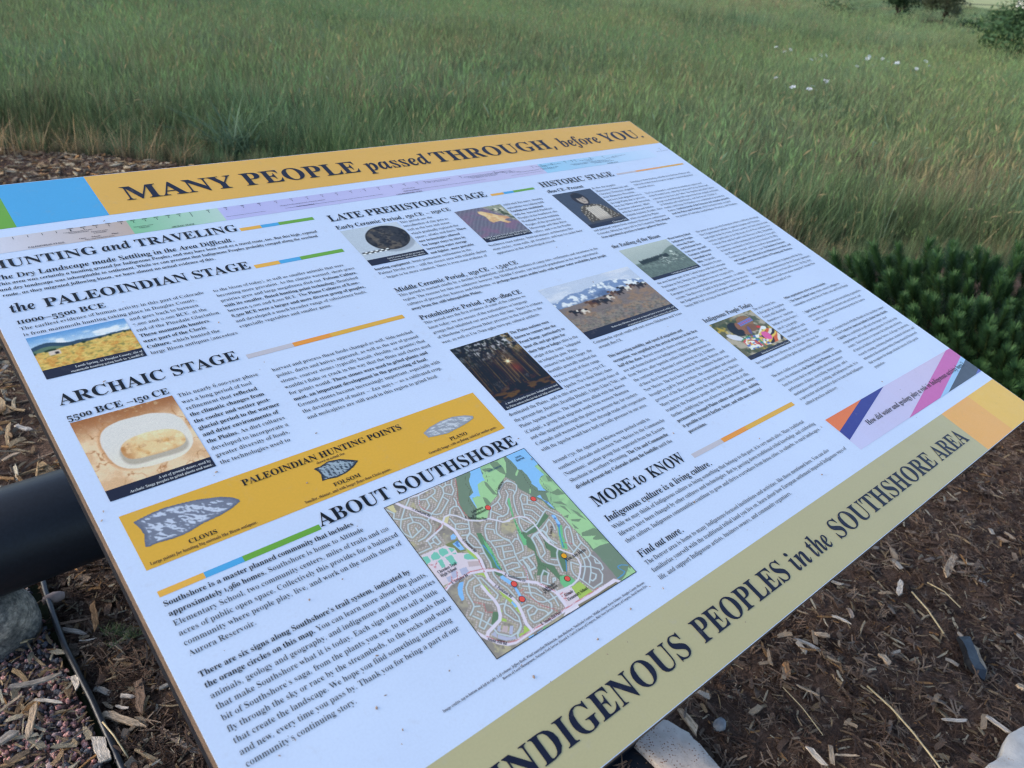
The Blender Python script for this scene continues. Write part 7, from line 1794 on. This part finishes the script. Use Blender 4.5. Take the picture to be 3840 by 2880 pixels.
CC = dict(OR=(.42, .22, .10), GR=(.31, .265, .22), BR=(.19, .125, .085), TN=(.42, .31, .21), YL=(.46, .36, .21), LT=(.52, .38, .25), WH=(.55, .47, .38), DG=(.11, .10, .095), GB=(.27, .21, .165), GD=(.40, .36, .31))
for i, (x, y, L, a, W_, c, lab) in enumerate(CHIPS):
    zz = .022 if x > EDX else .030
    W_ *= .80
    chip((x, y, zz + .3 * W_), L, a, W_, W_ * .42, CC[c], lab, seed=i + 3)
# smaller chips picked out of the litter, each its own object
me_pool = []
for k in range(14):
    V, F = chip_shape(rg, 1, rg.uniform(.16, .34), rg.uniform(.06, .12), 5, 6)
    for c in ('TN', 'LT', 'WH', 'GB'):
        me = mesh('wood_chip', V, F); me.materials.append(bpy.data.materials.get('chip_%s' % '_'.join('%02d' % int(q * 100) for q in CC[c]))); me_pool.append(me)
PR = np.vstack([bed_points(170, (.25, 1.9, -.4, .75)), bed_points(34, (EDX, -.3, .8, 1.3)), bed_points(60, (-.4, 1.3, 3.6, 5.3))])
for i, (x, y) in enumerate(PR):
    if x < .3 and .5 < y < .8: continue
    o = link('wood_chip', rg.choice(me_pool)); L = rg.uniform(.016, .042) * (1.6 if y > 3 else 1); o.scale = (L, L, L); o.location = (x, y, .024 + float(bed_height(x, y))); o.rotation_euler = (rg.uniform(-.3, .3), rg.uniform(-.15, .15), rg.uniform(0, 6.28))
    tag(o, 'weathered splinter of wood lying loose on the dark shredded mulch', 'wood chip', 'loose wood chips scattered on the mulch')
# black shard, straws
chip((1.045, -.02, .034), .120, 0.755 + math.pi, .030, .018, (.02, .02, .02), 'black angular shard lying on the mulch at the right', 'plastic_shard', 'plastic shard', 77, .06, None, M_EDGING)
def straw(name, pts, r, lab):
    m = bpy.data.materials.get('dry_straw') or simple('dry_straw', (.42, .34, .20), .7, .3, .2, 50)
    o = tube(name, pts, r, m, 6); return tag(o, lab, 'straw')
straw('straw_stalk', [(1.144, .169, .036), (1.108, .113, .040), (1.067, .053, .034)], .0020, 'pale straw stalk leading to the black shard')
straw('straw_stalk', [(.756, .093, .036), (.735, .030, .044), (.714, -.028, .042), (.690, -.09, .034), (.675, -.12, .03)], .0021, 'longest yellow straw stalk running down to the bottom edge')
straw('straw_stalk', [(1.212, .159, .038), (1.209, .114, .042), (1.195, .065, .034)], .0014, 'thin straw stalk right of the one that leads to the black shard')
straw('straw_stalk', [(.60, .21, .034), (.575, .15, .046), (.560, .09, .034)], .0011, 'fine curved stalk in the dark mulch near the stone slab')
straw('straw_stalk', [(-.565, .985, .042), (-.558, .94, .044), (-.552, .885, .034)], .0016, 'pale straw stalk lying along the lower end of the black edging')


# ------------------------------------------------------------------ grass meadow
def blade(V, F, C, bx, by, h, wd, lean, az, seg=3, curl=1.0, c0=.62, c1=1.2, rngc=1.0, zb=0.0):
    b0 = len(V); dx, dy = math.cos(az), math.sin(az); px, py = -dy, dx
    for i in range(seg + 1):
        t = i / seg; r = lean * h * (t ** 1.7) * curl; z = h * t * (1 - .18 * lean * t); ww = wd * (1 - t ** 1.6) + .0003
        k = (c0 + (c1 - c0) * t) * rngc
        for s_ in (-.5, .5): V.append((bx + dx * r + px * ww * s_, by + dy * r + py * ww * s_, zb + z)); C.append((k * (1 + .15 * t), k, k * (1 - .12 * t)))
    for i in range(seg): a = b0 + 2 * i; F.append((a, a + 1, a + 3, a + 2))
def tuft(rng, n, rad, h0, h1, wd, lean=.35, seed_heads=0):
    V = []; F = []; C = []
    for i in range(n):
        a = rng.uniform(0, 6.28); r = rad * math.sqrt(rng.random()); h = rng.uniform(h0, h1)
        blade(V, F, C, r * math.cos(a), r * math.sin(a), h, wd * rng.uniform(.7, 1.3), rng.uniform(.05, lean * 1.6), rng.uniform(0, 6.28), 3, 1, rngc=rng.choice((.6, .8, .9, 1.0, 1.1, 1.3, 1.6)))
    for i in range(seed_heads):
        a = rng.uniform(0, 6.28); r = rad * rng.random(); h = h1 * rng.uniform(1.0, 1.25); az = rng.uniform(0, 6.28); b0 = len(V)
        blade(V, F, C, r * math.cos(a), r * math.sin(a), h, .0022, .22, az, 3, 1, .9, 1.5)
        tx, ty, tz = V[-1]
        L = .07; dx, dy = math.cos(az) * .35, math.sin(az) * .35
        for q in range(2):
            px, py = math.cos(az + q * 1.57) * .0045, math.sin(az + q * 1.57) * .0045; b1 = len(V)
            V.extend([(tx, ty, tz), (tx + dx * L * .4 + px, ty + dy * L * .4 + py, tz + L * .35), (tx + dx * L, ty + dy * L, tz + L * .8), (tx + dx * L * .4 - px, ty + dy * L * .4 - py, tz + L * .35)])
            C.extend([(1.75, 1.6, 1.3)] * 4); F.append((b1, b1 + 1, b1 + 2, b1 + 3))
    return V, F, C
rg = random.Random(21)
def tproto(name, mat, *a, **k):
    V, F, C = tuft(rg, *a, **k); return proto(name, V, F, mat, C)
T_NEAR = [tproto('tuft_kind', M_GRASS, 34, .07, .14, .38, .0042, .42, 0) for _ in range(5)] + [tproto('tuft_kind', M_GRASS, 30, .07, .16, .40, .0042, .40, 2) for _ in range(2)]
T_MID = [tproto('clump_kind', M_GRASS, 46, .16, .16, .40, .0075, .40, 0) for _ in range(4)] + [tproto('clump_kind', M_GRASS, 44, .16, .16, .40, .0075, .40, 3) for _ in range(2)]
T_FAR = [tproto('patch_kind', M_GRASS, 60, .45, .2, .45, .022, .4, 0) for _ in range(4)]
def wedge(n, r0, r1, a0, a1):
    r = np.sqrt(nr.uniform(r0 * r0, r1 * r1, n)); a = nr.uniform(RAD(a0), RAD(a1), n)
    return -.72 + r * np.cos(a), -.22 + r * np.sin(a)
def patchn(x, y, s, seed):
    r = np.random.default_rng(seed); o = np.zeros_like(x)
    for k in range(7):
        a = r.uniform(0, 6.28); f = s * (1.0 + .6 * k); o += np.sin(f * (x * math.cos(a) + y * math.sin(a)) + r.uniform(0, 6)) / (1 + .4 * k)
    return o / 2.6
G_A = np.array((.124, .214, .102)); G_B = np.array((.164, .210, .108)); G_C = np.array((.124, .224, .148)); G_D = np.array((.24, .20, .13))
def grass_tint(x, y, n):
    p = patchn(x, y, .9, 3)[:, None]; q = patchn(x, y, 2.3, 5)[:, None]
    t = np.clip(.5 + .5 * p, 0, 1); c = G_A * (1 - t) + G_B * t
    t = np.clip(.35 + .6 * q, 0, 1) * .6; c = c * (1 - t) + G_C * t
    dry = (nr.random((n, 1)) < .07 + .06 * np.clip(patchn(x, y, .5, 8)[:, None], 0, 1)).astype(float)
    # dry ground patches seen in the photograph
    for cx, cy, r in DRY:
        k = np.exp(-(((x - cx) ** 2 + (y - cy) ** 2) / r ** 2))[:, None]; dry = np.maximum(dry, (nr.random((n, 1)) < k * .85).astype(float))
    c = c * (1 - dry * .75) + G_D * dry * .75
    return c * nr.uniform(.78, 1.22, (n, 1))
DRY = [(4.9, 1.85, .45), (5.9, 1.7, .5), (24, 18.5, 4.0), (21.6, 14.6, 1.8), (31, 23, 5), (3.2, 2.0, .25)]
def thin(x, y):
    keep = ~in_poly(x, y, [(p[0], p[1]) for p in BED])
    k = np.zeros(len(x))
    for cx, cy, r in DRY: k = np.maximum(k, np.exp(-(((x - cx) ** 2 + (y - cy) ** 2) / r ** 2)))
    keep &= nr.random(len(x)) > k * .72
    return keep
def meadow(name, n, r0, r1, a0, a1, kinds, s0, s1):
    x, y = wedge(n, r0, r1, a0, a1); k = thin(x, y); x, y = x[k], y[k]; n = len(x)
    s_ = nr.uniform(s0, s1, n) * (1 + .18 * patchn(x, y, 1.6, 6))
    # shorter at the edge of the bed
    dmin = np.full(n, 9.0)
    for i in range(len(BED) - 4):
        a = BEDA[i]; d = BEDA[i + 1] - a; t = np.clip(((x - a[0]) * d[0] + (y - a[1]) * d[1]) / (d @ d), 0, 1)
        dmin = np.minimum(dmin, np.hypot(x - a[0] - t * d[0], y - a[1] - t * d[1]))
    e = np.clip(dmin / .5, .45, 1); s_ = s_ * e
    z = terrain(x, y) - .02
    T = grass_tint(x, y, n)
    dk = np.clip(1 - dmin / .35, 0, 1)[:, None] * (nr.random((n, 1)) < .5); T = T * (1 - dk) + G_D * .8 * dk
    R = np.stack([nr.normal(.02, .07, n), nr.normal(.05, .08, n), nr.uniform(0, 6.28, n)], -1)
    return scatter(name, np.stack([x, y, z], -1), R, np.stack([s_, s_, s_ * nr.uniform(.85, 1.2, n)], -1), T, kinds)
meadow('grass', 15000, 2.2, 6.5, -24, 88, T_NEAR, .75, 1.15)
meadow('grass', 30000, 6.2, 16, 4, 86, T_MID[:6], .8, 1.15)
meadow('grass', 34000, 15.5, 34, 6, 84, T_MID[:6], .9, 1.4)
ST = []
for k in range(6):
    V, F, C = [], [], []
    for q in range(3):
        x0, y0, az, h = rg.uniform(-.1, .1), rg.uniform(-.1, .1), rg.uniform(0, 6.28), rg.uniform(.40, .62)
        blade(V, F, C, x0, y0, h, .0035, rg.uniform(.15, .55), az, 4, 1, .9, 1.3)
        tx, ty, tz = V[-1]; L = rg.uniform(.05, .10); dx, dy = math.cos(az) * rg.uniform(.3, .9), math.sin(az) * rg.uniform(.3, .9); up = rg.uniform(.2, .9)
        for p_ in range(2):
            px, py = math.cos(az + p_ * 1.57) * .005, math.sin(az + p_ * 1.57) * .005; b1 = len(V)
            V.extend([(tx, ty, tz), (tx + dx * L * .4 + px, ty + dy * L * .4 + py, tz + L * up * .4), (tx + dx * L, ty + dy * L, tz + L * up * .8), (tx + dx * L * .4 - px, ty + dy * L * .4 - py, tz + L * up * .4)]); C.extend([(1.35, 1.3, 1.2)] * 4); F.append((b1, b1 + 1, b1 + 2, b1 + 3))
    ST.append(proto('stalk_kind', V, F, M_GRASS, C))
x, y = wedge(5200, 2.6, 22, -20, 86); kk = ~in_poly(x, y, BED); x, y = x[kk], y[kk]; n = len(x)
PT = np.array([(.22, .25, .13), (.30, .27, .15), (.17, .25, .17), (.34, .28, .17)]); kk = nr.uniform(.7, 1.15, n)
scatter('grass_stalks', np.stack([x, y, terrain(x, y) - .02], -1), np.stack([nr.normal(0, .15, n), nr.normal(0, .15, n), nr.uniform(0, 6.28, n)], -1), np.stack([kk] * 3, -1), tints(n, PT), ST)
meadow('grass', 26000, 33, 120, 8, 80, T_FAR, .7, 1.1)


# ------------------------------------------------------------------ plants set apart
def tuft_obj(name, loc, n, rad, h0, h1, wd, lean, mat, label, cat, group=None, seed=1, kmul=1.0, kind=None):
    r = random.Random(seed); V, F, C = tuft(r, n, rad, h0, h1, wd, lean)
    me = mesh(name, V, F); attr_color(me, np.array(C) * kmul); me.materials.append(mat); o = link(name, me); o.location = loc
    return tag(o, label, cat, group, kind)
o = tuft_obj('blue_grass_tuft', (1.50, 4.93, .0), 150, .12, .14, .46, .011, 1.1, M_BLUEG, 'broad-leaved blue-green grass tuft standing behind the ochre title band', 'ornamental grass', seed=4)
DT = [(0.247, 5.50), (0.34, 5.50), (0.45, 5.48), (0.60, 5.38), (0.72, 5.30), (0.85, 5.20), (0.98, 5.08), (1.131, 4.93), (2.662, 2.02), (2.60, 2.20), (2.787, 1.90)]
for i, (x, y) in enumerate(DT):
    lab = 'dry straw-coloured grass tuft at the edge of the mulch left of the blue-green tuft' if i < 8 else 'dry straw-coloured grass tuft at the mulch edge beside the dwarf pine'
    tuft_obj('dry_grass_tuft', (x, y, 0), 26, .05, .12, .30, .0035, .8, M_STRAW, lab, 'dry grass', 'dry grass tufts along the far mulch edge' if i < 8 else 'dry grass tufts beside the dwarf pine', seed=30 + i, kmul=.8)
# small sprig beside the panel
V, F, C = [], [], []
r = random.Random(9)
for k in range(5):
    az = r.uniform(0, 6.28); L = r.uniform(.06, .10)
    for j in range(26):
        t = j / 26; bx, by, bz = math.cos(az) * L * t * .8, math.sin(az) * L * t * .8, .015 + L * .8 * t * (1 - .5 * t)
        b0 = len(V); blade(V, F, C, bx, by, .018, .0016, .9, r.uniform(0, 6.28), 1, 1, .8, 1.3)
        for q in range(b0, len(V)): V[q] = (V[q][0], V[q][1], V[q][2] + bz)
me = mesh('green_sprig', V, F); attr_color(me, np.array(C) * 1.2); me.materials.append(M_LEAF); o = link('green_sprig', me); o.location = (-.445, 1.165, .02)
tag(o, 'small feathery green sprig growing in the mulch by the left edge of the panel', 'small plant')

# dwarf pine: every shoot is a part
def shoot_mesh(seed):
    r = random.Random(seed); V = []; F = []; C = []
    L = r.uniform(.055, .085)
    for i in range(420):
        t = r.random() ** .8; az = r.uniform(0, 6.28); up = r.uniform(.8, 1.5) + 3.0 * max(0, t - .75); nl = r.uniform(.024, .036)
        d = Vector((math.cos(az), math.sin(az), up)).normalized(); s_ = d.cross(Vector((0, 0, 1))).normalized() * .0008; p = Vector((0, 0, t * L)); k = r.uniform(.65, 1.25) * (.75 + .5 * t)
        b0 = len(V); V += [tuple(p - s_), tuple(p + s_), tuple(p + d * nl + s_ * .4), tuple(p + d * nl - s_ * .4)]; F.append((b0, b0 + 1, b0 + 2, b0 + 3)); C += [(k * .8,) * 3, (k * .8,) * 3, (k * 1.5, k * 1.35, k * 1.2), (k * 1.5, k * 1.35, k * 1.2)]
    b0 = len(V)
    for z in (0, L):
        for j in range(4): V.append((math.cos(j * 1.571) * .003, math.sin(j * 1.571) * .003, z)); C.append((1.2, .7, .6))
    for j in range(4): F.append((b0 + j, b0 + (j + 1) % 4, b0 + 4 + (j + 1) % 4, b0 + 4 + j))
    me = mesh('shoot', V, F); attr_color(me, np.array(C)); me.materials.append(M_NEEDLE); return me
SH = [shoot_mesh(i) for i in range(7)]
PC = Vector((2.93, .58, 0))
pine = empty('dwarf_pine', PC); tag(pine, 'low dark green dwarf pine bush beside the right corner of the panel', 'pine bush')
r = random.Random(3)
cnt = 0
tips = []
for i in range(1500):
    az = r.uniform(0, 6.28); el = math.asin(r.random() ** .8); k = r.choice([1, 1, 1, .86, .7])
    p = Vector((math.cos(az) * math.cos(el) * .50, math.sin(az) * math.cos(el) * .76, math.sin(el) * .27 + .02)) * k
    p.x += .05 * math.sin(7 * p.y); p.z += .035 * math.sin(9 * p.x + 5 * p.y)
    w_ = p + PC
    vis = True
    if not vis or p.z < 0.0: continue
    if any((p - q).length < .064 for q in tips): continue
    tips.append(p.copy()); cnt += 1
    if cnt > 298: break
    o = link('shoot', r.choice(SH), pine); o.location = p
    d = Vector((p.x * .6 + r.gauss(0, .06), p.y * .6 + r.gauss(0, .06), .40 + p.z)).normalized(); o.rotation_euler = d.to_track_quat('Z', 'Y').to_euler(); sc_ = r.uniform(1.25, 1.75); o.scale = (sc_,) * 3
for i in range(16):
    t = r.choice(tips); pts = [(t.x * .04, t.y * .04, .0), (t.x * .45, t.y * .45, t.z * .35 + .02), (t.x * .97, t.y * .97, t.z * .95)]
    tube('branch', pts, [.011, .008, .004], M_BARK, 6, 1.0, pine)
# inner needle mass so that the bush is not see-through
V = []; F = []; C = []
for i in range(26000):
    az = r.uniform(0, 6.28); el = math.asin(r.random()); k = r.uniform(.35, .92)
    p = Vector((math.cos(az) * math.cos(el) * .49 * k, math.sin(az) * math.cos(el) * .74 * k, math.sin(el) * .26 * k + .01)); d = Vector((r.gauss(0, 1), r.gauss(0, 1), abs(r.gauss(0, 1)))).normalized() * .045
    s_ = d.cross(Vector((.3, .2, 1))).normalized() * .0014; b0 = len(V); V += [tuple(p - s_), tuple(p + s_), tuple(p + d)]; F.append((b0, b0 + 1, b0 + 2)); q = r.uniform(.5, 1.0); C += [(q,) * 3] * 3
me = mesh('inner_needles', V, F); attr_color(me, np.array(C)); me.materials.append(M_NEEDLE); o = link('inner_needles', me, pine); o['kind'] = 'stuff'

# trees and shrubs beyond the meadow
def leafy(name, loc, crown_c, crown_r, trunk_h, n, leaf, mat, label, cat, seed, group=None):
    t = empty(name, loc); tag(t, label, cat, group); r = random.Random(seed)
    V = []; F = []; C = []
    cl = []
    for i in range(34):
        az = r.uniform(0, 6.28); el = r.uniform(-.9, 1.5); k = r.uniform(.35, 1.0)
        cl.append((Vector((math.cos(az) * math.cos(el) * crown_r[0] * k, math.sin(az) * math.cos(el) * crown_r[1] * k, math.sin(el) * crown_r[2] * k)) + Vector(crown_c), r.uniform(.16, .34) * crown_r[0], r.uniform(.7, 1.25)))
    for i in range(n):
        c, s_, q = r.choice(cl); p = c + Vector((r.gauss(0, 1), r.gauss(0, 1), r.gauss(0, .8))) * s_ * .6
        a = Vector((r.gauss(0, 1), r.gauss(0, 1), r.gauss(0, .6))).normalized(); b_ = a.cross(Vector((r.gauss(0, 1), r.gauss(0, 1), 1))).normalized(); L = leaf * r.uniform(.6, 1.3); b0 = len(V)
        V += [tuple(p - a * L), tuple(p + b_ * L * .45), tuple(p + a * L), tuple(p - b_ * L * .45)]; F.append((b0, b0 + 1, b0 + 2, b0 + 3)); k = q * r.uniform(.75, 1.25); C += [(k, k, k)] * 4
    me = mesh('crown', V, F); attr_color(me, np.array(C)); me.materials.append(mat); link('crown', me, t)
    if trunk_h > 0:
        cz = crown_c[2]
        tube('trunk', [(0, 0, -.1), (.04, .02, trunk_h * .5), (-.02, .03, trunk_h), (.02, 0, cz), (0, 0, cz + crown_r[2] * .6)], [crown_r[0] * .075, crown_r[0] * .06, crown_r[0] * .05, crown_r[0] * .035, .01], M_BARK, 8, 1, t)
        for k in range(6):
            c = cl[k][0]; tube('limb', [(0, 0, trunk_h), (c.x * .5, c.y * .5, (trunk_h + c.z) * .5), tuple(c)], [crown_r[0] * .03, crown_r[0] * .02, .008], M_BARK, 5, 1, t)
    return t
leafy('small_tree', (55.6, 25.9, -1.25), (0, 0, 1.85), (1.25, 1.25, 1.35), .6, 9000, .085, M_LEAFD, 'smaller green tree at the top of the photo, left of the darker tree', 'tree', 1)
leafy('small_tree', (60.3, 24.8, -1.25), (0, 0, 2.0), (1.75, 1.7, 1.6), .5, 11000, .09, M_LEAFB, 'darker broad tree at the top of the photo, between the smaller tree and the shrub', 'tree', 2)
leafy('shrub', (16.5, 4.78, -.30), (0, 0, 1.0), (1.28, 1.28, 1.12), .2, 15000, .05, M_LEAFS, 'dense dark green shrub behind tall grass in the upper right corner', 'shrub', 3)
leafy('low_shrub', (44, 24, -1.25), (0, 0, .45), (1.4, 1.0, .6), 0, 1200, .10, M_LEAF, 'low yellow-green bush left of the two far trees', 'shrub', 4)
leafy('low_shrub', (42.3, 26.1, -1.25), (0, 0, .4), (1.0, .9, .55), 0, 900, .10, M_LEAF, 'leftmost small bush at the far edge of the meadow', 'shrub', 5)
leafy('low_shrub', (49.5, 33.5, -1.25), (0, 0, .8), (1.5, 1.2, 1.0), 0, 1400, .13, M_LEAFD, 'dark bush at the top edge above the dry slope', 'shrub', 6)
leafy('low_shrub', (56.5, 21.35, -1.25), (0, 0, .3), (1.5, 1.0, .4), 0, 900, .09, M_LEAFD, 'flat dark bush below the gap between tree and upper right shrub', 'shrub', 7)
# distant sunny field and pale house in the upper right corner
m, nt, b = new_mat('painted_sunlit_grass', .95, .1); v = coord(nt, 'Object'); n1 = noise(nt, .12, 4, .6, v); rr_ = ramp(nt, n1.outputs[0], [(.3, (.30, .34, .14)), (.7, (.42, .42, .20))]); nt.links.new(rr_.outputs[0], b.inputs['Base Color'])  # sunlight painted into the colour: brighter yellow-green than the nearer meadow
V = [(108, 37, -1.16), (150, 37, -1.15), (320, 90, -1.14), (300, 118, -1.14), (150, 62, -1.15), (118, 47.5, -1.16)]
tag(link('sunlit_field', mesh('sunlit_field', V, [(0, 1, 2, 3, 4, 5)]), None, m), kind='structure')
M_WALL = simple('white_siding', (.74, .74, .72), .7, .3, .06, 3); M_ROOF = simple('roof_shingles', (.12, .10, .09), .9, .2, .3, 4); M_WIN = simple('window_glass', (.03, .04, .05), .1, .6, .2, 2)
house = empty('house', (150.5, 45.2, -1.15)); house.rotation_euler = (0, 0, .55); tag(house, 'white house at the far edge of the field in the upper right corner', 'house')
def hb(name, x0, x1, y0, y1, z0, z1, mat, p=house):
    v_, f_ = box_vf(x0, x1, y0, y1, z0, z1); return link(name, mesh(name, v_, f_), p, mat)
hb('wall', -4, 4, -5, 5, 0, 3.0, M_WALL)
link('roof', mesh('roof', [(-4.5, -5.5, 3.0), (4.5, -5.5, 3.0), (4.5, 5.5, 3.0), (-4.5, 5.5, 3.0), (0, -5.5, 5.2), (0, 5.5, 5.2)], [(0, 1, 4), (2, 3, 5), (0, 4, 5, 3), (1, 2, 5, 4), (0, 3, 2, 1)]), house, M_ROOF)
for y in (-3, 0, 3): hb('window', -4.05, -4.004, y - .6, y + .6, .9, 2.2, M_WIN)

# white wild flowers
FL = [(9.445, 5.964), (10.196, 6.272), (9.591, 5.831), (9.184, 5.227), (9.012, 5.001), (8.722, 5.023), (10.106, 4.992), (10.249, 4.796), (9.585, 4.565), (10.696, 4.864), (9.289, 4.246), (10.405, 4.387), (10.304, 4.301), (9.446, 4.066), (6.834, 4.3), (7.196, 3.961), (6.884, 3.913), (6.971, 3.82), (6.573, 3.774), (6.074, 3.659), (10.317, 5.782), (8.876, 4.51), (9.541, 4.735)]
def petals():
    V = []; F = []; C = []
    for i in range(5):
        a = i * 1.2566; b0 = len(V)
        for rr, da, z in ((.004, 0, 0), (.022, -.5, .006), (.032, 0, .004), (.022, .5, .006)): V.append((rr * math.cos(a + da), rr * math.sin(a + da), z)); C.append((1, 1, 1))
        F.append((b0, b0 + 1, b0 + 2, b0 + 3))
    me = mesh('blossom', V, F); attr_color(me, np.array(C)); me.materials.append(M_PETAL); return me
PET = petals(); r = random.Random(8)
V, F, C = [], [], []
for i in range(9): blade(V, F, C, 0, 0, r.uniform(.18, .34), .016, .4, r.uniform(0, 6.28), 3, 1, .7, 1.1)
blade(V, F, C, 0, 0, .46, .004, .02, 0, 3, 1, .8, 1.1)
STM = mesh('stem', V, F); attr_color(STM, np.array(C)); STM.materials.append(M_LEAFD)
for i, (x, y) in enumerate(FL):
    z = float(terrain(x, y)); t = empty('wild_flower', (x, y, z)); t.rotation_euler = (0, 0, r.uniform(0, 6.28)); t.scale = (1, 1, r.uniform(.92, 1.08))
    tag(t, 'small white wild flower on a leafy stem in the green meadow', 'wild flower', 'white wild flowers in the meadow'); link('stem', STM, t)
    o = link('blossom', PET, t); o.location = (0, 0, .46); k = r.uniform(.7, 1.15); o.scale = (k,) * 3; o.rotation_euler = (r.uniform(.3, 1.0), 0, r.uniform(0, 6.28))
